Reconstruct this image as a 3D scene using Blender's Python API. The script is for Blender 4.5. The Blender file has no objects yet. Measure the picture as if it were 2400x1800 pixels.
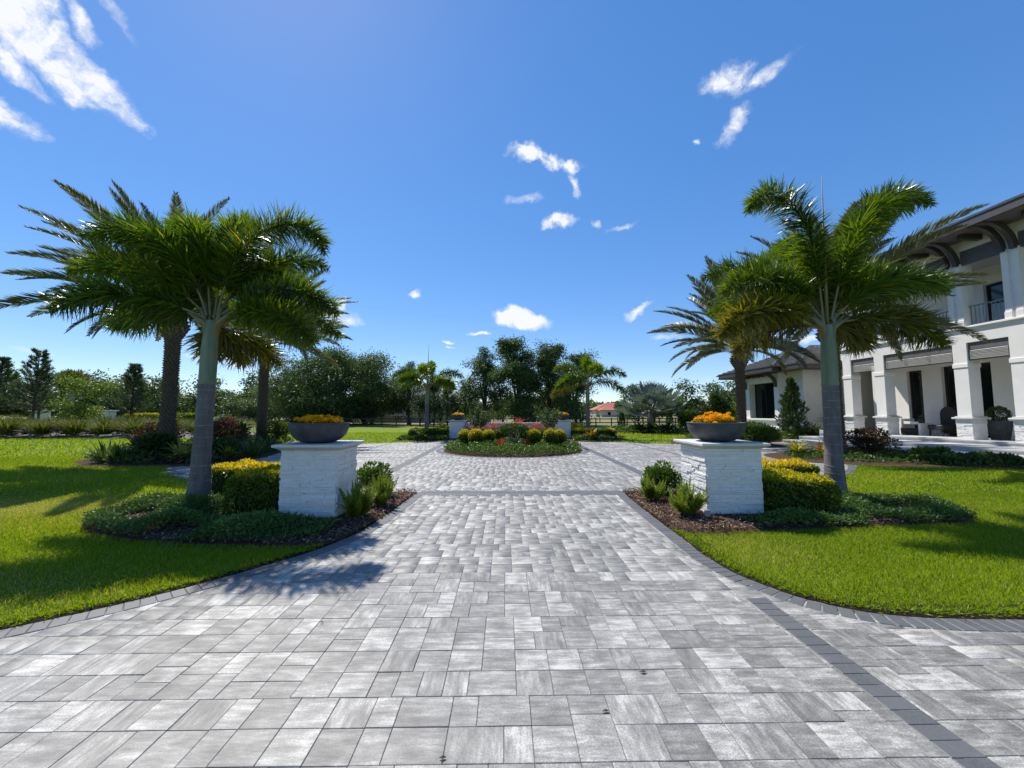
import bpy, bmesh, math, random
import numpy as np
from mathutils import Vector, Matrix
from math import sin, cos, pi, radians, sqrt, atan2, hypot

random.seed(7)
RNG = np.random.default_rng(11)
S = bpy.context.scene
COL = S.collection

# ------------------------------------------------------------------ camera, sky, sun, exposure
YAW, PITCH = 0.942, 4.148
cam_d = bpy.data.cameras.new('camera')
cam = bpy.data.objects.new('camera', cam_d)
COL.objects.link(cam)
cam_d.sensor_width = 36.0
cam_d.lens = 36.0 * 910 / 2400
cam_d.clip_start = 0.05
cam_d.clip_end = 6000
cam.location = (0, 0, 1.55)
cam.rotation_euler = (radians(90 + PITCH), 0, radians(-YAW))
S.camera = cam

SUN_EL, SUN_AZ = 54.0, 35.0          # azimuth: degrees to the left of the driveway axis (+Y)
sun_dir = Vector((-sin(radians(SUN_AZ)) * cos(radians(SUN_EL)), cos(radians(SUN_AZ)) * cos(radians(SUN_EL)), sin(radians(SUN_EL))))
sl = bpy.data.lights.new('sun', 'SUN')
sl.energy = 5.0
sl.angle = radians(0.53)
sl.color = (1.0, 0.955, 0.88)
sun = bpy.data.objects.new('sun', sl)
COL.objects.link(sun)
sun.rotation_euler = sun_dir.to_track_quat('Z', 'Y').to_euler()
sun.location = (-20, 30, 40)

S.view_settings.view_transform = 'Standard'
S.view_settings.look = 'None'
S.view_settings.exposure = 0.3
S.view_settings.gamma = 1.0
S.view_settings.use_curve_mapping = False
S.render.engine = 'CYCLES'
S.cycles.max_bounces = 7
S.cycles.diffuse_bounces = 3
S.cycles.transmission_bounces = 5
S.cycles.transparent_max_bounces = 6
S.cycles.caustics_reflective = False
S.cycles.caustics_refractive = False


def build_world():
    w = bpy.data.worlds.new('World')
    S.world = w
    w.use_nodes = True
    nt = w.node_tree
    nt.nodes.clear()
    N, L = nt.nodes.new, nt.links.new

    def math_(op, a, b=None, c=None, clamp=False):
        n = N('ShaderNodeMath')
        n.operation = op
        n.use_clamp = clamp
        for i, v in enumerate((a, b, c)):
            if v is None:
                continue
            if isinstance(v, (int, float)):
                n.inputs[i].default_value = v
            else:
                L(v, n.inputs[i])
        return n.outputs[0]

    def vmath(op, a, b):
        n = N('ShaderNodeVectorMath')
        n.operation = op
        for i, v in enumerate((a, b)):
            if isinstance(v, (tuple, list, Vector)):
                n.inputs[i].default_value = tuple(v)
            else:
                L(v, n.inputs[i])
        return n

    tc = N('ShaderNodeTexCoord')
    sky = N('ShaderNodeTexSky')
    sky.sky_type = 'NISHITA'
    sky.sun_disc = False
    sky.sun_elevation = radians(SUN_EL)
    sky.sun_rotation = radians(-SUN_AZ)
    sky.altitude = 10
    sky.air_density = 0.75
    sky.dust_density = 0.06
    sky.ozone_density = 3.0
    ga = N('ShaderNodeGamma')
    ga.inputs['Gamma'].default_value = 0.56
    hs = N('ShaderNodeHueSaturation')
    hs.inputs['Hue'].default_value = 0.510
    hs.inputs['Saturation'].default_value = 1.7
    hs.inputs['Value'].default_value = 1.95
    L(sky.outputs[0], ga.inputs['Color'])
    L(ga.outputs[0], hs.inputs['Color'])
    d = vmath('NORMALIZE', tc.outputs['Generated'], (0, 0, 0)).outputs[0]
    # wispy distortion
    n1 = N('ShaderNodeTexNoise')
    n1.inputs['Scale'].default_value = 9.0
    n1.inputs['Detail'].default_value = 5.0
    n1.inputs['Roughness'].default_value = 0.6
    L(d, n1.inputs['Vector'])
    off = vmath('SUBTRACT', n1.outputs['Color'], (0.5, 0.5, 0.5)).outputs[0]
    sc = N('ShaderNodeVectorMath')
    sc.operation = 'SCALE'
    L(off, sc.inputs[0])
    sc.inputs['Scale'].default_value = 0.085
    dd = vmath('ADD', d, sc.outputs[0]).outputs[0]
    n2 = N('ShaderNodeTexNoise')
    n2.inputs['Scale'].default_value = 22.0
    n2.inputs['Detail'].default_value = 9.0
    n2.inputs['Roughness'].default_value = 0.62
    L(dd, n2.inputs['Vector'])
    fb = math_('MULTIPLY', math_('SUBTRACT', n2.outputs['Fac'], 0.5), 1.0)
    total = None
    # unit direction, long axis tilt (deg), half sizes (radians), strength, wispiness
    clouds = CLOUDS
    for (c, tilt, a, b, st, wisp) in clouds:
        c = Vector(c).normalized()
        r = Vector((c.y, -c.x, 0)).normalized()
        u = c.cross(r) * -1
        u = r.cross(c)
        ax = r * cos(radians(tilt)) + u * sin(radians(tilt))
        ay = u * cos(radians(tilt)) - r * sin(radians(tilt))
        px = vmath('DOT_PRODUCT', dd, ax / a).outputs['Value']
        py = vmath('DOT_PRODUCT', dd, ay / b).outputs['Value']
        front = math_('GREATER_THAN', vmath('DOT_PRODUCT', d, c).outputs['Value'], 0.0)
        q = math_('MULTIPLY_ADD', px, px, math_('MULTIPLY', py, py))
        m = math_('SUBTRACT', 1.0, q)
        m = math_('MAXIMUM', m, -1.0)
        m = math_('MULTIPLY_ADD', fb, wisp, m)
        m = math_('MULTIPLY', math_('MULTIPLY', math_('POWER', math_('MAXIMUM', m, 0.0), 1.9), st * 0.85, clamp=True), front)
        total = m if total is None else math_('MAXIMUM', total, m)
    dens = math_('SMOOTH_MIN', math_('MULTIPLY', total, 1.0), 1.0, 0.15)
    mix = N('ShaderNodeMix')
    mix.data_type = 'RGBA'
    L(dens, mix.inputs['Factor'])
    L(hs.outputs[0], mix.inputs['A'])
    mix.inputs['B'].default_value = (5.2, 5.35, 5.6, 1)
    bg = N('ShaderNodeBackground')
    bg.inputs['Strength'].default_value = 0.15
    L(mix.outputs['Result'], bg.inputs['Color'])
    out = N('ShaderNodeOutputWorld')
    L(bg.outputs[0], out.inputs['Surface'])
    try:
        w.cycles.sampling_method = 'MANUAL'
        w.cycles.sample_map_resolution = 512
    except Exception:
        pass


CLOUDS = [
    ((-0.6606, 0.5272, 0.5345), -42, 0.1156, 0.0377, 1.5, 2.6),
    ((-0.633, 0.5808, 0.5119), -40, 0.0832, 0.028, 1.2, 2.8),
    ((-0.6737, 0.4988, 0.5452), -40, 0.0867, 0.0462, 1.6, 2.3),
    ((-0.6902, 0.5355, 0.4867), -30, 0.049, 0.0184, 0.9, 3.0),
    ((-0.6214, 0.5445, 0.5633), -50, 0.0315, 0.0176, 0.9, 3.2),
    ((-0.7216, 0.5486, 0.4223), -35, 0.0435, 0.0261, 1.2, 3.0),
    ((-0.581, 0.5513, 0.5987), -40, 0.0449, 0.0115, 0.45, 3.0),
    ((0.411, 0.6712, 0.6169), 5, 0.0491, 0.0364, 1.0, 3.6),
    ((0.464, 0.6497, 0.6022), 20, 0.0599, 0.0169, 0.6, 3.6),
    ((0.4386, 0.709, 0.5522), 42, 0.0464, 0.0166, 0.7, 3.6),
    ((0.3906, 0.7423, 0.5445), 0, 0.0104, 0.0069, 0.8, 2),
    ((0.061, 0.8246, 0.5625), -14, 0.0779, 0.0228, 1.5, 3.0),
    ((0.1532, 0.8368, 0.5256), -62, 0.0346, 0.0144, 1.2, 3.0),
    ((0.1416, 0.8233, 0.5496), -20, 0.0322, 0.0171, 1.3, 3.0),
    ((0.039, 0.8665, 0.4976), 0, 0.0396, 0.0119, 0.4, 3.2),
    ((0.1236, 0.8869, 0.4451), 5, 0.0525, 0.0242, 1.2, 3.2),
    ((0.2127, 0.8743, 0.4364), 0, 0.0169, 0.012, 1.0, 2.8),
    ((0.2682, 0.863, 0.4282), 15, 0.0492, 0.0089, 0.5, 2.6),
    ((0.0507, 0.9715, 0.2314), -16, 0.078, 0.0271, 3.0, 0.7),
    ((-0.0003, 0.9703, 0.2419), -16, 0.0487, 0.0184, 2.4, 0.7),
    ((-0.2257, 0.9304, 0.289), 40, 0.0208, 0.0114, 1.2, 2),
    ((0.3234, 0.9151, 0.2409), 12, 0.0349, 0.0113, 1.5, 1.5),
    ((-0.3827, 0.8968, 0.222), -5, 0.0596, 0.0258, 1.1, 2.6),
    ((-0.3894, 0.8875, 0.2466), 20, 0.0296, 0.0138, 1.0, 2.4),
    ((-0.0622, 0.9779, 0.1994), 5, 0.0304, 0.0087, 1.4, 1.5),
    ((-0.1351, 0.974, 0.1819), 0, 0.0194, 0.0065, 1.2, 1.5),
    ((-0.13, 0.9775, 0.1662), 0, 0.0151, 0.0054, 1.0, 1.5),
    ((-0.5759, 0.8097, 0.1131), -5, 0.0532, 0.0124, 0.9, 2.4),
    ((-0.6119, 0.7826, 0.1144), 0, 0.0342, 0.0068, 0.6, 2),
    ((-0.7717, 0.629, 0.094), -3, 0.0341, 0.0055, 0.4, 2),
    ((0.4937, 0.8559, 0.154), 0, 0.0575, 0.0086, 0.8, 2.4),
    ((0.6147, 0.7754, 0.1444), 0, 0.0785, 0.0087, 0.7, 2.4),
    ((0.3805, 0.9074, 0.1783), 0, 0.0406, 0.0081, 0.5, 2),
    ((-0.8, -0.4, 0.35), 10, 0.14, 0.05, 1.8, 2.6),
    ((0.6, -0.7, 0.5), -15, 0.12, 0.05, 1.6, 2.6),
    ((-0.3, -0.8, 0.3), 5, 0.16, 0.05, 1.8, 2.4),
    ((-0.95, 0.1, 0.6), 20, 0.12, 0.06, 1.6, 2.6),
    ((0.95, -0.2, 0.35), 0, 0.12, 0.04, 1.6, 2.4),
    ((0.3, -0.4, 0.9), 30, 0.1, 0.06, 1.3, 2.8),
]
build_world()

# ------------------------------------------------------------------ helpers: nodes and materials
MATS = {}


def new_mat(name):
    m = bpy.data.materials.new(name)
    m.use_nodes = True
    nt = m.node_tree
    b = nt.nodes['Principled BSDF']
    MATS[name] = m
    return m, nt, b


def ramp(nt, fac, stops):
    r = nt.nodes.new('ShaderNodeValToRGB')
    e = r.color_ramp.elements
    while len(e) < len(stops):
        e.new(0.5)
    for i, (p, c) in enumerate(stops):
        e[i].position = p
        e[i].color = (c[0], c[1], c[2], 1)
    nt.links.new(fac, r.inputs[0])
    return r.outputs[0]


def noise(nt, vec, scale, detail=4, rough=0.55):
    n = nt.nodes.new('ShaderNodeTexNoise')
    n.inputs['Scale'].default_value = scale
    n.inputs['Detail'].default_value = detail
    n.inputs['Roughness'].default_value = rough
    if vec is not None:
        nt.links.new(vec, n.inputs['Vector'])
    return n


def bump(nt, b, height, strength=0.3, dist=0.01):
    n = nt.nodes.new('ShaderNodeBump')
    n.inputs['Strength'].default_value = strength
    n.inputs['Distance'].default_value = dist
    nt.links.new(height, n.inputs['Height'])
    nt.links.new(n.outputs[0], b.inputs['Normal'])


def mixc(nt, fac, a, b_, blend='MIX'):
    m = nt.nodes.new('ShaderNodeMix')
    m.data_type = 'RGBA'
    m.blend_type = blend
    for k, v in (('Factor', fac), ('A', a), ('B', b_)):
        if isinstance(v, (int, float)):
            m.inputs[k].default_value = v
        elif isinstance(v, tuple):
            m.inputs[k].default_value = (v[0], v[1], v[2], 1)
        else:
            nt.links.new(v, m.inputs[k])
    return m.outputs['Result']


def mapr(nt, v, a, b_, c, d):
    n = nt.nodes.new('ShaderNodeMapRange')
    nt.links.new(v, n.inputs[0])
    for i, x in enumerate((a, b_, c, d)):
        n.inputs[i + 1].default_value = x
    return n.outputs[0]


def plain(name, c1, c2=None, scale=6.0, rough=0.6, bmp=0.0, bscale=None, spec=0.5, metal=0.0, detail=5):
    m, nt, b = new_mat(name)
    tc = nt.nodes.new('ShaderNodeTexCoord')
    g = nt.nodes.new('ShaderNodeNewGeometry')
    n = noise(nt, g.outputs['Position'], scale, detail)
    c2 = c2 or tuple(x * 0.8 for x in c1)
    nt.links.new(ramp(nt, n.outputs['Fac'], [(0.32, c1), (0.68, c2)]), b.inputs['Base Color'])
    b.inputs['Roughness'].default_value = rough
    b.inputs['Specular IOR Level'].default_value = spec
    b.inputs['Metallic'].default_value = metal
    if bmp:
        n2 = noise(nt, g.outputs['Position'], bscale or scale * 6, 6)
        bump(nt, b, n2.outputs['Fac'], bmp, 0.01)
    return m


def leafy(name, stops, transl=0.4, rough=0.45, spec=0.4, tint=(1.25, 1.2, 0.5)):
    """foliage: colour from the per-face 'tone' attribute (kind and age of leaf; on some shrubs also lit tops and shade), part of the light passes through"""
    m, nt, b = new_mat(name)
    a = nt.nodes.new('ShaderNodeAttribute')
    a.attribute_name = 'tone'
    oi = nt.nodes.new('ShaderNodeObjectInfo')
    j = nt.nodes.new('ShaderNodeMath')
    j.operation = 'MULTIPLY_ADD'
    nt.links.new(oi.outputs['Random'], j.inputs[0])
    j.inputs[1].default_value = 0.12
    j.inputs[2].default_value = -0.06
    s = nt.nodes.new('ShaderNodeMath')
    s.operation = 'ADD'
    nt.links.new(a.outputs['Fac'], s.inputs[0])
    nt.links.new(j.outputs[0], s.inputs[1])
    col = ramp(nt, s.outputs[0], stops)
    nt.links.new(col, b.inputs['Base Color'])
    b.inputs['Roughness'].default_value = rough
    b.inputs['Specular IOR Level'].default_value = spec
    t = nt.nodes.new('ShaderNodeBsdfTranslucent')
    nt.links.new(mixc(nt, 1.0, col, tint, 'MULTIPLY'), t.inputs['Color'])
    mx = nt.nodes.new('ShaderNodeMixShader')
    mx.inputs[0].default_value = transl
    nt.links.new(b.outputs[0], mx.inputs[1])
    nt.links.new(t.outputs[0], mx.inputs[2])
    nt.links.new(mx.outputs[0], nt.nodes['Material Output'].inputs['Surface'])
    return m


# ------------------------------------------------------------------ helpers: objects
def wloc(o):
    v = Vector((0, 0, 0))
    while o is not None:
        v += o.location
        o = o.parent
    return v


def thing(name, label, cat, loc=(0, 0, 0), rz=0.0, group=None, kind=None):
    o = bpy.data.objects.new(name, None)
    o.empty_display_size = 0.2
    COL.objects.link(o)
    o.location = loc
    o.rotation_euler = (0, 0, rz)
    tag(o, label, cat, group, kind)
    return o


def tag(o, label=None, cat=None, group=None, kind=None):
    if label:
        o['label'] = label
    if cat:
        o['category'] = cat
    if group:
        o['group'] = group
    if kind:
        o['kind'] = kind
    return o


def place(name, me, parent=None, kind=None, label=None, loc=None):
    o = bpy.data.objects.new(name, me)
    COL.objects.link(o)
    if parent is not None:
        o.parent = parent
    if loc is not None:
        o.location = loc
    if kind:
        o['kind'] = kind
    if label:
        o['label'] = label
    return o


def copy_tree(o, parent=None):
    c = o.copy()
    COL.objects.link(c)
    c.parent = parent
    for ch in list(o.children):
        copy_tree(ch, c)
    return c


def np_mesh(name, V, F, mats, tone=None, smooth=False, midx=None):
    """V (n,3); F list of equal-size index arrays or one (m,k) array"""
    me = bpy.data.meshes.new(name)
    V = np.asarray(V, dtype=np.float32)
    F = np.asarray(F, dtype=np.int32)
    m, k = F.shape
    me.vertices.add(len(V))
    me.vertices.foreach_set('co', V.ravel())
    me.loops.add(m * k)
    me.loops.foreach_set('vertex_index', F.ravel())
    me.polygons.add(m)
    me.polygons.foreach_set('loop_start', np.arange(0, m * k, k, dtype=np.int32))
    me.polygons.foreach_set('loop_total', np.full(m, k, dtype=np.int32))
    if not isinstance(mats, (list, tuple)):
        mats = [mats]
    for x in mats:
        me.materials.append(x)
    if midx is not None:
        me.polygons.foreach_set('material_index', np.asarray(midx, dtype=np.int32))
    if smooth:
        me.polygons.foreach_set('use_smooth', np.ones(m, dtype=bool))
    if tone is not None:
        at = me.attributes.new('tone', 'FLOAT', 'FACE')
        at.data.foreach_set('value', np.asarray(tone, dtype=np.float32))
    me.update(calc_edges=True)
    return me


class MB:
    """collects shapes (world coordinates) into one mesh"""

    def __init__(s):
        s.v, s.f, s.t, s.mi, s.sm = [], [], [], [], []

    def add(s, vs, fs, tone=0.5, mi=0, smooth=False):
        o = len(s.v)
        s.v += [tuple(p) for p in vs]
        for f in fs:
            s.f.append([i + o for i in f])
            s.t.append(tone)
            s.mi.append(mi)
            s.sm.append(smooth)

    def box(s, x0, x1, y0, y1, z0, z1, c=0.0, tone=0.5, mi=0):
        if c <= 0:
            vs = [(x, y, z) for z in (z0, z1) for y in (y0, y1) for x in (x0, x1)]
            s.add(vs, [(0, 2, 3, 1), (4, 5, 7, 6), (0, 1, 5, 4), (2, 6, 7, 3), (0, 4, 6, 2), (1, 3, 7, 5)], tone, mi)
            return
        bm = bmesh.new()
        bmesh.ops.create_cube(bm, size=1)
        for v in bm.verts:
            v.co = Vector(((x0 + x1) / 2 + v.co.x * (x1 - x0), (y0 + y1) / 2 + v.co.y * (y1 - y0), (z0 + z1) / 2 + v.co.z * (z1 - z0)))
        bmesh.ops.bevel(bm, geom=bm.edges[:], offset=c, segments=1, affect='EDGES', profile=0.5)
        s.bm(bm, tone, mi)

    def bm(s, bm, tone=0.5, mi=0, smooth=False):
        bm.verts.index_update()
        s.add([v.co for v in bm.verts], [[v.index for v in f.verts] for f in bm.faces], tone, mi, smooth)
        bm.free()

    def tube(s, pts, rad, n=8, tone=0.5, mi=0, caps=True, smooth=True):
        pts = [Vector(p) for p in pts]
        if not isinstance(rad, (list, tuple)):
            rad = [rad] * len(pts)
        vs, fs = [], []
        up = Vector((0, 0, 1))
        prev = None
        for i, p in enumerate(pts):
            d = (pts[min(i + 1, len(pts) - 1)] - pts[max(i - 1, 0)]).normalized()
            if prev is None:
                a = d.cross(up)
                if a.length < 0.05:
                    a = Vector((1, 0, 0))
                a = (a - d * a.dot(d)).normalized()
            else:
                a = (prev - d * prev.dot(d)).normalized()
            prev = a
            b = d.cross(a)
            for k in range(n):
                t = 2 * pi * k / n
                vs.append(p + (a * cos(t) + b * sin(t)) * rad[i])
        for i in range(len(pts) - 1):
            for k in range(n):
                k2 = (k + 1) % n
                fs.append((i * n + k, i * n + k2, (i + 1) * n + k2, (i + 1) * n + k))
        if caps:
            fs.append(tuple(range(n - 1, -1, -1)))
            fs.append(tuple((len(pts) - 1) * n + k for k in range(n)))
        s.add(vs, fs, tone, mi, smooth)

    def lathe(s, prof, cx=0, cy=0, n=32, tone=0.5, mi=0, smooth=True, wob=0.0):
        vs, fs = [], []
        for i, (r, z) in enumerate(prof):
            for k in range(n):
                t = 2 * pi * k / n
                rr = r * (1 + wob * sin(3 * t + i * 0.7))
                vs.append((cx + rr * cos(t), cy + rr * sin(t), z))
        for i in range(len(prof) - 1):
            for k in range(n):
                k2 = (k + 1) % n
                fs.append((i * n + k, i * n + k2, (i + 1) * n + k2, (i + 1) * n + k))
        s.add(vs, fs, tone, mi, smooth)

    def prism(s, poly, z0, z1, tone=0.5, mi=0):
        n = len(poly)
        vs = [(x, y, z0) for x, y in poly] + [(x, y, z1) for x, y in poly]
        fs = [tuple(range(n - 1, -1, -1)), tuple(range(n, 2 * n))]
        for i in range(n):
            j = (i + 1) % n
            fs.append((i, j, n + j, n + i))
        s.add(vs, fs, tone, mi)

    def mesh(s, name, mats, off=(0, 0, 0)):
        me = bpy.data.meshes.new(name)
        o = Vector(off)
        me.from_pydata([(p[0] - o.x, p[1] - o.y, p[2] - o.z) for p in s.v], [], s.f)
        if not isinstance(mats, (list, tuple)):
            mats = [mats]
        for x in mats:
            me.materials.append(x)
        me.polygons.foreach_set('material_index', s.mi)
        me.polygons.foreach_set('use_smooth', s.sm)
        at = me.attributes.new('tone', 'FLOAT', 'FACE')
        at.data.foreach_set('value', s.t)
        me.update()
        return me

    def build(s, name, mats, parent=None, kind=None, label=None):
        me = s.mesh(name, mats, wloc(parent) if parent is not None else (0, 0, 0))
        return place(name, me, parent, kind, label)


def unit(a):
    n = np.linalg.norm(a, axis=-1, keepdims=True)
    n[n == 0] = 1
    return a / n


def leaf_quads(C, D, Nn, ln, wd, bend=0.0):
    """diamond leaves from base C along D, in the plane with normal Nn; ln, wd arrays"""
    n = len(C)
    D = unit(D)
    W = unit(np.cross(D, Nn))
    up = np.cross(W, D)
    ln = np.broadcast_to(np.asarray(ln, float), (n,))[:, None]
    wd = np.broadcast_to(np.asarray(wd, float), (n,))[:, None]
    p0 = C
    mid = C + D * ln * 0.45 + up * ln * bend
    p1 = mid + W * wd * 0.5
    p2 = C + D * ln
    p3 = mid - W * wd * 0.5
    V = np.stack([p0, p1, p2, p3], 1).reshape(-1, 3)
    F = np.arange(n * 4).reshape(n, 4)
    return V, F


def rand_unit(n):
    v = RNG.normal(size=(n, 3))
    return unit(v)


class Leaves:
    def __init__(s):
        s.V, s.T = [], []

    def add(s, C, D, Nn, ln, wd, tone, bend=0.0):
        V, _ = leaf_quads(C, D, Nn, ln, wd, bend)
        s.V.append(V)
        s.T.append(np.broadcast_to(np.asarray(tone, float), (len(C),)))

    def mesh(s, name, mat):
        V = np.concatenate(s.V)
        T = np.concatenate(s.T)
        return np_mesh(name, V, np.arange(len(V)).reshape(-1, 4), mat, T)


# ------------------------------------------------------------------ materials
def mat_paver(name, single):
    m, nt, b = new_mat(name)
    g = nt.nodes.new('ShaderNodeNewGeometry')
    if single:
        oi = nt.nodes.new('ShaderNodeObjectInfo')
        tone = oi.outputs['Random']
    else:
        a = nt.nodes.new('ShaderNodeAttribute')
        a.attribute_name = 'tone'
        tone = a.outputs['Fac']
    wn = nt.nodes.new('ShaderNodeTexWhiteNoise')
    wn.noise_dimensions = '1D'
    nt.links.new(tone, wn.inputs['W'])
    offs = nt.nodes.new('ShaderNodeVectorMath')
    offs.operation = 'MULTIPLY_ADD'
    nt.links.new(wn.outputs['Color'], offs.inputs[0])
    offs.inputs[1].default_value = (40, 40, 40)
    nt.links.new(g.outputs['Position'], offs.inputs[2])
    outs = []
    for sc in ((4.5, 27.0, 5.0), (24.0, 5.0, 5.0)):
        mp = nt.nodes.new('ShaderNodeMapping')
        mp.inputs['Scale'].default_value = sc
        mp.inputs['Rotation'].default_value = (0, 0, 0.22)
        nt.links.new(offs.outputs[0], mp.inputs['Vector'])
        outs.append(noise(nt, mp.outputs[0], 1.0, 7, 0.66).outputs['Fac'])
    sep = nt.nodes.new('ShaderNodeSeparateColor')
    nt.links.new(wn.outputs['Color'], sep.inputs[0])
    pick = nt.nodes.new('ShaderNodeMath')
    pick.operation = 'GREATER_THAN'
    nt.links.new(sep.outputs[0], pick.inputs[0])
    pick.inputs[1].default_value = 0.8
    st = nt.nodes.new('ShaderNodeMix')
    nt.links.new(pick.outputs[0], st.inputs['Factor'])
    nt.links.new(outs[0], st.inputs['A'])
    nt.links.new(outs[1], st.inputs['B'])
    fine = noise(nt, offs.outputs[0], 130.0, 5, 0.75).outputs['Fac']
    blot = noise(nt, offs.outputs[0], 7.0, 3, 0.6).outputs['Fac']
    # per-stone shade plus streaks plus grain
    def mad(x, k, c):
        n = nt.nodes.new('ShaderNodeMath')
        n.operation = 'MULTIPLY_ADD'
        nt.links.new(x, n.inputs[0])
        n.inputs[1].default_value = k
        if isinstance(c, (int, float)):
            n.inputs[2].default_value = c
        else:
            nt.links.new(c, n.inputs[2])
        return n.outputs[0]
    v = mad(st.outputs['Result'], 1.4, -0.725)
    v = mad(fine, 1.3, v)
    v = mad(blot, 0.85, v)
    p = nt.nodes.new('ShaderNodeMath')
    p.operation = 'POWER'
    nt.links.new(sep.outputs[1], p.inputs[0])
    p.inputs[1].default_value = 2.2
    v = mad(p.outputs[0], 0.30, v)
    v = mad(sep.outputs[2], 0.12, v)
    wear = noise(nt, g.outputs['Position'], 0.8, 4, 0.6).outputs['Fac']
    v = mad(wear, 0.35, v)
    v = mad(v, 1.0, -0.745)
    col = ramp(nt, v, [(0.08, (0.095, 0.09, 0.081)), (0.44, (0.172, 0.163, 0.147)), (0.74, (0.29, 0.277, 0.25)), (1.0, (0.52, 0.494, 0.447))])
    nt.links.new(col, b.inputs['Base Color'])
    nt.links.new(mapr(nt, fine, 0.3, 0.7, 0.42, 0.68), b.inputs['Roughness'])
    b.inputs['Specular IOR Level'].default_value = 0.5
    h = mad(st.outputs['Result'], 0.6, mad(fine, 0.35, 0.0))
    bump(nt, b, h, 0.55, 0.006)
    return m


PAVER1 = mat_paver('paver_stone', True)
PAVERM = mat_paver('paver_stone_far', False)


def mat_edging(name):
    m, nt, b = new_mat(name)
    g = nt.nodes.new('ShaderNodeNewGeometry')
    oi = nt.nodes.new('ShaderNodeObjectInfo')
    n = noise(nt, g.outputs['Position'], 60, 6, 0.7)
    n2 = noise(nt, g.outputs['Position'], 5, 3, 0.6)
    c = ramp(nt, n.outputs['Fac'], [(0.3, (0.072, 0.073, 0.075)), (0.7, (0.115, 0.116, 0.118))])
    c = mixc(nt, mapr(nt, oi.outputs['Random'], 0, 1, 0.0, 0.55), c, (0.135, 0.136, 0.138))
    c = mixc(nt, mapr(nt, n2.outputs['Fac'], 0.5, 0.75, 0.0, 0.35), c, (0.17, 0.17, 0.168))
    nt.links.new(c, b.inputs['Base Color'])
    b.inputs['Roughness'].default_value = 0.58
    bump(nt, b, n.outputs['Fac'], 0.4, 0.003)
    return m


EDGE = mat_edging('charcoal_paver')
JOINT = plain('joint_sand', (0.19, 0.182, 0.165), (0.10, 0.096, 0.088), 40, 0.9)
SOIL = plain('dark_soil', (0.018, 0.014, 0.009), (0.035, 0.026, 0.016), 30, 0.95, 0.6, 60, 0.05)
MULCHBED = plain('mulch_bed', (0.05, 0.032, 0.022), (0.10, 0.066, 0.045), 40, 0.95, 0.8, 70, 0.05)


def mat_lawn():
    m, nt, b = new_mat('lawn_ground')
    g = nt.nodes.new('ShaderNodeNewGeometry')
    P = g.outputs['Position']
    n1 = noise(nt, P, 0.55, 4, 0.6).outputs['Fac']
    n2 = noise(nt, P, 9.0, 5, 0.7).outputs['Fac']
    n3 = noise(nt, P, 70.0, 3, 0.7).outputs['Fac']
    c = ramp(nt, n2, [(0.3, (0.15, 0.225, 0.006)), (0.7, (0.24, 0.325, 0.010))])
    c = mixc(nt, mapr(nt, n1, 0.42, 0.68, 0, 0.75), c, (0.26, 0.33, 0.014))
    c = mixc(nt, mapr(nt, n3, 0.35, 0.75, 0.55, 0.0), c, (0.035, 0.06, 0.006))
    # beyond the fence the paddock is dry and pale
    sep = nt.nodes.new('ShaderNodeSeparateXYZ')
    nt.links.new(P, sep.inputs[0])
    n4 = noise(nt, P, 0.12, 3, 0.6).outputs['Fac']
    ad = nt.nodes.new('ShaderNodeMath')
    ad.operation = 'MULTIPLY_ADD'
    nt.links.new(n4, ad.inputs[0])
    ad.inputs[1].default_value = 4.0
    nt.links.new(sep.outputs['Y'], ad.inputs[2])
    c = mixc(nt, mapr(nt, ad.outputs[0], 42.5, 45.5, 0, 1), c, mixc(nt, n2, (0.16, 0.15, 0.05), (0.27, 0.245, 0.13)))
    nt.links.new(c, b.inputs['Base Color'])
    b.inputs['Roughness'].default_value = 0.9
    b.inputs['Specular IOR Level'].default_value = 0.15
    bump(nt, b, n3, 0.8, 0.03)
    return m


LAWN = mat_lawn()
GRASS = leafy('grass_blade', [(0.0, (0.11, 0.185, 0.006)), (0.35, (0.205, 0.31, 0.010)), (0.75, (0.30, 0.395, 0.016)), (0.9, (0.37, 0.39, 0.05)), (1.0, (0.48, 0.41, 0.23))], 0.5, 0.45, 0.4, (1.3, 1.2, 0.35))
WHITE = plain('white_render', (0.80, 0.775, 0.735), (0.75, 0.725, 0.685), 2.0, 0.75, 0.15, 90, 0.3)
WTRIM = plain('white_trim', (0.82, 0.795, 0.755), (0.78, 0.755, 0.715), 3.0, 0.6, 0.05, 40, 0.35)


def mat_ledger():
    m, nt, b = new_mat('white_ledgestone')
    g = nt.nodes.new('ShaderNodeNewGeometry')
    oi = nt.nodes.new('ShaderNodeObjectInfo')
    a = nt.nodes.new('ShaderNodeAttribute')
    a.attribute_name = 'tone'
    n = noise(nt, g.outputs['Position'], 22, 6, 0.65)
    c = ramp(nt, n.outputs['Fac'], [(0.25, (0.70, 0.68, 0.65)), (0.75, (0.83, 0.81, 0.775))])
    c = mixc(nt, mapr(nt, oi.outputs['Random'], 0, 1, 0, 0.3), c, (0.63, 0.615, 0.59))
    nt.links.new(c, b.inputs['Base Color'])
    n3 = noise(nt, g.outputs['Position'], 3.5, 5, 0.65)
    c = mixc(nt, mapr(nt, n3.outputs['Fac'], 0.5, 0.78, 0, 0.4), c, (0.50, 0.49, 0.45))
    nt.links.new(c, b.inputs['Base Color'])
    b.inputs['Roughness'].default_value = 0.75
    bump(nt, b, n.outputs['Fac'], 0.7, 0.02)
    return m


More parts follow.
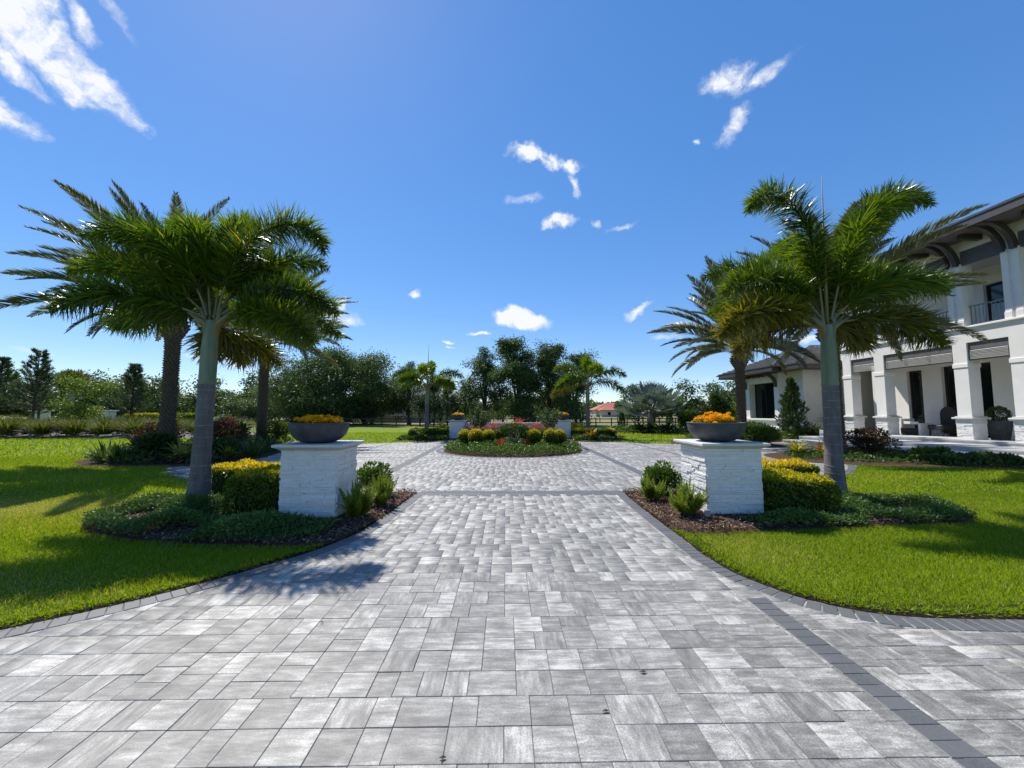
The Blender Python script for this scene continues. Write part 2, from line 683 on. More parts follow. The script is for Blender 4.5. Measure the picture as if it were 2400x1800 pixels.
LEDGER = mat_ledger()
CAST = plain('cast_stone_cap', (0.62, 0.61, 0.58), (0.52, 0.515, 0.49), 5, 0.7, 0.25, 60)
BOWL = plain('grey_fibre_cement', (0.05, 0.052, 0.057), (0.085, 0.088, 0.095), 7, 0.62, 0.2, 40, 0.3)
DARKM = plain('dark_bronze', (0.045, 0.038, 0.036), (0.06, 0.052, 0.05), 8, 0.5)
GREYLOUV = plain('taupe_louvre', (0.115, 0.108, 0.108), (0.14, 0.132, 0.13), 8, 0.5)
SLATM = plain('grey_slat', (0.52, 0.50, 0.48), (0.58, 0.56, 0.54), 8, 0.5)
BLACK = plain('black_paint', (0.012, 0.012, 0.013), (0.02, 0.02, 0.02), 10, 0.5)
WICKER = plain('black_wicker', (0.012, 0.011, 0.011), (0.022, 0.02, 0.02), 60, 0.6, 0.5, 90)
SOFFIT = plain('brown_soffit', (0.10, 0.085, 0.08), (0.12, 0.105, 0.098), 4, 0.7)
CEIL = plain('porch_ceiling', (0.62, 0.60, 0.57), (0.58, 0.56, 0.53), 4, 0.8)
TILE = plain('grey_roof_tile', (0.20, 0.185, 0.175), (0.31, 0.295, 0.28), 9, 0.7, 0.3, 40)
STEP = plain('grey_step_stone', (0.44, 0.44, 0.43), (0.54, 0.535, 0.52), 5, 0.65, 0.2, 60)
RAIL = plain('grey_rail', (0.20, 0.21, 0.225), (0.24, 0.25, 0.26), 8, 0.45)


def mat_glass(name, c, r=0.06):
    m, nt, b = new_mat(name)
    g = nt.nodes.new('ShaderNodeNewGeometry')
    n = noise(nt, g.outputs['Position'], 0.8, 2)
    nt.links.new(ramp(nt, n.outputs['Fac'], [(0.3, c), (0.7, tuple(x * 1.5 for x in c))]), b.inputs['Base Color'])
    b.inputs['Roughness'].default_value = r
    b.inputs['Specular IOR Level'].default_value = 0.6
    return m


GLASS = mat_glass('dark_window_glass', (0.006, 0.008, 0.009))
TEALG = mat_glass('tinted_window_glass', (0.03, 0.10, 0.095))
SHADE = plain('pale_roller_blind', (0.42, 0.55, 0.62), (0.36, 0.5, 0.57), 3, 0.8)
BARK = plain('tree_bark', (0.055, 0.042, 0.032), (0.10, 0.078, 0.06), 12, 0.9, 0.8, 30)
PALEBARK = plain('pale_smooth_bark', (0.26, 0.225, 0.185), (0.17, 0.145, 0.12), 14, 0.8, 0.4, 40)


def mat_foxtrunk():
    m, nt, b = new_mat('grey_ringed_trunk')
    tc = nt.nodes.new('ShaderNodeTexCoord')
    g = nt.nodes.new('ShaderNodeNewGeometry')
    mp = nt.nodes.new('ShaderNodeMapping')
    mp.inputs['Scale'].default_value = (13, 13, 2.2)
    nt.links.new(g.outputs['Position'], mp.inputs['Vector'])
    n = noise(nt, mp.outputs[0], 1.0, 6, 0.65)
    n2 = noise(nt, g.outputs['Position'], 3.0, 4, 0.6)
    c = ramp(nt, n.outputs['Fac'], [(0.28, (0.085, 0.074, 0.072)), (0.75, (0.20, 0.18, 0.175))])
    c = mixc(nt, mapr(nt, n2.outputs['Fac'], 0.45, 0.7, 0, 0.6), c, (0.105, 0.088, 0.085))
    nt.links.new(c, b.inputs['Base Color'])
    b.inputs['Roughness'].default_value = 0.85
    bump(nt, b, n.outputs['Fac'], 0.4, 0.01)
    return m


FOXTRUNK = mat_foxtrunk()
RINGM = plain('trunk_ring_scar', (0.27, 0.25, 0.24), (0.13, 0.115, 0.11), 14, 0.85)


def mat_shaft():
    m, nt, b = new_mat('green_crownshaft')
    g = nt.nodes.new('ShaderNodeNewGeometry')
    mp = nt.nodes.new('ShaderNodeMapping')
    mp.inputs['Scale'].default_value = (14, 14, 1.6)
    nt.links.new(g.outputs['Position'], mp.inputs['Vector'])
    n = noise(nt, mp.outputs[0], 1.0, 5, 0.6)
    c = ramp(nt, n.outputs['Fac'], [(0.3, (0.105, 0.155, 0.085)), (0.55, (0.165, 0.205, 0.13)), (0.75, (0.25, 0.255, 0.19))])
    nt.links.new(c, b.inputs['Base Color'])
    b.inputs['Roughness'].default_value = 0.6
    return m


SHAFT = mat_shaft()
BOOT = plain('date_leaf_base', (0.085, 0.066, 0.05), (0.15, 0.12, 0.092), 14, 0.9, 0.6, 50)
RACHIS = plain('frond_stalk', (0.16, 0.15, 0.06), (0.22, 0.19, 0.09), 10, 0.55)
DRACHIS = plain('date_frond_stalk', (0.22, 0.185, 0.105), (0.28, 0.24, 0.15), 10, 0.55)
FOXLEAF = leafy('foxtail_leaflet', [(0.0, (0.04, 0.095, 0.014)), (0.5, (0.095, 0.17, 0.016)), (0.85, (0.20, 0.25, 0.018)), (1.0, (0.30, 0.23, 0.03))], 0.48, 0.32, 0.6, (1.4, 1.3, 0.4))
FOXLEAF2 = leafy('foxtail_leaflet_olive', [(0.0, (0.065, 0.085, 0.014)), (0.5, (0.145, 0.155, 0.02)), (0.85, (0.25, 0.21, 0.025)), (1.0, (0.33, 0.21, 0.04))], 0.48, 0.32, 0.6, (1.4, 1.25, 0.4))
DATELEAF = leafy('date_leaflet', [(0.0, (0.065, 0.085, 0.05)), (0.5, (0.125, 0.145, 0.08)), (0.85, (0.21, 0.20, 0.11)), (1.0, (0.30, 0.24, 0.14))], 0.3, 0.42, 0.5, (1.15, 1.1, 0.6))
BISMLEAF = leafy('silver_fan_leaf', [(0.0, (0.11, 0.15, 0.13)), (0.5, (0.17, 0.22, 0.19)), (1.0, (0.26, 0.31, 0.27))], 0.2, 0.5, 0.4, (1.0, 1.05, 0.8))
OAKLEAF = leafy('oak_leaf', [(0.0, (0.028, 0.06, 0.02)), (0.5, (0.06, 0.108, 0.034)), (1.0, (0.13, 0.19, 0.062))], 0.38, 0.5, 0.3)
PALELEAF = leafy('pale_tree_leaf', [(0.0, (0.036, 0.072, 0.03)), (0.5, (0.08, 0.13, 0.055)), (1.0, (0.165, 0.22, 0.105))], 0.38, 0.5, 0.3)
YELLEAF = leafy('lime_tree_leaf', [(0.0, (0.08, 0.15, 0.02)), (0.5, (0.15, 0.23, 0.03)), (1.0, (0.25, 0.31, 0.05))], 0.4, 0.5, 0.35)
PINELEAF = leafy('pine_needle', [(0.0, (0.04, 0.075, 0.035)), (0.5, (0.075, 0.125, 0.055)), (1.0, (0.12, 0.17, 0.075))], 0.3, 0.5, 0.35)
CONIFER = leafy('conifer_spray', [(0.0, (0.022, 0.048, 0.018)), (0.5, (0.045, 0.085, 0.03)), (1.0, (0.08, 0.125, 0.045))], 0.25, 0.55, 0.3)
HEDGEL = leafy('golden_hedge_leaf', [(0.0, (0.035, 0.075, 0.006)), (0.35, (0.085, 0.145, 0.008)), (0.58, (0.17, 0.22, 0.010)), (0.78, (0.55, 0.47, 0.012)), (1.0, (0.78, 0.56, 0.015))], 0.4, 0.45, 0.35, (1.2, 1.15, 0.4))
HEDGEC = plain('hedge_core', (0.014, 0.022, 0.006), (0.022, 0.034, 0.008), 20, 0.95)  # near-black fill: shade between the leaves put into the colour
JUNIPER = leafy('juniper_spray', [(0.0, (0.028, 0.066, 0.016)), (0.5, (0.07, 0.14, 0.03)), (1.0, (0.15, 0.24, 0.05))], 0.25, 0.55, 0.3)
GREENC = leafy('groundcover_leaf', [(0.0, (0.03, 0.07, 0.01)), (0.5, (0.065, 0.13, 0.016)), (1.0, (0.13, 0.21, 0.026))], 0.32, 0.45, 0.4)
FERN = leafy('foxtail_fern_needle', [(0.0, (0.10, 0.17, 0.012)), (0.5, (0.19, 0.28, 0.02)), (1.0, (0.30, 0.38, 0.035))], 0.45, 0.5, 0.3)
STRAP = leafy('strap_leaf', [(0.0, (0.03, 0.065, 0.012)), (0.5, (0.06, 0.11, 0.018)), (1.0, (0.11, 0.17, 0.03))], 0.3, 0.4, 0.5)
BROM = leafy('bromeliad_leaf', [(0.0, (0.10, 0.15, 0.012)), (0.5, (0.22, 0.25, 0.02)), (0.8, (0.42, 0.32, 0.03)), (1.0, (0.36, 0.09, 0.03))], 0.4, 0.4, 0.5)
TUFT = leafy('ornamental_grass', [(0.0, (0.05, 0.075, 0.012)), (0.5, (0.095, 0.125, 0.02)), (1.0, (0.18, 0.18, 0.055))], 0.35, 0.55, 0.3)
REDSH = leafy('reddish_shrub_leaf', [(0.0, (0.04, 0.028, 0.014)), (0.5, (0.085, 0.048, 0.026)), (0.8, (0.11, 0.095, 0.03)), (1.0, (0.24, 0.075, 0.045))], 0.3, 0.5, 0.35, (1.2, 1.0, 0.7))
REDFL = leafy('red_flower_petal', [(0.0, (0.34, 0.045, 0.025)), (0.5, (0.60, 0.09, 0.05)), (1.0, (0.72, 0.20, 0.11))], 0.35, 0.5, 0.3, (1.1, 0.9, 0.9))
ORFL = leafy('marigold_petal', [(0.0, (0.72, 0.26, 0.003)), (0.5, (0.88, 0.42, 0.006)), (1.0, (0.92, 0.56, 0.02))], 0.42, 0.6, 0.2, (1.1, 1.05, 0.5))
CHIP = leafy('bark_chip', [(0.0, (0.055, 0.034, 0.024)), (0.5, (0.125, 0.078, 0.055)), (0.85, (0.23, 0.155, 0.11)), (1.0, (0.36, 0.27, 0.20))], 0.0, 0.9, 0.1)
GRAVEL = leafy('pale_gravel_stone', [(0.0, (0.16, 0.15, 0.13)), (1.0, (0.42, 0.40, 0.36))], 0.0, 0.9, 0.2)
AGAVE = leafy('agave_leaf', [(0.0, (0.08, 0.13, 0.10)), (1.0, (0.16, 0.22, 0.17))], 0.15, 0.5, 0.4)

# ------------------------------------------------------------------ ground plan (metres; Y runs up the driveway)
LEFT_EDGE = [(-1.72, 7.55), (-1.74, 7.0), (-1.79, 6.2), (-1.86, 5.4), (-1.96, 4.95), (-2.15, 4.5), (-2.48, 4.02), (-2.86, 3.56), (-3.25, 3.2), (-3.75, 2.85), (-4.6, 2.4), (-5.8, 2.0), (-7.5, 1.75), (-10, 1.6), (-14, 1.55)]
RIGHT_EDGE = [(2.28, 7.55), (2.24, 7.0), (2.2, 6.0), (2.18, 5.07), (2.16, 4.5), (2.17, 4.1), (2.25, 3.72), (2.45, 3.36), (2.71, 3.14), (3.0, 3.03), (3.45, 2.98), (4.2, 2.96), (6, 2.95), (10, 2.95), (14, 2.95)]


def dense(poly, step=0.08):
    """Catmull-Rom through the points, resampled evenly"""
    P = [np.array(p, float) for p in poly]
    P = [2 * P[0] - P[1]] + P + [2 * P[-1] - P[-2]]
    pts = []
    for i in range(1, len(P) - 2):
        n = max(2, int(np.linalg.norm(P[i + 1] - P[i]) / 0.02))
        for k in range(n):
            t = k / n
            a, b, c, d = P[i - 1], P[i], P[i + 1], P[i + 2]
            pts.append(0.5 * ((2 * b) + (-a + c) * t + (2 * a - 5 * b + 4 * c - d) * t * t + (-a + 3 * b - 3 * c + d) * t ** 3))
    pts.append(P[-2])
    pts = np.array(pts)
    L = np.concatenate([[0], np.cumsum(np.linalg.norm(np.diff(pts, axis=0), axis=1))])
    s = np.arange(0, L[-1], step)
    return np.stack([np.interp(s, L, pts[:, 0]), np.interp(s, L, pts[:, 1])], 1)


def in_poly(x, y, poly):
    x = np.asarray(x, float)
    y = np.asarray(y, float)
    c = np.zeros(x.shape, bool)
    n = len(poly)
    j = n - 1
    for i in range(n):
        xi, yi = poly[i]
        xj, yj = poly[j]
        if yi != yj:
            k = ((yi > y) != (yj > y)) & (x < (xj - xi) * (y - yi) / (yj - yi) + xi)
            c ^= k
        j = i
    return c


LE = dense(LEFT_EDGE)
RE = dense(RIGHT_EDGE)
DRIVE = [tuple(p) for p in LE] + [(-14, -4), (14, -4)] + [tuple(p) for p in RE[::-1]]
CX, CY, CA, CB = 0.3, 14.2, 10.9, 6.9
ISL = (0.3, 16.35, 2.85)
PATH = [(8.5, 13.2), (15.4, 13.2), (14.6, 20.2), (8.0, 19.0)]


def in_court(x, y):
    return ((x - CX) / CA) ** 2 + ((y - CY) / CB) ** 2 < 1


def outset(c, d):
    t = np.gradient(c, axis=0)
    t /= np.linalg.norm(t, axis=1, keepdims=True)
    return c + np.stack([t[:, 1], -t[:, 0]], 1) * d


DRIVE_OUT = [tuple(p) for p in outset(LE, 0.065)] + [(-14, -4), (14, -4)] + [tuple(p) for p in outset(RE, -0.065)[::-1]]


def paved(x, y):
    return in_poly(x, y, DRIVE_OUT) | in_court(x, y) | in_poly(x, y, PATH)


# planting beds (their mulch lies over everything below)
_l = [tuple(p + np.array([0.012, 0])) for p in LE[::4] if p[1] > 4.66]
_r = [tuple(p - np.array([0.012, 0])) for p in RE[::4] if p[1] > 5.05]
BEDS = {
    'near_left': [(-1.75, 7.75)] + _l + [(-2.2, 4.66), (-2.7, 4.66), (-3.7, 4.75), (-4.63, 4.95), (-5.5, 5.3), (-6.0, 5.75), (-6.1, 6.3), (-5.85, 7.0), (-5.6, 7.8), (-4.2, 8.15), (-3.1, 7.75)],
    'near_right': [(2.27, 7.75)] + _r + [(2.3, 5.06), (2.9, 5.12), (4.7, 5.28), (6.4, 5.45), (6.95, 5.75), (7.1, 6.4), (6.7, 7.0), (6.35, 7.9), (5.0, 8.3), (3.6, 7.8)],
    'palm_left': [(-13.6, 12.6), (-12.2, 11.5), (-10.5, 11.35), (-8.9, 11.5), (-8.3, 12.3), (-8.35, 14.0), (-8.9, 16.0), (-9.6, 17.6), (-10.2, 19.6), (-11.6, 20.8), (-13.2, 20.0), (-13.6, 17), (-14.0, 14.6)],
    'palm_right': [(8.2, 19.4), (9.2, 17.9), (11.0, 17.2), (12.8, 17.5), (13.6, 19.8), (18.0, 21.5), (18.0, 25), (12.5, 24.5), (9.8, 22.5)],
    'house_front': [(8.9, 12.5), (9.9, 11.6), (12.0, 10.9), (15.0, 10.1), (18.0, 8.6), (18, 10), (15.1, 13.4), (14.6, 15.5), (12.0, 15.2), (10.4, 14.9), (9.3, 14.0)],
    'bismarck': [(7.6, 29.0), (10.0, 28.3), (13.5, 28.6), (15.6, 29.6), (15.5, 32), (8.2, 32)],
    'far_left': [(-6.2, 21.3), (-3.1, 20.9), (-3.0, 24.5), (-6.0, 24.5)],
    'far_right': [(3.6, 20.9), (6.7, 21.3), (6.6, 24.5), (3.5, 24.5)],
    'far_mid': [(-3.2, 20.95), (3.75, 20.95), (3.75, 24.6), (-3.2, 24.6)],
    'berm': [(-60, 22.6), (-40, 23.0), (-30, 23.5), (-22.2, 23.4), (-18.2, 24.0), (-16.5, 26.2), (-17.5, 29), (-22, 31), (-34, 34), (-60, 36)],
}


def in_beds(x, y):
    r = np.zeros(np.shape(x), bool)
    for p in BEDS.values():
        r |= in_poly(x, y, p)
    return r | (((x - ISL[0]) ** 2 + (y - ISL[1]) ** 2) < (ISL[2] + 0.1) ** 2)


# ------------------------------------------------------------------ ground, bases
m = MB()
m.add([(-2500, -300, -0.025), (2500, -300, -0.025), (2500, 4000, -0.025), (-2500, 4000, -0.025)], [(0, 1, 2, 3)])
lawn = m.build('ground', LAWN)
tag(lawn, 'sunlit green lawn running out to dry paddocks', kind='structure')


def sheet(poly, z):
    m = MB()
    m.add([(x, y, z) for x, y in poly], [tuple(range(len(poly)))])
    return m


drive = sheet(DRIVE[::-1], -0.006).build('driveway', JOINT)
tag(drive, 'driveway of grey and white streaked stone pavers between two pillars', kind='structure')
ell = [(CX + CA * cos(t), CY + CB * sin(t)) for t in np.linspace(0, 2 * pi, 160, endpoint=False)]
court = sheet(ell, -0.008).build('motor_court', JOINT)
tag(court, 'paved motor court around the round planted island', kind='structure')
path = sheet(PATH, -0.010).build('entrance_path', JOINT)
tag(path, 'pale paved path leading to the house steps', kind='structure')


# soil lip along the lawn side of the edging
def lip(curve, side, name, label):
    c = curve
    t = np.gradient(c, axis=0)
    t /= np.linalg.norm(t, axis=1, keepdims=True)
    nrm = np.stack([t[:, 1], -t[:, 0]], 1) * side
    m = MB()
    prof = [(-0.003, -0.03), (0.004, 0.004), (0.03, 0.012), (0.12, 0.005), (0.3, -0.03)]
    n = len(prof)
    vs = []
    for i in range(len(c)):
        for (d, z) in prof:
            jit = 0.012 * (random.random() - 0.5) if d > 0 else 0
            p = c[i] + nrm[i] * (d + jit)
            vs.append((p[0], p[1], z + jit * 0.6))
    fs = []
    for i in range(len(c) - 1):
        for k in range(n - 1):
            a = i * n + k
            q = (a, a + n, a + n + 1, a + 1)
            fs.append(q if side < 0 else q[::-1])
    m.add(vs, fs)
    tag(m.build(name, SOIL), label, kind='structure')
    return nrm


NL = lip(LE, 1, 'soil_edge', 'dark strip of soil along the left driveway edge')
NR = lip(RE, -1, 'soil_edge', 'dark strip of soil along the right driveway edge')


# ------------------------------------------------------------------ pavers
U = 0.0686
G = 0.0026


def paver_bm(w, d, c=0.0022, dep=0.045):
    x, y = w / 2 - G / 2, d / 2 - G / 2
    vs = [(sx * x, sy * y, -dep) for sx, sy in ((-1, -1), (1, -1), (1, 1), (-1, 1))]
    vs += [(sx * x, sy * y, -c) for sx, sy in ((-1, -1), (1, -1), (1, 1), (-1, 1))]
    vs += [(sx * (x - c), sy * (y - c), 0) for sx, sy in ((-1, -1), (1, -1), (1, 1), (-1, 1))]
    fs = [(8, 9, 10, 11)]
    for a in (0, 4):
        for i in range(4):
            j = (i + 1) % 4
            fs.append((a + i, a + j, a + 4 + j, a + 4 + i))
    return vs, fs


def strips(x0, x1, y0, y1, rnd):
    """courses six units deep; blocks of three, five or six units interlock along each course"""
    out = []
    y = y0
    while y < y1:
        x = x0 - rnd.randrange(6) * U
        while x < x1:
            k = rnd.random()
            if k < 0.34:                      # upright block
                yy = y
                for h in rnd.choice(((3, 3), (2, 2, 2), (2, 2, 2), (2, 4), (4, 2))):
                    out.append((x + 1.5 * U, yy + h * U / 2, 3 * U, h * U))
                    yy += h * U
                x += 3 * U
            else:
                w = 6 if k < 0.8 else 5
                for r in range(2):
                    cut = rnd.choice(((3, 3), (2, 2, 2), (3, 3), (4, 2), (2, 4))) if w == 6 else rnd.choice(((3, 2), (2, 3)))
                    xx = x
                    for q in cut:
                        out.append((xx + q * U / 2, y + (r + 0.5) * 3 * U, q * U, 3 * U))
                        xx += q * U
                x += w * U
        y += 6 * U
    return out


rnd = random.Random(5)
allp = [p for p in strips(-14.0, 14.0, 0.6, 7.9, rnd)]
PV = np.array(allp)
ok = in_poly(PV[:, 0], PV[:, 1], DRIVE) & ~in_beds(PV[:, 0], PV[:, 1]) & (PV[:, 1] < 7.6)
PV = PV[ok]
dist = np.hypot(PV[:, 0], PV[:, 1])
vis = np.abs(PV[:, 0]) < PV[:, 1] * 1.36 + 0.3
vis &= PV[:, 1] > 1.62
order = np.argsort(np.where(vis, dist - 0.0, 1e6))
single = set(order[:300].tolist())
paver_meshes = {}
for i in sorted(single):
    x, y, w, d = PV[i]
    k = (round(w / U), round(d / U))
    if k not in paver_meshes:
        vs, fs = paver_bm(w, d)
        m = MB()
        m.add(vs, fs)
        paver_meshes[k] = m.mesh('paver', PAVER1)
    o = place('paver', paver_meshes[k], drive, loc=(x, y, rnd.uniform(-0.0015, 0.0015)))
    o.rotation_euler = (rnd.uniform(-.003, .003), rnd.uniform(-.003, .003), rnd.uniform(-.004, .004))


def mass_pavers(P, name, parent, c=0.0022):
    V, F, T = [], [], []
    for n, (x, y, w, d) in enumerate(P):
        vs, fs = paver_bm(w, d, c)
        z = rnd.uniform(-0.0015, 0.0015)
        V += [(a + x, b + y, e + z) for a, b, e in vs]
        F += [[q + n * 12 for q in f] for f in fs]
        T += [rnd.random()] * len(fs)
    return place(name, np_mesh(name, V, F, PAVERM, T), parent, kind='stuff')


mass_pavers([PV[i] for i in range(len(PV)) if i not in single], 'paver_field', drive)
cp = np.array(strips(-11.4, 11.6, 7.5, 21.2, rnd))
k = in_court(cp[:, 0], cp[:, 1]) & ~in_beds(cp[:, 0], cp[:, 1]) & (cp[:, 1] > 7.74)
court_p = cp[k]
# thin slots where the charcoal bands run
BANDX = [(-3.02, 0.26), (3.45, 0.26), (-5.75, 0.12), (6.3, 0.12)]
mass_pavers(court_p, 'paver_field', court)
pp = np.array(strips(8.0, 15.6, 13.0, 20.4, rnd))
k = in_poly(pp[:, 0], pp[:, 1], PATH) & ~in_court(pp[:, 0], pp[:, 1]) & ~in_beds(pp[:, 0], pp[:, 1])
mass_pavers(pp[k], 'paver_field', path)


# charcoal edging: one block after another, a hair proud of the field
def edging_mesh(w, d, name='edging_paver'):
    vs, fs = paver_bm(w, d, 0.005, 0.05)
    m = MB()
    m.add([(a, b, c + 0.0045) for a, b, c in vs], fs)
    return m.mesh(name, EDGE)


EM = edging_mesh(0.17, 0.0985)
EB = edging_mesh(0.159, 0.159)
edging_count = [0]


def block(x, y, ang, me=EM, parent=drive):
    o = place('edging_paver', me, parent, loc=(x, y, rnd.uniform(-0.001, 0.001)))
    o.rotation_euler = (rnd.uniform(-.004, .004), rnd.uniform(-.004, .004), ang + rnd.uniform(-.006, .006))
    edging_count[0] += 1


far_edge = []
for curve, nrm in ((LE, NL), (RE, NR)):
    L = np.concatenate([[0], np.cumsum(np.linalg.norm(np.diff(curve, axis=0), axis=1))])
    s = np.arange(0.06, L[-1] - 0.1, 0.094)
    X = np.interp(s, L, curve[:, 0])
    Y = np.interp(s, L, curve[:, 1])
    NX = np.interp(s, L, nrm[:, 0])
    NY = np.interp(s, L, nrm[:, 1])
    for x, y, nx, ny in zip(X, Y, NX, NY):
        if y < 1.0 or abs(x) > y * 1.45 + 0.4:
            continue
        block(x - nx * 0.086, y - ny * 0.086, atan2(ny, nx))
y = 3.28
while y > 1.2:
    block(2.085, y, 0.0)
    y -= 0.094
x = -1.62
while x < 2.2:
    for r in range(2):
        block(x + (0.05 if r else 0), 7.56 + r * 0.158, 0.0, EB)
    x += 0.157
m = MB()


def band_blocks(m, x0, y0, x1, y1, w, step=0.12):
    L = hypot(x1 - x0, y1 - y0)
    a = atan2(y1 - y0, x1 - x0)
    n = int(L / step)
    vs0, fs = paver_bm(step, w, 0.005, 0.05)
    for i in range(n):
        t = (i + 0.5) / n
        cx, cy = x0 + (x1 - x0) * t, y0 + (y1 - y0) * t
        m.add([(cx + p * cos(a) - q * sin(a), cy + p * sin(a) + q * cos(a), r + 0.0045) for p, q, r in vs0], fs, rnd.random())


for bx, w in BANDX:
    half = CB * sqrt(max(0, 1 - ((bx - CX) / CA) ** 2))
    band_blocks(m, bx, max(CY - half + 0.1, 8.0), bx, CY + half - 0.1, w)
for cy in (10.2, 13.5, 15.95):
    half = CA * sqrt(max(0, 1 - ((cy - CY) / CB) ** 2))
    band_blocks(m, -3.2, cy, CX - half, cy, 0.075)
    band_blocks(m, 3.65, cy, CX + half, cy, 0.075)
# ring of charcoal blocks round the island and along the court's rim
n = 150
for rr, nn in ((ISL[2] + 0.2, 150),):
    for i in range(nn):
        t0, t1 = 2 * pi * i / nn, 2 * pi * (i + 1) / nn
        band_blocks(m, ISL[0] + rr * cos(t0), ISL[1] + rr * sin(t0), ISL[0] + rr * cos(t1), ISL[1] + rr * sin(t1), 0.2, 0.11)
for i in range(260):
    t0, t1 = 2 * pi * i / 260, 2 * pi * (i + 1) / 260
    band_blocks(m, CX + (CA - .1) * cos(t0), CY + (CB - .1) * sin(t0), CX + (CA - .1) * cos(t1), CY + (CB - .1) * sin(t1), 0.18, 0.16)
m.build('edging_band', EDGE, court, kind='stuff', label='charcoal paver bands crossing and ringing the court')


# ------------------------------------------------------------------ beds: low mounds of mulch
def bed_mesh(poly, mat, h=0.05, name='mulch_bed', lab=None, rise=0.35):
    p = dense(list(poly) + [poly[0]], 0.12)
    xs = np.arange(p[:, 0].min() - 0.2, p[:, 0].max() + 0.2, max(0.09, (p[:, 0].max() - p[:, 0].min()) / 110))
    ys = np.arange(p[:, 1].min() - 0.2, p[:, 1].max() + 0.2, max(0.09, (p[:, 1].max() - p[:, 1].min()) / 110))
    X, Y = np.meshgrid(xs, ys, indexing='ij')
    P = np.stack([X.ravel(), Y.ravel()], 1)
    d = np.full(len(P), 1e9)
    for i in range(0, len(P), 4000):
        q = P[i:i + 4000]
        d[i:i + 4000] = np.sqrt(((q[:, None, :] - p[None]) ** 2).sum(2)).min(1)
    ins = in_poly(P[:, 0], P[:, 1], [tuple(a) for a in p])
    d = np.where(ins, d, -d)
    z = np.where(d > 0, 0.006 + h * (1 - np.exp(-np.maximum(d, 0) / rise)), -0.03 + 0.05 * np.minimum(0, d))
    z = z + (RNG.random(len(P)) - 0.5) * 0.012
    nx, ny = len(xs), len(ys)
    idx = np.arange(nx * ny).reshape(nx, ny)
    F = np.stack([idx[:-1, :-1], idx[1:, :-1], idx[1:, 1:], idx[:-1, 1:]], -1).reshape(-1, 4)
    keep = (d[F] > -0.18).any(1)
    me = np_mesh(name, np.column_stack([P, z]), F[keep], mat, smooth=True)
    o = place(name, me)
    tag(o, lab, kind='structure')
    return o


BEDLAB = {
    'near_left': 'mulch bed under the left pillar and foxtail palm', 'near_right': 'mulch bed under the right pillar and foxtail palm',
    'palm_left': 'bed of dark plants below the two left date palms', 'palm_right': 'bed in front of the single storey wing',
    'house_front': 'bed of low shrubs before the house steps', 'bismarck': 'bed below the silver fan palm',
    'far_left': 'bed left of the garden wall', 'far_right': 'bed right of the garden wall', 'far_mid': 'bed below the garden wall',
    'berm': 'pale gravel berm planted with ornamental grasses'}
for kk, poly in BEDS.items():
    bed_mesh(poly, plain('pale_gravel', (0.22, 0.20, 0.17), (0.12, 0.105, 0.08), 14, 0.95, 0.8, 40) if kk == 'berm' else MULCHBED, 0.28 if kk == 'berm' else 0.05, 'planting_bed', BEDLAB[kk], 2.0 if kk == 'berm' else 0.35)
isl = [(ISL[0] + ISL[2] * cos(t), ISL[1] + ISL[2] * sin(t)) for t in np.linspace(0, 2 * pi, 60, endpoint=False)]
bed_mesh(isl, MULCHBED, 0.07, 'island_bed', 'round mulch island in the middle of the court')


# mulch chips near the driveway: real flakes
def chips(poly_name, n, extra=None):
    poly = BEDS[poly_name]
    a = np.array(poly)
    X = RNG.uniform(a[:, 0].min(), a[:, 0].max(), n)
    Y = RNG.uniform(a[:, 1].min(), a[:, 1].max(), n)
    k = in_poly(X, Y, poly)
    X, Y = X[k], Y[k]
    n = len(X)
    C = np.column_stack([X, Y, np.full(n, 0.045) + RNG.uniform(-0.005, 0.02, n)])
    D = rand_unit(n)
    D[:, 2] *= 0.35
    N_ = np.column_stack([RNG.normal(0, .45, n), RNG.normal(0, .45, n), np.ones(n)])
    L = Leaves()
    L.add(C, D, N_, RNG.uniform(0.02, 0.06, n), RNG.uniform(0.012, 0.026, n), RNG.random(n))
    o = place('bark_mulch', L.mesh('bark_mulch', CHIP), kind='stuff')
    o['label'] = 'loose bark chips in the bed at the %s pillar' % ('left' if 'left' in poly_name else 'right')


chips('near_left', 26000)
chips('near_right', 26000)

# ------------------------------------------------------------------ lawn grass blades
pd = np.concatenate([LE, RE])


def blades(n, ymin, ymax, xl, hgt, wid, seed):
    X = RNG.uniform(-xl, xl, n)
    Y = ymin + (ymax - ymin) * RNG.random(n)
    k = (np.abs(X) < Y * 1.40 + 1.2)
    X, Y = X[k], Y[k]
    k = ~(paved(X, Y) | in_beds(X, Y))
    X, Y = X[k], Y[k]
    return X, Y


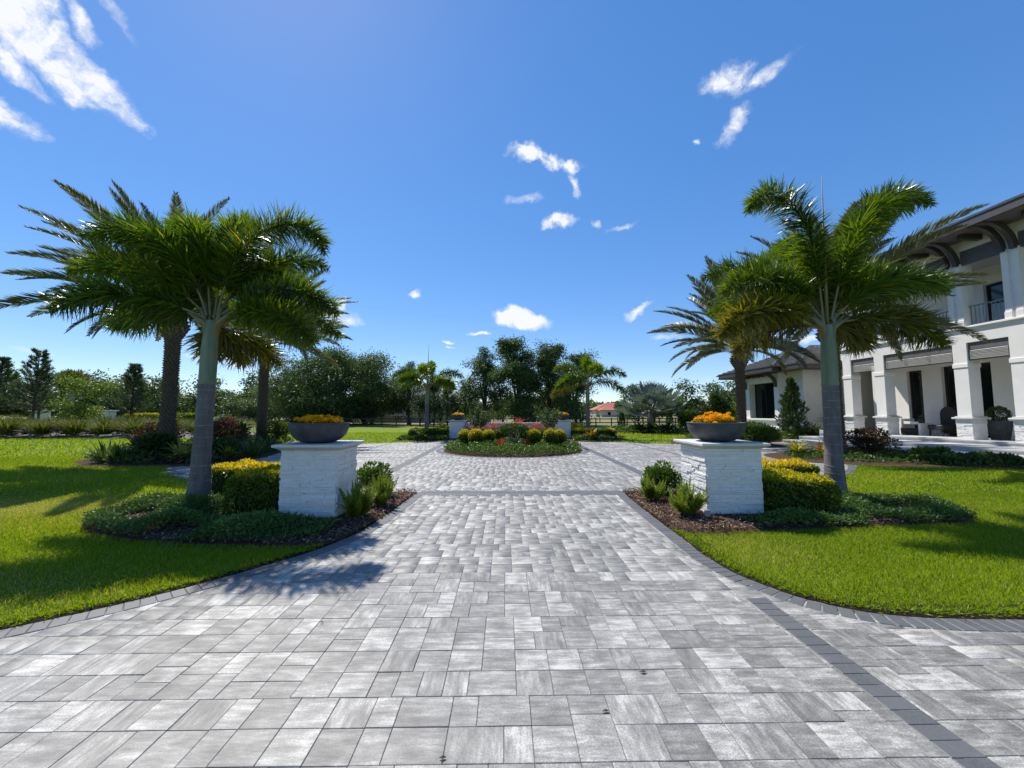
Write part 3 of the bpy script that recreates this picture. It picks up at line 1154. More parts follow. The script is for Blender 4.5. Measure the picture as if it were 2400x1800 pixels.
def grass(layers, name, label):
    L = Leaves()
    for (n, y0, y1, xl, h, w) in layers:
        X, Y = blades(n, y0, y1, xl, h, w, 0)
        n = len(X)
        # patches of growth: low-frequency height and colour
        f = 0.5 + 0.25 * np.sin(X * 1.7 + 1.3 * np.sin(Y * 1.1)) + 0.25 * np.sin(Y * 2.3 + 1.7 * np.sin(X * 0.9 + 2))
        dead = np.exp(-(((X + 8.0) / 2.2) ** 2 + ((Y - 6.6) / 0.8) ** 2)) + 0.5 * np.exp(-(((X + 4.6) / 1.2) ** 2 + ((Y - 3.6) / 0.4) ** 2)) + 0.45 * np.exp(-(((X - 2.8) / 0.5) ** 2 + ((Y - 4.5) / 0.6) ** 2))
        hh = h * (0.55 + 0.5 * f) * RNG.uniform(0.6, 1.25, n) * (1 - 0.45 * dead)
        a = RNG.uniform(0, 2 * pi, n)
        lean = RNG.uniform(0.1, 0.95, n)
        D = np.column_stack([np.cos(a) * lean, np.sin(a) * lean, np.ones(n)])
        b = RNG.uniform(0, 2 * pi, n)
        N_ = np.column_stack([np.cos(b), np.sin(b), np.full(n, 0.3)])
        tone = np.clip(0.18 + 0.42 * f + RNG.normal(0, 0.15, n), 0.0, 0.84)
        patch = np.clip(np.sin(X * 0.83 + 2.1 * np.sin(Y * 0.61 + 1)) * np.sin(Y * 0.97 + 1.6 * np.sin(X * 0.47)) - 0.35, 0, 1)
        isdead = RNG.random(n) < np.clip(dead * 0.95 + 0.04 + 0.22 * patch, 0, 0.88)
        tone = np.where(isdead, RNG.uniform(0.88, 1.0, n), tone)
        L.add(np.column_stack([X, Y, np.full(n, -0.012)]), D, N_, hh, w * RNG.uniform(0.7, 1.3, n), tone, 0.06)
    o = place(name, L.mesh(name, GRASS), kind='stuff')
    o['label'] = label


grass([(620000, 1.6, 7.5, 11, 0.058, 0.0062), (260000, 7.5, 14, 20, 0.07, 0.014), (90000, 14, 30, 40, 0.10, 0.045)], 'lawn_grass', 'mown green lawn grass on both sides of the drive')
# longer unclipped blades hanging along the soil lip
L = Leaves()
for c, nn in ((LE, NL), (RE, NR)):
    idx = RNG.integers(0, len(c), 16000)
    off = RNG.uniform(0.0, 0.12, len(idx)) ** 1.0
    P = c[idx] + nn[idx] * off[:, None] + RNG.normal(0, .03, (len(idx), 2)) * 0.5
    k = (P[:, 1] > 1.5) & ~in_beds(P[:, 0], P[:, 1])
    P, q, off = P[k], nn[idx][k], off[k]
    n = len(P)
    D = np.column_stack([-q[:, 0] * 0.5 + RNG.normal(0, .5, n), -q[:, 1] * 0.5 + RNG.normal(0, .5, n), RNG.uniform(0.2, 0.9, n)])
    keep = (off > 0.05) | (RNG.random(n) < 0.10)
    L.add(np.column_stack([P, np.full(n, 0.012)])[keep], D[keep], rand_unit(n)[keep], RNG.uniform(0.025, 0.06, n)[keep], 0.008, RNG.uniform(0.0, 0.6, n)[keep])
o = place('edge_grass', L.mesh('edge_grass', GRASS), kind='stuff')
o['label'] = 'ragged grass blades over the soil edge of the drive'

# ------------------------------------------------------------------ gate pillars with bowls
def ledge_stones(x0, x1, y0, y1, z0, z1, parent, rnd, joined=False, ch=0.04):
    """split-face ledge stone courses on four faces; every stone its own depth and length"""
    mb = MB()
    mshare = {}
    z = z0
    while z < z1 - 0.01:
        h = min(ch * rnd.choice((0.7, 0.85, 1.0, 1.3)), z1 - z)
        if z1 - z - h < 0.02:
            h = z1 - z
        for face in range(4):
            a0, a1 = (x0, x1) if face in (0, 2) else (y0, y1)
            a = a0
            while a < a1 - 0.005:
                w = rnd.uniform(0.16, 0.46) if not joined else rnd.uniform(0.2, 0.5)
                if a1 - a - w < 0.12:
                    w = a1 - a
                t = rnd.choice((0.003, 0.009, 0.015, 0.022))
                g = 0.0012
                lo, hi = a + g, a + w - g
                # corner stones run past the corner so the return shows
                bm = bmesh.new()
                nx = max(2, int(w / 0.07))
                front, back = [], []
                for iz in (0, 1):
                    for ix in range(nx + 1):
                        u = lo + (hi - lo) * ix / nx
                        jz = rnd.uniform(-0.0015, 0.0015)
                        jt = t + rnd.uniform(-0.0025, 0.0025)
                        front.append((u, jt, z + g + (h - 2 * g) * iz + jz))
                        back.append((u, -0.012, z + g + (h - 2 * g) * iz))

                def tr(p):
                    u, d, zz = p
                    if face == 0:
                        return (u, y0 - d, zz)
                    if face == 1:
                        return (x1 + d, u, zz)
                    if face == 2:
                        return (u, y1 + d, zz)
                    return (x0 - d, u, zz)
                vs = [tr(p) for p in front + back]
                n = nx + 1
                fs = []
                flip = face in (2, 3)
                def q(a_, b_, c_, d_):
                    fs.append((d_, c_, b_, a_) if flip else (a_, b_, c_, d_))
                for ix in range(nx):
                    q(ix, ix + 1, n + ix + 1, n + ix)
                    q(n + ix, n + ix + 1, 3 * n + ix + 1, 3 * n + ix)
                    q(2 * n + ix, 2 * n + ix + 1, ix + 1, ix)
                q(2 * n, 0, n, 3 * n)
                q(nx, 2 * n + nx, 3 * n + nx, n + nx)
                bm.free()
                if joined:
                    mb.add(vs, fs, rnd.random())
                else:
                    s_ = MB()
                    s_.add(vs, fs, rnd.random())
                    s_.build('stone', LEDGER, parent)
                a += w
        z += h
    if joined:
        mb.build('ledge_stone', LEDGER, parent, kind='stuff')


def pillar_cap(mb, cx, cy, hw, hd, z):
    """cast cap: sloping underside, flat slab with small arris"""
    def ring(o, zz):
        return [(cx - hw - o, cy - hd - o, zz), (cx + hw + o, cy - hd - o, zz), (cx + hw + o, cy + hd + o, zz), (cx - hw - o, cy + hd + o, zz)]
    rings = [ring(-0.02, z), ring(0.015, z), ring(0.03, z + 0.012), ring(0.085, z + 0.045), ring(0.098, z + 0.05), ring(0.098, z + 0.078), ring(0.09, z + 0.086)]
    vs = [p for r in rings for p in r]
    fs = []
    for i in range(len(rings) - 1):
        for k in range(4):
            j = (k + 1) % 4
            fs.append((i * 4 + k, i * 4 + j, i * 4 + 4 + j, i * 4 + 4 + k))
    t = (len(rings) - 1) * 4
    fs.append((t, t + 1, t + 2, t + 3))
    fs.append((3, 2, 1, 0))
    mb.add(vs, fs)


def pillar(name, label, cx, cy, hw, hd, seed, detailed, cat='pillar', group=None):
    p = thing(name, label, cat, (cx, cy, 0), 0, group)
    m = MB()
    m.box(cx - hw, cx + hw, cy - hd, cy + hd, -0.04, 1.0)
    m.build('core', LEDGER, p)
    ledge_stones(cx - hw, cx + hw, cy - hd, cy + hd, -0.02, 1.0, p, random.Random(seed), not detailed)
    m = MB()
    pillar_cap(m, cx, cy, hw, hd, 1.001)
    m.build('cap', CAST, p)
    return p


def bowl(label, cx, cy, z, R, H, group=None, n=56):
    b = thing('planter_bowl', label, 'planter', (cx, cy, z), 0, group)
    m = MB()
    prof = [(0.001, z + 0.002), (R * 0.40, z + 0.002), (R * 0.415, z + 0.008)]
    for i in range(1, 15):
        t = i / 14
        prof.append((R * (0.415 + 0.565 * sin(t * pi / 2) ** 0.9), z + 0.008 + H * 0.94 * (1 - cos(t * pi / 2)) ** 0.92))
    m.lathe(prof, cx, cy, n)
    m.build('shell', BOWL, b)
    m = MB()
    zr = z + 0.008 + H * 0.94
    m.lathe([(R * 0.98, zr), (R * 1.0, zr + 0.004), (R * 1.0, zr + 0.016), (R * 0.985, zr + 0.02), (R * 0.93, zr + 0.02), (R * 0.92, zr + 0.012), (R * 0.9, zr - 0.04)], cx, cy, n)
    m.build('rim', BOWL, b)
    m = MB()
    m.lathe([(R * 0.915, zr - 0.03), (R * 0.5, zr - 0.012), (0.001, zr - 0.005)], cx, cy, 28)
    m.build('potting_soil', SOIL, b)
    return b, zr


def blossom_mesh(seed, r):
    L = Leaves()
    n = 46
    d = rand_unit(n)
    d[:, 2] = np.abs(d[:, 2]) * 1.1 - 0.25
    d = unit(d)
    C = d * r * RNG.uniform(0.35, 0.75, n)[:, None]
    L.add(C, d + rand_unit(n) * 0.55, rand_unit(n), r * RNG.uniform(0.45, 0.75, n), r * 0.6, np.clip(0.45 + 0.35 * d[:, 2] + RNG.normal(0, .2, n), 0, 1), 0.15)
    return L.mesh('blossom', ORFL)


BLOSS = [blossom_mesh(i, 0.036) for i in range(4)]


def marigolds(label, cx, cy, z, R, n, dome, group, rnd, blo=True, skew=0.0):
    t = thing('marigolds', label, 'flowers', (cx, cy, z), 0, group)
    L = Leaves()
    k = 900 if blo else 350
    a = RNG.uniform(0, 2 * pi, k)
    r = R * np.sqrt(RNG.random(k))
    hz = dome * (1 - (r / R) ** 2) + 0.01
    C = np.column_stack([r * np.cos(a), r * np.sin(a), hz * RNG.uniform(0.05, 0.95, k)])
    L.add(C, rand_unit(k) + [0, 0, .3], rand_unit(k), RNG.uniform(.03, .07, k), .016, RNG.uniform(0, .8, k))
    place('foliage', L.mesh('foliage', GREENC), t)
    if blo:
        pts = []
        tries = 0
        while len(pts) < n and tries < 20000:
            tries += 1
            rr = R * sqrt(rnd.random())
            aa = rnd.uniform(0, 2 * pi)
            x, y = rr * cos(aa), rr * sin(aa)
            zz = dome * (1 - 0.85 * (rr / R) ** 2) + 0.02 + (rnd.uniform(-.035, .06) if skew else rnd.uniform(-.02, .03)) + skew * x
            if all((x - q[0]) ** 2 + (y - q[1]) ** 2 + (zz - q[2]) ** 2 > 0.042 ** 2 for q in pts):
                pts.append((x, y, zz))
        for q in pts:
            o = place('blossom', rnd.choice(BLOSS), t, loc=q)
            s = rnd.uniform(0.8, 1.2)
            o.scale = (s, s, s * 0.9)
            o.rotation_euler = (rnd.uniform(-.5, .5), rnd.uniform(-.5, .5), rnd.uniform(0, 6))
    else:
        n2 = 260
        a = RNG.uniform(0, 2 * pi, n2)
        r = R * np.sqrt(RNG.random(n2))
        C = np.column_stack([r * np.cos(a), r * np.sin(a), dome * (1 - .8 * (r / R) ** 2) + RNG.uniform(0, .05, n2)])
        L = Leaves()
        L.add(C, rand_unit(n2), rand_unit(n2), .07, .06, RNG.random(n2))
        place('blossoms', L.mesh('blossoms', ORFL), t)


rp = random.Random(3)
GPIL = 'white ledge stone gate pillars'
pillar('gate_pillar', 'white ledge stone pillar left of the drive, fully in shade towards us', -2.82, 6.05, 0.395, 0.36, 21, True)
pillar('gate_pillar', 'white ledge stone pillar right of the drive with one sunlit face', 3.42, 6.24, 0.415, 0.40, 22, True)
_, zr = bowl('wide grey bowl on the left near pillar', -2.86, 6.05, 1.088, 0.435, 0.29)
marigolds('dense low dome of orange marigolds in the left near bowl', -2.86, 6.05, zr, 0.34, 105, 0.075, None, rp)
_, zr = bowl('wide grey bowl on the right near pillar', 3.38, 6.22, 1.088, 0.435, 0.29)
marigolds('looser orange marigolds with raised heads in the right near bowl', 3.38, 6.22, zr, 0.34, 70, 0.085, None, rp, True, 0.07)
pillar('wall_pillar', 'far white pillar at the left end of the garden wall', -2.82, 23.0, 0.42, 0.42, 23, False)
pillar('wall_pillar', 'far white pillar at the right end of the garden wall', 3.35, 23.0, 0.42, 0.42, 24, False)
_, zr = bowl('grey bowl on the far left wall pillar', -2.82, 23.0, 1.088, 0.43, 0.29, None, 28)
marigolds('faded orange and green planting in the far left bowl', -2.82, 23.0, zr, 0.36, 0, 0.1, None, rp, False)
_, zr = bowl('grey bowl on the far right wall pillar', 3.35, 23.0, 1.088, 0.43, 0.29, None, 28)
marigolds('bright orange flowers in the far right bowl', 3.35, 23.0, zr, 0.36, 0, 0.12, None, rp, False)

w = thing('garden_wall', 'low white wall with pale coping behind the red flowers', 'wall', (0.26, 23.1, 0))
m = MB()
m.box(-2.4, 2.93, 22.95, 23.25, -0.05, 0.86)
m.build('wall_body', LEDGER, w)
ledge_stones(-2.395, 2.925, 22.95, 23.25, 0.0, 0.86, w, random.Random(5), True, 0.06)
m = MB()
m.box(-2.4, 2.93, 22.88, 23.32, 0.861, 0.925, 0.01)
m.build('coping', CAST, w)

# landscape spotlight beside the right pillar
sp = thing('spotlight', 'small bronze garden spotlight on a stake by the right pillar', 'lamp', (2.83, 5.52, 0.04))
m = MB()
m.tube([(2.83, 5.52, 0.0), (2.83, 5.52, 0.1)], 0.008, 8)
m.build('stake', DARKM, sp)
m = MB()
m.box(2.795, 2.865, 5.49, 5.545, 0.09, 0.185, 0.008)
m.build('housing', RAIL, sp)
m = MB()
m.box(2.803, 2.857, 5.544, 5.549, 0.1, 0.176)
m.build('lens', GLASS, sp)

# ------------------------------------------------------------------ the house
H = thing('house', 'white two storey house with columned porch and dark eaves', 'house', (20.0, 14.0, 0))
XF, XB = 18.0, 20.2
ZP = 0.49
COLY = [19.86, 18.09, 14.73, 12.96]      # near edge of each pedestal
YN, YE = 3.0, 24.0

# floor slab and steps
porch_poly = [(16.3, 20.0), (17.0, 18.2), (17.55, 16.4), (17.8, 14.4), (17.85, 9.0), (17.85, 3.0), (21.0, 3.0), (21.0, 20.0)]
st2 = [(15.05, 19.8), (15.7, 17.2), (16.25, 14.7), (16.5, 12.0), (16.6, 3.0), (18.2, 3.0), (18.2, 19.8)]
st3 = [(14.05, 19.6), (14.5, 16.5), (15.0, 13.6), (15.25, 11.0), (15.4, 3.0), (18.0, 3.0), (18.0, 19.6)]
stp = thing('porch_steps', 'three wide grey stone steps climbing to the porch', 'steps', (16, 14, 0))
for poly, z0, z1 in ((st3, -0.05, 0.17), (st2, 0.0, 0.33), (porch_poly, 0.0, ZP)):
    m = MB()
    m.prism(poly[::-1], z0, z1 - 0.05)
    m.build('riser', STEP, stp)
    # nosing slab cut into stones along the edge
    cx = sum(p[0] for p in poly) / len(poly)
    n = len(poly)
    big = [(p[0] - 0.03 if p[0] < 17.9 else p[0], p[1]) for p in poly]
    ys = sorted(set([19.7 - 1.1 * i for i in range(16)]))
    m = MB()
    m.prism(big[::-1], z1 - 0.0495, z1)
    m.build('tread', STEP, stp)
m = MB()
m.box(16.5, 16.8, 20.02, 20.3, 0.3, 0.62, 0.01)
m.build('end_block', STEP, stp)

wall = MB()


def wall_with_openings(mb, x, y0, y1, z0, z1, ops, th=0.25):
    """wall slab at X = x..x+th, with rectangular openings (ya, yb, za, zb)"""
    ys = sorted(set([y0, y1] + [v for o in ops for v in o[:2]]))
    for a, b in zip(ys[:-1], ys[1:]):
        zs = [(z0, z1)]
        for (ya, yb, za, zb) in ops:
            if ya <= a + 1e-6 and yb >= b - 1e-6:
                new = []
                for (p, q) in zs:
                    if zb <= p or za >= q:
                        new.append((p, q))
                        continue
                    if za > p:
                        new.append((p, za))
                    if zb < q:
                        new.append((zb, q))
                zs = new
        for p, q in zs:
            mb.box(x, x + th, a, b, p, q)


low_ops = [(18.45, 19.15, ZP, 3.6), (15.75, 17.6, ZP, 3.65), (13.9, 14.6, ZP, 3.6), (10.2, 11.6, 1.2, 3.6), (6.5, 8.0, 1.2, 3.6)]
up_ops = [(18.5, 19.3, 4.95, 6.9), (16.37, 16.95, 4.95, 6.9), (14.9, 15.77, 4.95, 6.9), (10.0, 11.5, 5.6, 7.1), (6.5, 8.0, 5.6, 7.1)]
wall_with_openings(wall, XB, YN, 21.0, 0.0, 4.3, low_ops)
wall_with_openings(wall, XB, YN, 21.0, 4.3, 8.3, up_ops)
wall.box(XB, XB + 0.25, 21.0, YE, 4.3, 8.3)
wall.box(XB + 0.25, 34, YN, YN + 0.25, 0, 8.3)
wall.box(XB + 0.25, 34, YE - 0.25, YE, 3.0, 8.3)
wall.box(33.75, 34, YN + 0.25, YE - 0.25, 0, 8.3)
# small returns closing the porch at the wing
wall.box(XB + 0.25, XB + 3, 20.75, 21.0, 0, 4.3)
wall.build('wall', WHITE, H)
m = MB()
m.box(XB + 0.3, 33.7, YN + .3, YE - .3, 4.0, 4.2)
m.build('floor_slab', WHITE, H)


def framed(parent, x, y0, y1, z0, z1, glass=GLASS, name='window', fr=0.06, mull=(), inset=0.14):
    f = MB()
    a = x + inset
    f.box(a, a + 0.08, y0, y0 + fr, z0, z1)
    f.box(a, a + 0.08, y1 - fr, y1, z0, z1)
    f.box(a, a + 0.08, y0 + fr, y1 - fr, z1 - fr, z1)
    f.box(a, a + 0.08, y0 + fr, y1 - fr, z0, z0 + fr)
    for k in mull:
        yy = y0 + (y1 - y0) * k
        f.box(a - 0.004, a + 0.07, yy - 0.025, yy + 0.025, z0 + fr, z1 - fr)
    o = f.build(name, BLACK, parent)
    g = MB()
    g.box(a + 0.03, a + 0.045, y0 + fr, y1 - fr, z0 + fr, z1 - fr)
    g.build('pane', glass, o)
    return o


framed(H, XB, 18.45, 19.15, ZP, 3.6)
d = framed(H, XB, 15.75, 17.6, ZP, 3.65, name='front_door', mull=(0.5,), fr=0.08)
m = MB()
m.tube([(XB + 0.1, 16.60, 1.2), (XB + 0.1, 16.60, 2.0)], 0.012)
m.tube([(XB + 0.1, 16.75, 1.2), (XB + 0.1, 16.75, 2.0)], 0.012)
m.build('handle', RAIL, d)
framed(H, XB, 13.9, 14.6, ZP, 3.6)
framed(H, XB, 10.2, 11.6, 1.2, 3.6, mull=(0.5,))
framed(H, XB, 6.5, 8.0, 1.2, 3.6, mull=(0.5,))
for (a, b, c, d_) in up_ops:
    o = framed(H, XB, a, b, c, d_)
    if (a, b) == (14.9, 15.77):
        m = MB()
        m.box(XB + 0.155, XB + 0.165, a + 0.1, b - 0.1, 4.95 + .06, 6.05)
        m.build('roller_blind', SHADE, o)
# teal window on the stair wall above the wing
m = MB()
m.box(XB - 0.03, XB + 0.0, 22.6, 23.7, 5.1, 6.5)
o = m.build('window', DARKM, H, label='teal tinted upper window above the wing roof')
m = MB()
m.box(XB - 0.04, XB - 0.031, 22.68, 23.62, 5.18, 6.42)
m.build('pane', TEALG, o)

# porch ceiling, balcony slab and parapet beam
m = MB()
m.box(18.5, XB, YN, 20.45, 4.05, 4.12)
m.build('porch_ceiling', CEIL, H)
m = MB()
m.box(XF + 0.06, 18.54, YN, 20.40, 4.26, 4.82)
m.box(18.54, XB, YN, 20.40, 4.5, 4.86)
m.box(18.54, XB, 20.2, 20.40, 4.12, 4.5)
m.build('balcony_beam', WHITE, H)
m = MB()
m.box(XF - 0.03, 18.6, YN, 20.49, 4.821, 4.90, 0.012)
m.build('balcony_ledge', WTRIM, H)

# columns: pedestal of ledge stone, cast cap, shaft, neck band
for i, y in enumerate(COLY + [7.4, 5.6, 3.2]):
    c = thing_c = None
    m = MB()
    m.box(XF + 0.06, XF + 0.54, y + 0.06, y + 0.54, 1.37, 4.26)
    col = m.build('column', WHITE, H)
    m = MB()
    m.box(XF + 0.03, XF + 0.57, y + 0.03, y + 0.57, ZP, 1.28)
    m.build('pedestal_core', LEDGER, col)
    ledge_stones(XF + 0.03, XF + 0.57, y + 0.03, y + 0.57, ZP, 1.1, col, random.Random(40 + i), True, 0.055)
    m = MB()
    m.box(XF + 0.012, XF + 0.588, y + 0.012, y + 0.588, 1.1, 1.27)
    m.box(XF - 0.07, XF + 0.67, y - 0.07, y + 0.67, 1.275, 1.345, 0.015)
    m.box(XF + 0.0, XF + 0.6, y + 0.0, y + 0.6, 1.345, 1.385, 0.008)
    m.build('pedestal_cap', CAST, col)
    m = MB()
    m.box(XF + 0.03, XF + 0.57, y + 0.03, y + 0.57, 3.3, 3.47, 0.012)
    m.build('neck_band', WTRIM, col)
    # paired pilasters of the upper storey
    m = MB()
    m.box(XF + 0.1, XF + 0.5, y + 0.1, y + 0.5, 4.9, 8.1)
    up = m.build('pilaster', WTRIM, H)
    m = MB()
    m.box(XF + 0.05, XF + 0.55, y + 0.05, y + 0.24, 5.16, 7.42)
    m.box(XF + 0.05, XF + 0.55, y + 0.36, y + 0.55, 5.16, 7.42)
    m.build('shaft', WTRIM, up)
    m = MB()
    m.box(XF + 0.03, XF + 0.57, y + 0.03, y + 0.26, 4.902, 5.16, 0.01)
    m.box(XF + 0.03, XF + 0.57, y + 0.34, y + 0.57, 4.902, 5.16, 0.01)
    m.build('plinth', WTRIM, up)
    # curved timber brackets, two to a column, carrying the eave
    for dy in (0.06, 0.40):
        m = MB()
        pts = []
        for k in range(11):
            t = k / 10 * pi / 2
            pts.append((XF + 0.02 - 1.12 * (1 - cos(t)), 7.35 + 1.02 * sin(t)))
        vs = []
        w_ = 0.075
        for k, (x, z) in enumerate(pts):
            t = k / 10 * pi / 2
            nx, nz = cos(t), sin(t)
            r = 0.10
            for sx, sy in ((-1, -1), (1, -1), (1, 1), (-1, 1)):
                vs.append((x + nx * r * sx * -1, y + dy + 0.07 + sy * w_, z - (-nz) * r * sx * -1))
        fs = []
        for k in range(10):
            for q in range(4):
                q2 = (q + 1) % 4
                fs.append((k * 4 + q, k * 4 + q2, k * 4 + 4 + q2, k * 4 + 4 + q))
        fs += [(0, 1, 2, 3), (43, 42, 41, 40)]
        m.add(vs, fs)
        m.build('bracket', DARKM, H)

bays = [(COLY[0], COLY[1] + 0.6), (COLY[1], COLY[2] + 0.6), (COLY[2], COLY[3] + 0.6), (COLY[3], 8.0)]
for bi, (yb, ya) in enumerate([(COLY[0], COLY[1] + .6), (COLY[1], COLY[2] + .6), (COLY[2], COLY[3] + .6), (COLY[3], 7.4 + .6), (7.4, 5.6 + .6)]):
    y0, y1 = ya - 0.06, yb + 0.06
    n = 3 if y1 - y0 > 2 else 1
    # lower shutters hung under the beam
    m = MB()
    m.box(XF + 0.12, XF + 0.2, y0, y1, 3.98, 4.26)
    m.box(XF + 0.12, XF + 0.2, y1 - 0.07, y1, 3.56, 3.98)
    m.box(XF + 0.12, XF + 0.2, y0, y0 + 0.07, 3.56, 3.98)
    m.box(XF + 0.12, XF + 0.2, y0 + 0.07, y1 - 0.07, 3.56, 3.60)
    for k in range(1, n):
        yy = y0 + (y1 - y0) * k / n
        m.box(XF + 0.11, XF + 0.2, yy - 0.035, yy + 0.035, 3.6, 3.98)
    sh = m.build('louvre_shutter', GREYLOUV, H)
    for k in range(7):
        z = 3.618 + k * 0.052
        s_ = MB()
        vs = [(XF + 0.09, y0 + .07, z), (XF + 0.09, y1 - .07, z), (XF + 0.15, y1 - .07, z + 0.03), (XF + 0.15, y0 + .07, z + 0.03),
              (XF + 0.094, y0 + .07, z - 0.01), (XF + 0.094, y1 - .07, z - 0.01), (XF + 0.154, y1 - .07, z + 0.02), (XF + 0.154, y0 + .07, z + 0.02)]
        s_.add(vs, [(0, 1, 2, 3), (7, 6, 5, 4), (0, 4, 5, 1), (2, 6, 7, 3), (0, 3, 7, 4), (1, 5, 6, 2)])
        s_.build('slat', SLATM, sh)
    # upper panels
    m = MB()
    m.box(XF + 0.16, XF + 0.22, y0, y1, 7.36, 7.93)
    m.box(XF + 0.13, XF + 0.16, y0, y0 + 0.06, 7.36, 7.93)
    m.box(XF + 0.13, XF + 0.16, y1 - 0.06, y1, 7.36, 7.93)
    for k in range(11):
        m.box(XF + 0.14, XF + 0.16, y0 + .06, y1 - .06, 7.38 + k * 0.05, 7.41 + k * 0.05)
    m.build('shade_panel', GREYLOUV, H)
    # balcony railing
    m = MB()
    m.box(XF + 0.28, XF + 0.33, y0 - .02, y1 + .02, 5.68, 5.72)
    r = m.build('railing', RAIL, H)
    m = MB()
    m.box(XF + 0.285, XF + 0.325, y0 - .02, y1 + .02, 4.97, 5.0)
    m.build('bottom_rail', RAIL, r)
    nb = int((y1 - y0) / 0.125)
    for k in range(nb):
        yy = y0 + (y1 - y0) * (k + 0.5) / nb
        s_ = MB()
        s_.box(XF + 0.295, XF + 0.315, yy - 0.01, yy + 0.01, 5.0, 5.68)
        s_.build('baluster', RAIL, r)
m = MB()
m.box(XF + 0.08, XF + 0.52, YN, 20.42, 7.93, 8.3)
m.box(XF + 0.52, XB, 20.2, 20.42, 7.93, 8.3)
m.build('eave_beam', WHITE, H)
m = MB()
m.box(XF + 0.52, XB, YN, 20.2, 7.6, 7.66)
m.build('balcony_ceiling', CEIL, H)
# soffit, fascia and gutter
m = MB()
m.box(16.85, XB + 1, YN - 1, 21.55, 8.3, 8.36)
m.build('soffit', SOFFIT, H)
m = MB()
m.box(16.78, 16.86, YN - 1, 21.62, 8.27, 8.55, 0.01)
m.box(16.86, 21, 21.54, 21.62, 8.27, 8.55, 0.01)
m.build('fascia', DARKM, H)
y = 20.9
while y > 4:
    if all(not (cy - 0.35 < y < cy + 0.95) for cy in COLY + [7.4, 5.6, 3.2]):
        m = MB()
        m.box(17.3, XF + 0.08, y - 0.09, y + 0.09, 8.1, 8.295)
        m.build('rafter_tail', DARKM, H)
    y -= 0.62


def roof_slope(mb, e0, e1, r0, r1, courses, th=0.075):
    """stepped courses of flat tile from the eave edge e0-e1 up to r0-r1"""
    e0, e1, r0, r1 = map(Vector, (e0, e1, r0, r1))
    nrm = (e1 - e0).cross(r0 - e0).normalized()
    if nrm.z < 0:
        nrm = -nrm
    for k in range(courses):
        t0, t1 = k / courses, (k + 1) / courses
        a, b = e0.lerp(r0, t0), e1.lerp(r1, t0)
        c, d = e1.lerp(r1, t1), e0.lerp(r0, t1)
        L = (b - a).length
        n = max(1, int(L / 0.34))
        sh = (k % 2) * 0.5
        cuts = [0.0] + [min(1, max(0, (i + sh) / n)) for i in range(0 if sh else 1, n + 1)]
        cuts = sorted(set(cuts + [1.0]))
        for u, v in zip(cuts[:-1], cuts[1:]):
            if v - u < 1e-4:
                continue
            gap = 0.004 / max(L, .1)
            jit = random.uniform(-0.004, 0.006)
            p = [a.lerp(b, u + gap), a.lerp(b, v - gap), d.lerp(c, v - gap), d.lerp(c, u + gap)]
            top = [p[0] + nrm * (th + jit), p[1] + nrm * (th + jit), p[2] + nrm * 0.004, p[3] + nrm * 0.004]
            mb.add(top + p, [(0, 1, 2, 3), (4, 5, 1, 0), (5, 6, 2, 1), (7, 4, 0, 3)], random.random())


def ridge_caps(mb, a, b, w=0.11, step=0.3):
    a, b = Vector(a), Vector(b)
    d = (b - a)
    n = int(d.length / step)
    u = d.normalized()
    s = u.cross(Vector((0, 0, 1))).normalized()
    upv = s.cross(u)
    for i in range(n):
        p, q = a.lerp(b, i / n), a.lerp(b, (i + 1.12) / n)
        vs = []
        for c, k in ((p, 1.0), (q, 0.86)):
            for ang in (-1.5, -0.75, 0, 0.75, 1.5):
                vs.append(c + s * sin(ang) * w * k + upv * (cos(ang) * w * 0.75 * k + (0.035 if k == 1 else 0.0)))
        fs = [(j, j + 1, j + 6, j + 5) for j in range(4)] + [(4, 3, 2, 1, 0)]
        mb.add(vs, fs, random.random())


m = MB()
RX, RY = 25.5, 12.5
roof_slope(m, (16.75, YN - 1, 8.55), (16.75, 21.65, 8.55), (25.4, 8.0, 11.6), (25.4, 13.0, 11.6), 26)
roof_slope(m, (35.2, 25.2, 8.55), (35.2, YN - 1, 8.55), (25.4, 13.0, 11.6), (25.4, 8.0, 11.6), 12)
roof_slope(m, (16.75, 21.65, 8.55), (35.2, 21.65, 8.55), (25.4, 13.0, 11.6), (25.5, 13.0, 11.6), 26)
rf = m.build('roof', TILE, H)
m = MB()
ridge_caps(m, (16.75, 21.65, 8.57), (25.4, 13.0, 11.62))
m.build('ridge_cap', TILE, rf, kind='stuff')

# single storey wing
W = thing('house_wing', 'white single storey wing with hipped tile roof and tall dark window', 'house wing', (21, 27, 0))
m = MB()
m.box(18.2, 27, 23.4, 23.65, -0.05, 4.15)
wall_with_openings(m, 18.2, 23.65, 30.3, -0.05, 4.15, [(24.81, 28.46, -0.05, 4.15)])
m.box(17.75, 18.2, 24.81, 25.0, -0.05, 4.12)
m.box(17.75, 18.2, 28.27, 28.46, -0.05, 4.12)
wall_with_openings(m, 17.7, 24.812, 28.458, 1.12, 4.1, [(25.3, 27.9, 1.12, 3.55)], 0.05)
m.box(18.2, 27, 30.05, 30.3, -0.05, 4.15)
m.build('wall', WHITE, W)
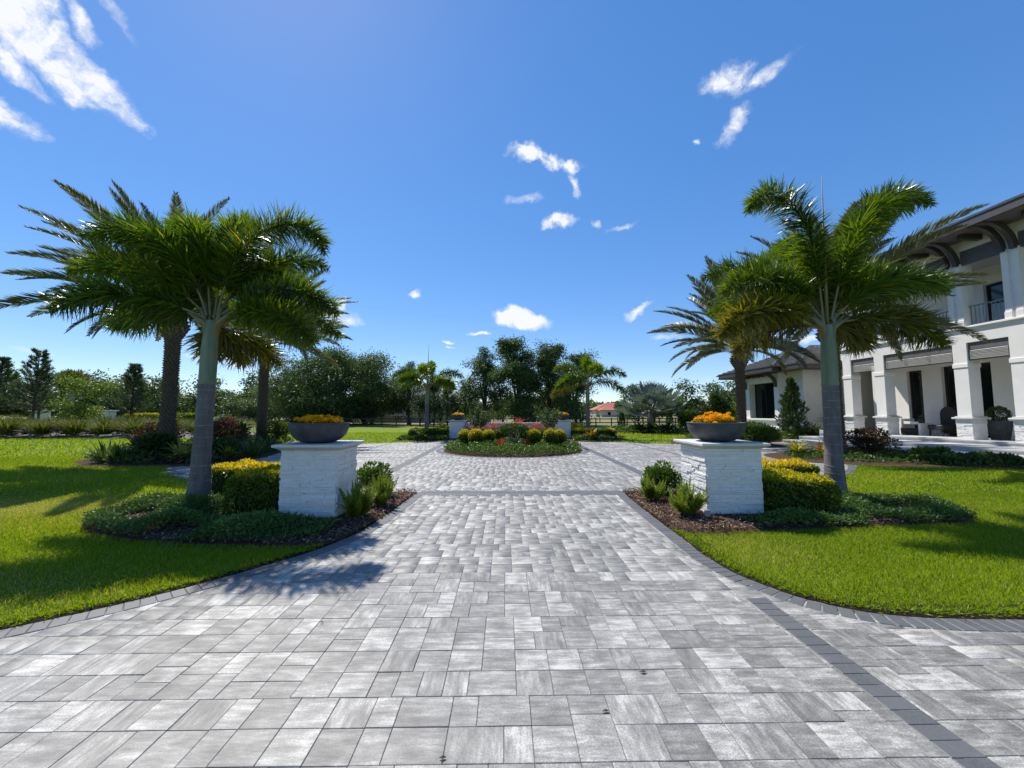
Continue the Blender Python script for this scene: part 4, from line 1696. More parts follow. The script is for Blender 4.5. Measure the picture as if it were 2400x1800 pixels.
# painted brick courses in low relief on the corner walls
m = MB()
rb = random.Random(9)
z = 0.3
while z < 4.1:
    h = 0.085
    y = 23.45
    while y < 24.7:
        l = min(rb.uniform(0.22, 0.4), 24.75 - y)
        m.box(18.2 - rb.uniform(0.004, 0.012), 18.2, y, y + l - .006, z, z + h - .007)
        y += l
    x = 18.2
    while x < 21.5:
        l = rb.uniform(0.22, 0.4)
        m.box(x, x + l - .006, 23.4 - rb.uniform(0.004, 0.012), 23.4, z, z + h - .007)
        x += l
    z += h
m.build('brick_course', LEDGER, W, kind='stuff')
m = MB()
m.box(17.70, 18.2, 25.0, 28.27, 0.0, 1.12)
m.build('bay_apron', WTRIM, W)
m = MB()
m.box(17.5, 18.2, 24.9, 28.4, 0.35, 0.45, .01)
m.box(17.55, 18.2, 25.0, 28.3, 1.0, 1.12, .01)
m.build('sill', WTRIM, W)
framed(W, 18.0, 25.3, 27.9, 1.12, 3.55, inset=0.12, mull=(0.55,), fr=0.05)
m = MB()
m.box(17.75, 18.2, 25.0, 25.3, 1.12, 4.1)
m.box(17.75, 18.2, 27.9, 28.27, 1.12, 4.1)
m.box(17.75, 18.2, 25.3, 27.9, 3.55, 4.1)
m.build('window_reveal', WHITE, W)
for yb in (25.0, 28.15):
    m = MB()
    vs = []
    for k in range(9):
        t = k / 8 * pi / 2
        x, z = 17.68 - 0.75 * (1 - cos(t)), 3.2 + 0.85 * sin(t)
        nx, nz = cos(t), sin(t)
        for sx, sy in ((-1, -1), (1, -1), (1, 1), (-1, 1)):
            vs.append((x - nx * .09 * sx, yb + 0.06 + sy * 0.08, z - nz * .09 * -sx * -1))
    fs = []
    for k in range(8):
        for q in range(4):
            q2 = (q + 1) % 4
            fs.append((k * 4 + q, k * 4 + q2, k * 4 + 4 + q2, k * 4 + 4 + q))
    fs += [(0, 1, 2, 3), (35, 34, 33, 32)]
    m.add(vs, fs)
    m.build('bracket', DARKM, W)
for k in range(5):
    m = MB()
    m.box(17.15, 17.72, 25.55 + k * 0.55, 25.72 + k * 0.55, 3.95, 4.1)
    m.build('rafter_tail', DARKM, W)
m = MB()
m.box(17.25, 27, 22.45, 31.2, 4.151, 4.2)
m.box(16.75, 17.25, 24.0, 30.0, 4.151, 4.2)
m.build('soffit', SOFFIT, W)
m = MB()
m.box(17.25, 28, 22.38, 22.46, 4.12, 4.4, .008)
m.box(17.18, 17.26, 22.38, 24.05, 4.12, 4.4, .008)
m.box(16.68, 16.76, 23.95, 30.05, 4.12, 4.4, .008)
m.box(16.76, 17.26, 23.95, 24.03, 4.12, 4.4, .008)
m.box(16.76, 17.26, 29.97, 30.05, 4.12, 4.4, .008)
m.build('fascia', DARKM, W)
m = MB()
roof_slope(m, (17.15, 22.35, 4.4), (30, 22.35, 4.4), (21.5, 26.8, 6.15), (30, 26.8, 6.15), 15)
roof_slope(m, (17.15, 31.25, 4.4), (17.15, 22.35, 4.4), (21.5, 26.8, 6.15), (21.5, 26.8, 6.15), 15)
roof_slope(m, (30, 31.25, 4.4), (17.15, 31.25, 4.4), (30, 26.8, 6.15), (21.5, 26.8, 6.15), 8)
roof_slope(m, (16.65, 30.1, 4.4), (16.65, 23.9, 4.4), (19.7, 27.1, 5.72), (19.7, 26.9, 5.72), 12)
roof_slope(m, (16.65, 23.9, 4.4), (21.0, 23.9, 4.4), (19.7, 26.9, 5.72), (22.5, 26.9, 5.72), 12)
wr = m.build('roof', TILE, W)
m = MB()
ridge_caps(m, (17.15, 22.35, 4.42), (21.5, 26.8, 6.17), 0.14)
ridge_caps(m, (16.65, 23.9, 4.42), (19.7, 26.9, 5.74), 0.14)
ridge_caps(m, (21.5, 26.8, 6.17), (28, 26.8, 6.17), 0.14)
m.build('ridge_cap', TILE, wr, kind='stuff')

# porch furniture
ch = thing('angular_chair', 'black and white angular lounge chair between the porch columns', 'chair', (19.3, 18.0, ZP))
m = MB()
m.prism([(18.95, 17.55), (19.6, 17.55), (19.6, 17.62), (18.95, 17.62)], ZP, ZP + 0.55)
m.build('side_panel', WTRIM, ch)
m = MB()
m.prism([(18.95, 18.38), (19.6, 18.38), (19.6, 18.45), (18.95, 18.45)], ZP, ZP + 0.75)
m.build('side_panel', WTRIM, ch)
m = MB()
m.add([(18.9, 17.62, ZP + .32), (18.9, 18.38, ZP + .32), (19.55, 18.38, ZP + .22), (19.55, 17.62, ZP + .22), (18.9, 17.62, ZP + .02), (18.9, 18.38, ZP + .02), (19.55, 18.38, ZP + .02), (19.55, 17.62, ZP + .02)],
      [(0, 1, 2, 3), (4, 7, 6, 5), (0, 4, 5, 1), (2, 6, 7, 3), (1, 5, 6, 2), (0, 3, 7, 4)])
m.build('seat', WICKER, ch)
m = MB()
m.box(18.98, 19.08, 17.7, 18.3, ZP + 0.5, ZP + 0.62, 0.01)
m.build('armrest', WTRIM, ch)
hc = thing('high_back_chair', 'dark rounded high backed wicker chair against the porch wall', 'chair', (19.4, 16.95, ZP))
m = MB()
prof = []
n = 14
vs, fs = [], []
for i in range(n + 1):
    t = pi * i / n
    yy, zz = 16.95 + 0.33 * cos(t), ZP + 0.95 + 0.36 * sin(t)
    vs += [(19.62, yy, zz), (19.86, yy, zz)]
vs += [(19.62, 16.62, ZP + 0.1), (19.86, 16.62, ZP + 0.1), (19.62, 17.28, ZP + 0.1), (19.86, 17.28, ZP + 0.1)]
k = 2 * (n + 1)
for i in range(n):
    fs.append((2 * i, 2 * i + 1, 2 * i + 3, 2 * i + 2))
fs += [(2 * n, 2 * n + 1, k + 1, k), (0, k + 2, k + 3, 1), tuple([2 * i for i in range(n + 1)] + [k, k + 2]), tuple([k + 3, k + 1] + [2 * i + 1 for i in range(n, -1, -1)]), (k, k + 1, k + 3, k + 2)]
m.add(vs, fs)
m.build('backrest', WICKER, hc)
m = MB()
m.box(18.95, 19.62, 16.64, 17.26, ZP + 0.28, ZP + 0.5, 0.04)
m.build('seat', WICKER, hc)
for yy in (16.66, 17.18):
    m = MB()
    m.tube([(19.02, yy + .03, ZP), (19.05, yy + .03, ZP + .3)], 0.035)
    m.build('leg', WICKER, hc)


# ------------------------------------------------------------------ palms
def arc_points(base, az, el, length, droop, n=14, curl=1.35, wind=(0, 0, 0)):
    """curved frond midrib: starts at elevation el, bends down by droop degrees towards the tip"""
    p = np.array(base, float)
    pts = [p.copy()]
    for i in range(n):
        t = (i + 0.5) / n
        e = radians(el - droop * t ** curl)
        d = np.array([cos(radians(az)) * cos(e), sin(radians(az)) * cos(e), sin(e)]) + np.array(wind) * t
        d /= np.linalg.norm(d)
        p = p + d * length / n
        pts.append(p.copy())
    return np.array(pts)


def resample(pts, s):
    L = np.concatenate([[0], np.cumsum(np.linalg.norm(np.diff(pts, axis=0), axis=1))])
    L /= L[-1]
    P = np.stack([np.interp(s, L, pts[:, k]) for k in range(3)], 1)
    P2 = np.stack([np.interp(np.clip(s + 0.01, 0, 1), L, pts[:, k]) for k in range(3)], 1)
    P1 = np.stack([np.interp(np.clip(s - 0.01, 0, 1), L, pts[:, k]) for k in range(3)], 1)
    return P, unit(P2 - P1)


def frond_mesh(name, pts, style, leafmat, stalkmat, nleaf, lleaf, wleaf, start=0.2, tone0=0.45, r0=0.022):
    """one frond as one mesh: stalk (slot 1) and its leaflets (slot 0)"""
    s = np.sort(start + (1 - start) * RNG.random(nleaf) ** 0.95)
    P, T = resample(pts, s)
    side = unit(np.cross(T, np.array([0, 0, 1.0]) + T[:, ::-1] * 0.01))
    up = np.cross(side, T)
    prof = np.clip(np.sin(pi * np.clip((s - start) / (1 - start) * 0.86 + 0.14, 0, 1)) ** 0.55, 0.25, 1)
    if style == 'plume':
        ang = RNG.uniform(0, 2 * pi, nleaf)
        rad = side * np.cos(ang)[:, None] + up * np.sin(ang)[:, None]
        fwd = RNG.uniform(0.1, 0.75, nleaf)[:, None]
        D = rad + T * fwd
        N_ = rand_unit(nleaf) * 0.6 + T
        ln = lleaf * prof * RNG.uniform(0.7, 1.2, nleaf)
        sag = 0.11
    else:
        sg = np.where(np.arange(nleaf) % 2 == 0, 1.0, -1.0)
        v = RNG.uniform(0.15, 0.75, nleaf)
        rad = side * sg[:, None] + up * v[:, None]
        fwd = 0.75 + 0.75 * ((s - start) / (1 - start))
        D = rad + T * fwd[:, None]
        N_ = np.cross(D, T) + rand_unit(nleaf) * 0.25
        ln = lleaf * prof * RNG.uniform(0.85, 1.1, nleaf)
        sag = 0.06
    D = unit(D)
    # two-piece leaflets: the outer half droops
    W = unit(np.cross(D, N_))
    wd = (wleaf * (0.6 + 0.5 * prof) * RNG.uniform(0.8, 1.2, nleaf))[:, None]
    ln_ = ln[:, None]
    a = P
    mid = P + D * ln_ * 0.5
    tip = P + D * ln_ + np.array([0, 0, -1.0]) * ln_ * (sag * RNG.uniform(0.3, 1.9, nleaf)[:, None])
    V = np.stack([a - W * wd * 0.22, a + W * wd * 0.22, mid + W * wd * 0.5, mid - W * wd * 0.5, tip + W * wd * 0.06, tip - W * wd * 0.06], 1)
    nV = nleaf * 6
    V = V.reshape(-1, 3)
    b = np.arange(nleaf)[:, None] * 6
    F = np.concatenate([b + [0, 1, 2, 3], b + [3, 2, 4, 5]])
    tl = np.clip(tone0 + RNG.normal(0, 0.17, nleaf) + (0.28 * (RNG.random(nleaf) < 0.06)), 0, 1)
    tone = np.concatenate([tl, tl])
    mi = np.zeros(len(F), int)
    # stalk
    mb = MB()
    k = 10
    ps, _ = resample(pts, np.linspace(0, 1, k))
    mb.tube([tuple(p) for p in ps], [r0 * (1 - 0.85 * i / (k - 1)) for i in range(k)], 5, caps=False)
    sv = np.array(mb.v)
    sf = np.array(mb.f) + nV
    V = np.concatenate([V, sv])
    F = np.concatenate([F, sf])
    tone = np.concatenate([tone, np.full(len(sf), 0.5)])
    mi = np.concatenate([mi, np.ones(len(sf), int)])
    return np_mesh(name, V, F, [leafmat, stalkmat], tone, midx=mi)


def foxtail(label, x, y, fronds, olive=0.0, lean=(0, 0), seed=1, group=None, low=False, scale=1.0, spear=True, flare=1.0):
    t = thing('foxtail_palm', label, 'palm tree', (x, y, 0), 0, group)
    r = random.Random(seed)
    n = 40 if not low else 16
    def axis(z):
        return (lean[0] * z, lean[1] * z)
    # trunk with swollen foot and ring scars
    prof = []
    H1 = 2.02 * scale
    for i in range(30):
        z = -0.05 + (H1 + 0.05) * i / 29
        q = max(0, z)
        rad = 0.117 + 0.055 * math.exp(-q / 0.6) * 1.0 + 0.05 * flare * math.exp(-q / 0.16)
        prof.append((rad * (1 + 0.012 * sin(i * 1.7)), z))
    m = MB()
    m.lathe(prof, 0, 0, n, wob=0.012)
    m.v = [(a + lean[0] * c, b + lean[1] * c, c) for a, b, c in m.v]
    trunk = place('trunk', m.mesh('trunk', FOXTRUNK), t)
    z = 0.1
    m = MB()
    while z < H1 - 0.03:
        rad = 0.117 + 0.055 * math.exp(-z / 0.6) + 0.05 * flare * math.exp(-z / 0.16)
        ax = axis(z)
        tl = r.uniform(-0.02, 0.02)
        h = r.uniform(0.005, 0.012)
        vs, fs = [], []
        for k in range(n):
            a = 2 * pi * k / n
            for dr, dz in ((-0.004, -h), (0.0045, -h * .4), (0.0045, h * .4), (-0.004, h)):
                vs.append((ax[0] + (rad + dr) * cos(a), ax[1] + (rad + dr) * sin(a), z + dz + tl * cos(a + seed)))
        for k in range(n):
            k2 = (k + 1) % n
            for q in range(3):
                fs.append((k * 4 + q, k2 * 4 + q, k2 * 4 + q + 1, k * 4 + q + 1))
        m.add(vs, fs, r.random(), 0, True)
        z += r.uniform(0.10, 0.19)
    place('ring_scar', m.mesh('ring_scar', RINGM), trunk, kind='stuff')
    # crownshaft
    prof = []
    H2 = 3.08 * scale
    for i in range(22):
        q = i / 21
        zz = H1 + (H2 - H1) * q
        rad = 0.119 + 0.004 * sin(q * 3) - 0.035 * q ** 2.5
        prof.append((rad, zz))
    m = MB()
    m.lathe([(0.123, H1 - 0.01), (0.127, H1 + 0.03), (0.121, H1 + 0.05)], 0, 0, n)
    m.lathe(prof, 0, 0, n)
    m.v = [(a + lean[0] * c, b + lean[1] * c, c) for a, b, c in m.v]
    place('crownshaft', m.mesh('crownshaft', SHAFT), t)
    ax = axis(H2)
    # sheathing leaf bases fanning out of the top
    m = MB()
    for (az, el, L, droop, *_q) in fronds:
        ca, sa = cos(radians(az)), sin(radians(az))
        e = radians(max(el, 35))
        p0 = Vector((ax[0] + 0.06 * ca, ax[1] + 0.06 * sa, H2 - 0.35))
        p1 = Vector((ax[0] + 0.09 * ca, ax[1] + 0.09 * sa, H2 - 0.05))
        p2 = p1 + Vector((ca * cos(e), sa * cos(e), sin(e))) * 0.28
        m.tube([p0, p1, p2], [0.035, 0.05, 0.022], 7)
    place('leaf_sheath', m.mesh('leaf_sheath', RACHIS), t)
    for i, (az, el, L, droop, *cq) in enumerate(fronds):
        ca, sa = cos(radians(az)), sin(radians(az))
        base = (ax[0] + 0.08 * ca, ax[1] + 0.08 * sa, H2 - 0.02 + 0.12 * sin(radians(el)))
        pts = arc_points(base, az, el, L * scale, droop, 16, cq[0] if cq else 1.4)
        ol = el < 100 * olive + r.uniform(-8, 8)
        cnt = int(L * (410 if not low else 170))
        me = frond_mesh('frond', pts, 'plume', FOXLEAF2 if ol else FOXLEAF, RACHIS, cnt, 0.46 * scale * (0.9 if L < 1.6 else 1), 0.025 if not low else 0.05, 0.17, 0.42 + r.uniform(-.1, .12))
        place('frond', me, t)
    if spear:
        m = MB()
        m.tube([(ax[0], ax[1], H2 - 0.2), (ax[0] + 0.02, ax[1], H2 + 1.2), (ax[0] + 0.06, ax[1], H2 + 2.75)], [0.03, 0.022, 0.004], 6)
        place('spear_leaf', m.mesh('spear_leaf', RACHIS), t)
    return t


foxtail('foxtail palm with grey ringed trunk on the lawn side of the left pillar', -5.0, 6.52,
        [(186, 48, 2.4, 80, 1.6), (172, 22, 2.0, 60), (4, 80, 3.0, 165, 2.2), (100, 84, 2.8, 80, 2.0), (150, 80, 2.9, 110, 2.0), (40, 74, 2.4, 92), (190, 72, 2.6, 112, 1.8), (8, 42, 2.15, 92), (352, 14, 1.95, 66),
         (72, 66, 2.4, 85), (125, 40, 2.2, 75), (62, -12, 1.25, 40), (210, 26, 1.9, 70), (125, -8, 1.2, 40), (25, 28, 2.1, 80), (150, 58, 2.1, 80), (95, -15, 1.1, 35)],
        0.08, (0.018, 0.0), 3, spear=False)
foxtail('foxtail palm with tall spear leaf on the house side of the right pillar', 5.6, 6.62,
        [(188, 87, 3.2, 168, 3.2), (2, 75, 3.5, 112, 2.7), (184, 54, 2.2, 100), (192, 20, 2.35, 70), (355, 48, 2.2, 80), (345, 14, 1.75, 72),
         (92, 72, 2.8, 84), (128, 48, 2.2, 80), (55, 48, 2.1, 78), (80, 82, 2.6, 70), (160, 66, 2.4, 95), (20, 58, 2.5, 88), (170, 4, 1.6, 50), (25, 8, 1.3, 55)],
        0.35, (0.02, 0.01), 8)
foxtail('distant foxtail palm behind the hedge left of the garden wall', -4.75, 23.6,
        [(185, 60, 2.4, 110), (150, 30, 2.3, 80), (10, 55, 2.5, 100), (330, 30, 2.3, 90), (90, 70, 2.4, 70), (270, 65, 2.3, 110), (230, 40, 2.2, 90), (40, 25, 2.0, 70)],
        0.1, (0, 0), 13, None, True, 1.0, True)
foxtail('distant foxtail palm behind the hedge right of the garden wall', 5.0, 23.6,
        [(195, 60, 2.5, 105), (215, 20, 2.6, 70), (0, 50, 2.6, 95), (345, 20, 2.2, 80), (80, 75, 2.5, 60), (280, 60, 2.3, 110), (130, 40, 2.4, 90), (170, 5, 2.3, 60)],
        0.15, (0, 0), 17, None, True, 1.04, False)

# date palms -----------------------------------------------------------------
DF = []
for k, (el, droop, L) in enumerate([(0, 20, 4.0), (0, 34, 4.2), (0, 46, 4.3), (0, 58, 4.0)]):
    pts = arc_points((0, 0, 0), 0, el, L, droop, 14, 1.3)
    DF.append(frond_mesh('frond', pts, 'flat', DATELEAF, DRACHIS, 400, 0.50, 0.034, 0.14, 0.4 + 0.05 * k, 0.024))


def date_palm(label, x, y, Hc, n, seed, rz=0, lenf=1.0, extra=(), detail=True, wind=None):
    t = thing('date_palm', label, 'palm tree', (x, y, 0), 0)
    r = random.Random(seed)
    m = MB()
    prof = []
    for i in range(26):
        q = i / 25
        z = -0.05 + (Hc + 0.05) * q
        rad = 0.195 + 0.06 * math.exp(-max(z, 0) / 0.4)
        b = max(0, 1 - abs(z - (Hc - 0.38)) / 0.48)
        rad += 0.17 * (b * b * (3 - 2 * b))
        prof.append((rad * 0.94, z))
    m.lathe(prof, 0, 0, 20)
    place('trunk', m.mesh('trunk', BARK), t)
    m = MB()
    def R(z):
        b = max(0, 1 - abs(z - (Hc - 0.38)) / 0.48)
        return 0.186 + 0.056 * math.exp(-max(z, 0) / 0.4) + 0.165 * (b * b * (3 - 2 * b))
    row = 0
    z = 0.0
    while z < Hc + 0.02:
        bul = max(0, 1 - abs(z - (Hc - 0.38)) / 0.55)
        na = 13
        hgt = 0.085 + 0.05 * bul
        for k in range(na):
            a = 2 * pi * (k + 0.5 * (row % 2)) / na + row * 0.03
            w = R(z) * 2 * pi / na * 0.52
            out = 0.04 + 0.055 * bul + r.uniform(-0.006, 0.012)
            ca, sa = cos(a), sin(a)
            tx, ty = -sa, ca
            r0 = R(z) - 0.025
            def P(du, dz, o_):
                return (ca * (r0 + o_) + tx * du, sa * (r0 + o_) + ty * du, z + dz)
            j = r.uniform(-0.012, 0.012)
            vs = [P(-w, -hgt * .6, 0), P(w, -hgt * .6, 0), P(w * .8, hgt * 0.55 + j, out + .03), P(-w * .8, hgt * 0.55 + j, out + .03), P(-w * .6, hgt * 0.75, 0.0), P(w * .6, hgt * 0.75, 0.0)]
            m.add(vs, [(0, 1, 2, 3), (3, 2, 5, 4), (0, 3, 4), (1, 5, 2)], r.random())
        z += hgt * 0.92
        row += 1
    place('leaf_base', m.mesh('leaf_base', BOOT), t, kind='stuff')
    ga = 137.5
    for i in range(n):
        q = i / (n - 1)
        el = 87 - 84 * q ** 1.05 + r.uniform(-6, 6)
        az = rz + i * ga + r.uniform(-9, 9)
        me = DF[min(3, int(q * 3.2 + r.random() * 0.8))]
        o = place('frond', me, t)
        s = lenf * r.uniform(0.88, 1.08) * (0.82 + 0.18 * sin(pi * min(1, q + 0.2)))
        if wind is not None:
            # steady breeze: fronds lean the way it blows
            v = Vector((cos(radians(az)) * cos(radians(el)), sin(radians(az)) * cos(radians(el)), sin(radians(el)))) + Vector(wind)
            v.normalize()
            az, el = math.degrees(atan2(v.y, v.x)), math.degrees(math.asin(v.z))
        o.location = (0.12 * cos(radians(az)) * (1 - q * .2), 0.12 * sin(radians(az)) * (1 - q * .2), Hc + 0.42 - 0.3 * q)
        o.rotation_euler = (Matrix.Rotation(radians(az), 3, 'Z') @ Matrix.Rotation(radians(-el), 3, 'Y') @ Matrix.Rotation(r.uniform(-.5, .5), 3, 'X')).to_euler()
        o.scale = (s, s, s)
    for (az, el, s, mi) in extra:
        o = place('frond', DF[mi], t)
        o.location = (0.15 * cos(radians(az)), 0.15 * sin(radians(az)), Hc + 0.25)
        o.rotation_euler = (Matrix.Rotation(radians(az), 3, 'Z') @ Matrix.Rotation(radians(-el), 3, 'Y')).to_euler()
        o.scale = (s, s, s)
    return t


date_palm('large date palm leaning its fronds left, nearest on the left lawn', -11.1, 13.0, 4.75, 48, 5, 20, 0.94,
          [(172, 30, 1.28, 0), (185, 20, 1.3, 0), (162, 14, 1.25, 0), (176, 42, 1.12, 1), (196, 8, 1.2, 1), (150, 36, 1.1, 1), (168, 22, 1.2, 1), (182, 34, 1.2, 0), (178, 12, 1.15, 1), (235, -12, .55, 3), (110, 72, 1.0, 0), (60, 66, .95, 0), (250, 70, .9, 0)], True, (-0.34, 0, 0.05))
date_palm('date palm at the left rim of the court behind the foxtail palm', -11.75, 19.0, 4.85, 50, 9, 75, 1.1, (), True, (0.12, 0, 0.0))
date_palm('date palm in front of the single storey wing', 11.75, 19.2, 4.5, 58, 14, 10, 1.08, (), True, (-0.05, 0, 0))
date_palm('date palm hidden behind the right foxtail palm trunk', 11.35, 13.2, 4.6, 42, 23, 130, 1.0, [(345, 20, 1.1, 0), (10, 38, 1.15, 0), (350, 2, 1.1, 1)], True, (0.14, 0, 0))


# ------------------------------------------------------------------ shrubs, hedges and small plants
def hedge(label, x0, x1, y0, y1, h, n, leaf=0.05, group=None, gold=1.0, round_=0.15, slope=0.0, name='hedge', yfade=0.0, gshift=0.0):
    """clipped hedge: leaf-sized faces over a rounded box, with a solid core darkened for the shade inside; young leaves on top are yellow"""
    cx, cy = (x0 + x1) / 2, (y0 + y1) / 2
    t = thing(name, label, 'hedge', (cx, cy, 0), 0, group)
    hx, hy = (x1 - x0) / 2, (y1 - y0) / 2
    A = [2 * hx * h, 2 * hx * h, 2 * hy * h, 2 * hy * h, 4 * hx * hy * 1.5]
    pr = np.array(A) / sum(A)
    f = RNG.choice(5, n, p=pr)
    u, v = RNG.uniform(-1, 1, n), RNG.random(n)
    X = np.where(f < 2, u * hx, np.where(f < 4, np.where(f == 2, -hx, hx), u * hx))
    Y = np.where(f < 2, np.where(f == 0, -hy, hy), np.where(f < 4, u * hy, (v * 2 - 1) * hy))
    Z = np.where(f < 4, v * h, h)
    N_ = np.zeros((n, 3))
    N_[f == 0, 1] = -1
    N_[f == 1, 1] = 1
    N_[f == 2, 0] = -1
    N_[f == 3, 0] = 1
    N_[f == 4, 2] = 1
    # round the edges: pull the point to a rounded box surface
    r = round_
    ix, iy = np.clip(X, -hx + r, hx - r), np.clip(Y, -hy + r, hy - r)
    iz = np.minimum(Z, h - r)
    d = np.stack([X - ix, Y - iy, Z - iz], 1)
    L_ = np.linalg.norm(d, axis=1)
    k = L_ > 1e-6
    N_[k] = d[k] / L_[k][:, None]
    P = np.stack([ix, iy, iz], 1) + N_ * r
    lump = 0.035 * np.sin(P[:, 0] * 7 + 1) * np.sin(P[:, 1] * 6) + 0.02 * np.sin(P[:, 0] * 17) * np.sin(P[:, 2] * 15 + P[:, 1] * 9)
    P += N_ * (lump[:, None] + RNG.uniform(-0.035, 0.02, n)[:, None])
    P[:, 2] += slope * P[:, 0]
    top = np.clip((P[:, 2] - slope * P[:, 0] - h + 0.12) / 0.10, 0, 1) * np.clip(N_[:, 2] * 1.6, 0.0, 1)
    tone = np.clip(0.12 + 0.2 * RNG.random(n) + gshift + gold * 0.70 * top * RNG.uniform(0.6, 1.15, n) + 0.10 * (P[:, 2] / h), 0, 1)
    L = Leaves()
    D = N_ * 0.75 + rand_unit(n) * 0.9
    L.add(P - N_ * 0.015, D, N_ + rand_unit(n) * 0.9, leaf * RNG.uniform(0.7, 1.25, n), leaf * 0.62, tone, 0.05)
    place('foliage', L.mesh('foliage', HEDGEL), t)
    m = MB()
    q = 0.05
    bm = bmesh.new()
    bmesh.ops.create_cube(bm, size=1)
    for vv in bm.verts:
        vv.co = Vector((vv.co.x * 2 * (hx - q), vv.co.y * 2 * (hy - q), (vv.co.z + 0.5) * (h - q) + slope * vv.co.x * 2 * hx))
    bmesh.ops.bevel(bm, geom=bm.edges[:], offset=min(round_, hx * .8, hy * .8), segments=2, affect='EDGES', profile=0.5)
    m.bm(bm)
    place('dark_core', m.mesh('dark_core', HEDGEC), t)
    return t


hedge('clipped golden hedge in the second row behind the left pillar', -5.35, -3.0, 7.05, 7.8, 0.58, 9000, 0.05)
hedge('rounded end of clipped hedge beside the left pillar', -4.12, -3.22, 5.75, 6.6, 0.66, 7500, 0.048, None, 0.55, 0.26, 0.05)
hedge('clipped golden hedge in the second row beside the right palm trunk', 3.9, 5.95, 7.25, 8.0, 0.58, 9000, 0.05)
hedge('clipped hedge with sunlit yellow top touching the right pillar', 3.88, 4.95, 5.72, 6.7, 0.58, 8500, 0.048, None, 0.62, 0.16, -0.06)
hedge('distant low golden hedge left of the garden wall', -5.5, -3.3, 22.2, 23.0, 0.56, 2600, 0.10, None, 0.35)  # less yellow than its right twin: shade put into the leaf tone
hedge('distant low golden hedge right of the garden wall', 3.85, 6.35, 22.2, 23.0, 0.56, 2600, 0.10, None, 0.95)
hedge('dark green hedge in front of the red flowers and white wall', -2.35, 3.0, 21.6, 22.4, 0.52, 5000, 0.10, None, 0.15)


def blade_clump(n, ln, wd, spread, droop, tone=(0.2, 0.9), seg=3, upright=0.5, base=0.05):
    """tuft of arching blades as one mesh (local coordinates)"""
    az = RNG.uniform(0, 2 * pi, n)
    e = np.clip(RNG.normal(upright, spread, n), 0.12, 1.5)
    l = ln * RNG.uniform(0.6, 1.1, n)
    br = base * np.sqrt(RNG.random(n))
    P = np.column_stack([br * np.cos(az), br * np.sin(az), np.zeros(n)])
    rows = [P]
    el = e.copy()
    for k in range(seg):
        D = np.column_stack([np.cos(az) * np.cos(el), np.sin(az) * np.cos(el), np.sin(el)])
        P = P + D * (l / seg)[:, None]
        rows.append(P)
        el = el - droop * (k + 1) / seg
    W = np.column_stack([-np.sin(az), np.cos(az), RNG.normal(0, .25, n)])
    ws = [0.55, 1.0, 0.8, 0.12] if seg == 3 else [0.6, 1.0, 0.12]
    V = []
    for k, R_ in enumerate(rows):
        w = wd * ws[k] * 0.5
        V += [R_ - W * w, R_ + W * w]
    V = np.stack(V, 1).reshape(-1, 3)
    m_ = 2 * (seg + 1)
    b = np.arange(n)[:, None] * m_
    F = np.concatenate([b + [2 * k, 2 * k + 1, 2 * k + 3, 2 * k + 2] for k in range(seg)])
    t = RNG.uniform(tone[0], tone[1], n)
    return V, F, np.tile(t, seg)


def blade_plant(name, label, cat, x, y, mat, n, ln, wd, spread=0.3, droop=0.5, tone=(0.2, 0.9), upright=1.1, base=0.06, z=0.03, group=None, seg=3):
    V, F, T = blade_clump(n, ln, wd, spread, droop, tone, seg, upright, base)
    o = place(name, np_mesh(name, V, F, mat, T), loc=(x, y, z))
    tag(o, label, cat, group)
    return o


def leaf_bush(name, label, cat, x, y, rx, ry, h, n, leaf, mat, tone=(0.15, 0.85), z0=0.0, group=None, lumps=7, shell=0.55, stems=True, aspect=0.5):
    """loose shrub: leaves gathered in clumps through the volume, woody stems inside"""
    t = thing(name, label, cat, (x, y, 0), 0, group)
    c = rand_unit(lumps * 4)
    c = c[c[:, 2] > -0.35][:max(lumps, 3)]
    c = c * RNG.uniform(0.35, 0.72, len(c))[:, None]
    k = RNG.integers(0, len(c), n)
    d = rand_unit(n)
    P = c[k] + d * (0.42 * (shell + (1 - shell) * RNG.random(n)) ** 1)[:, None]
    keep = P[:, 2] > -0.9
    P, d, k = P[keep], d[keep], k[keep]
    n = len(P)
    pos = np.column_stack([P[:, 0] * rx, P[:, 1] * ry, z0 + (P[:, 2] + 0.9) / 1.9 * h])
    tn = RNG.uniform(0, 1, len(c))[k] * 0.4 + RNG.random(n) * 0.6
    L = Leaves()
    L.add(pos, d + rand_unit(n) * 0.7 + np.array([0, 0, .3]), rand_unit(n), leaf * RNG.uniform(.7, 1.3, n), leaf * aspect, tone[0] + (tone[1] - tone[0]) * tn, 0.06)
    place('foliage', L.mesh('foliage', mat), t)
    if stems:
        m = MB()
        for q in c[:6]:
            m.tube([(0, 0, -0.02), (q[0] * rx * .4, q[1] * ry * .4, z0 + h * .3), (q[0] * rx, q[1] * ry, z0 + (q[2] + .9) / 1.9 * h)], [0.02, 0.014, 0.005], 5)
        place('stem', m.mesh('stem', BARK), t)
    return t


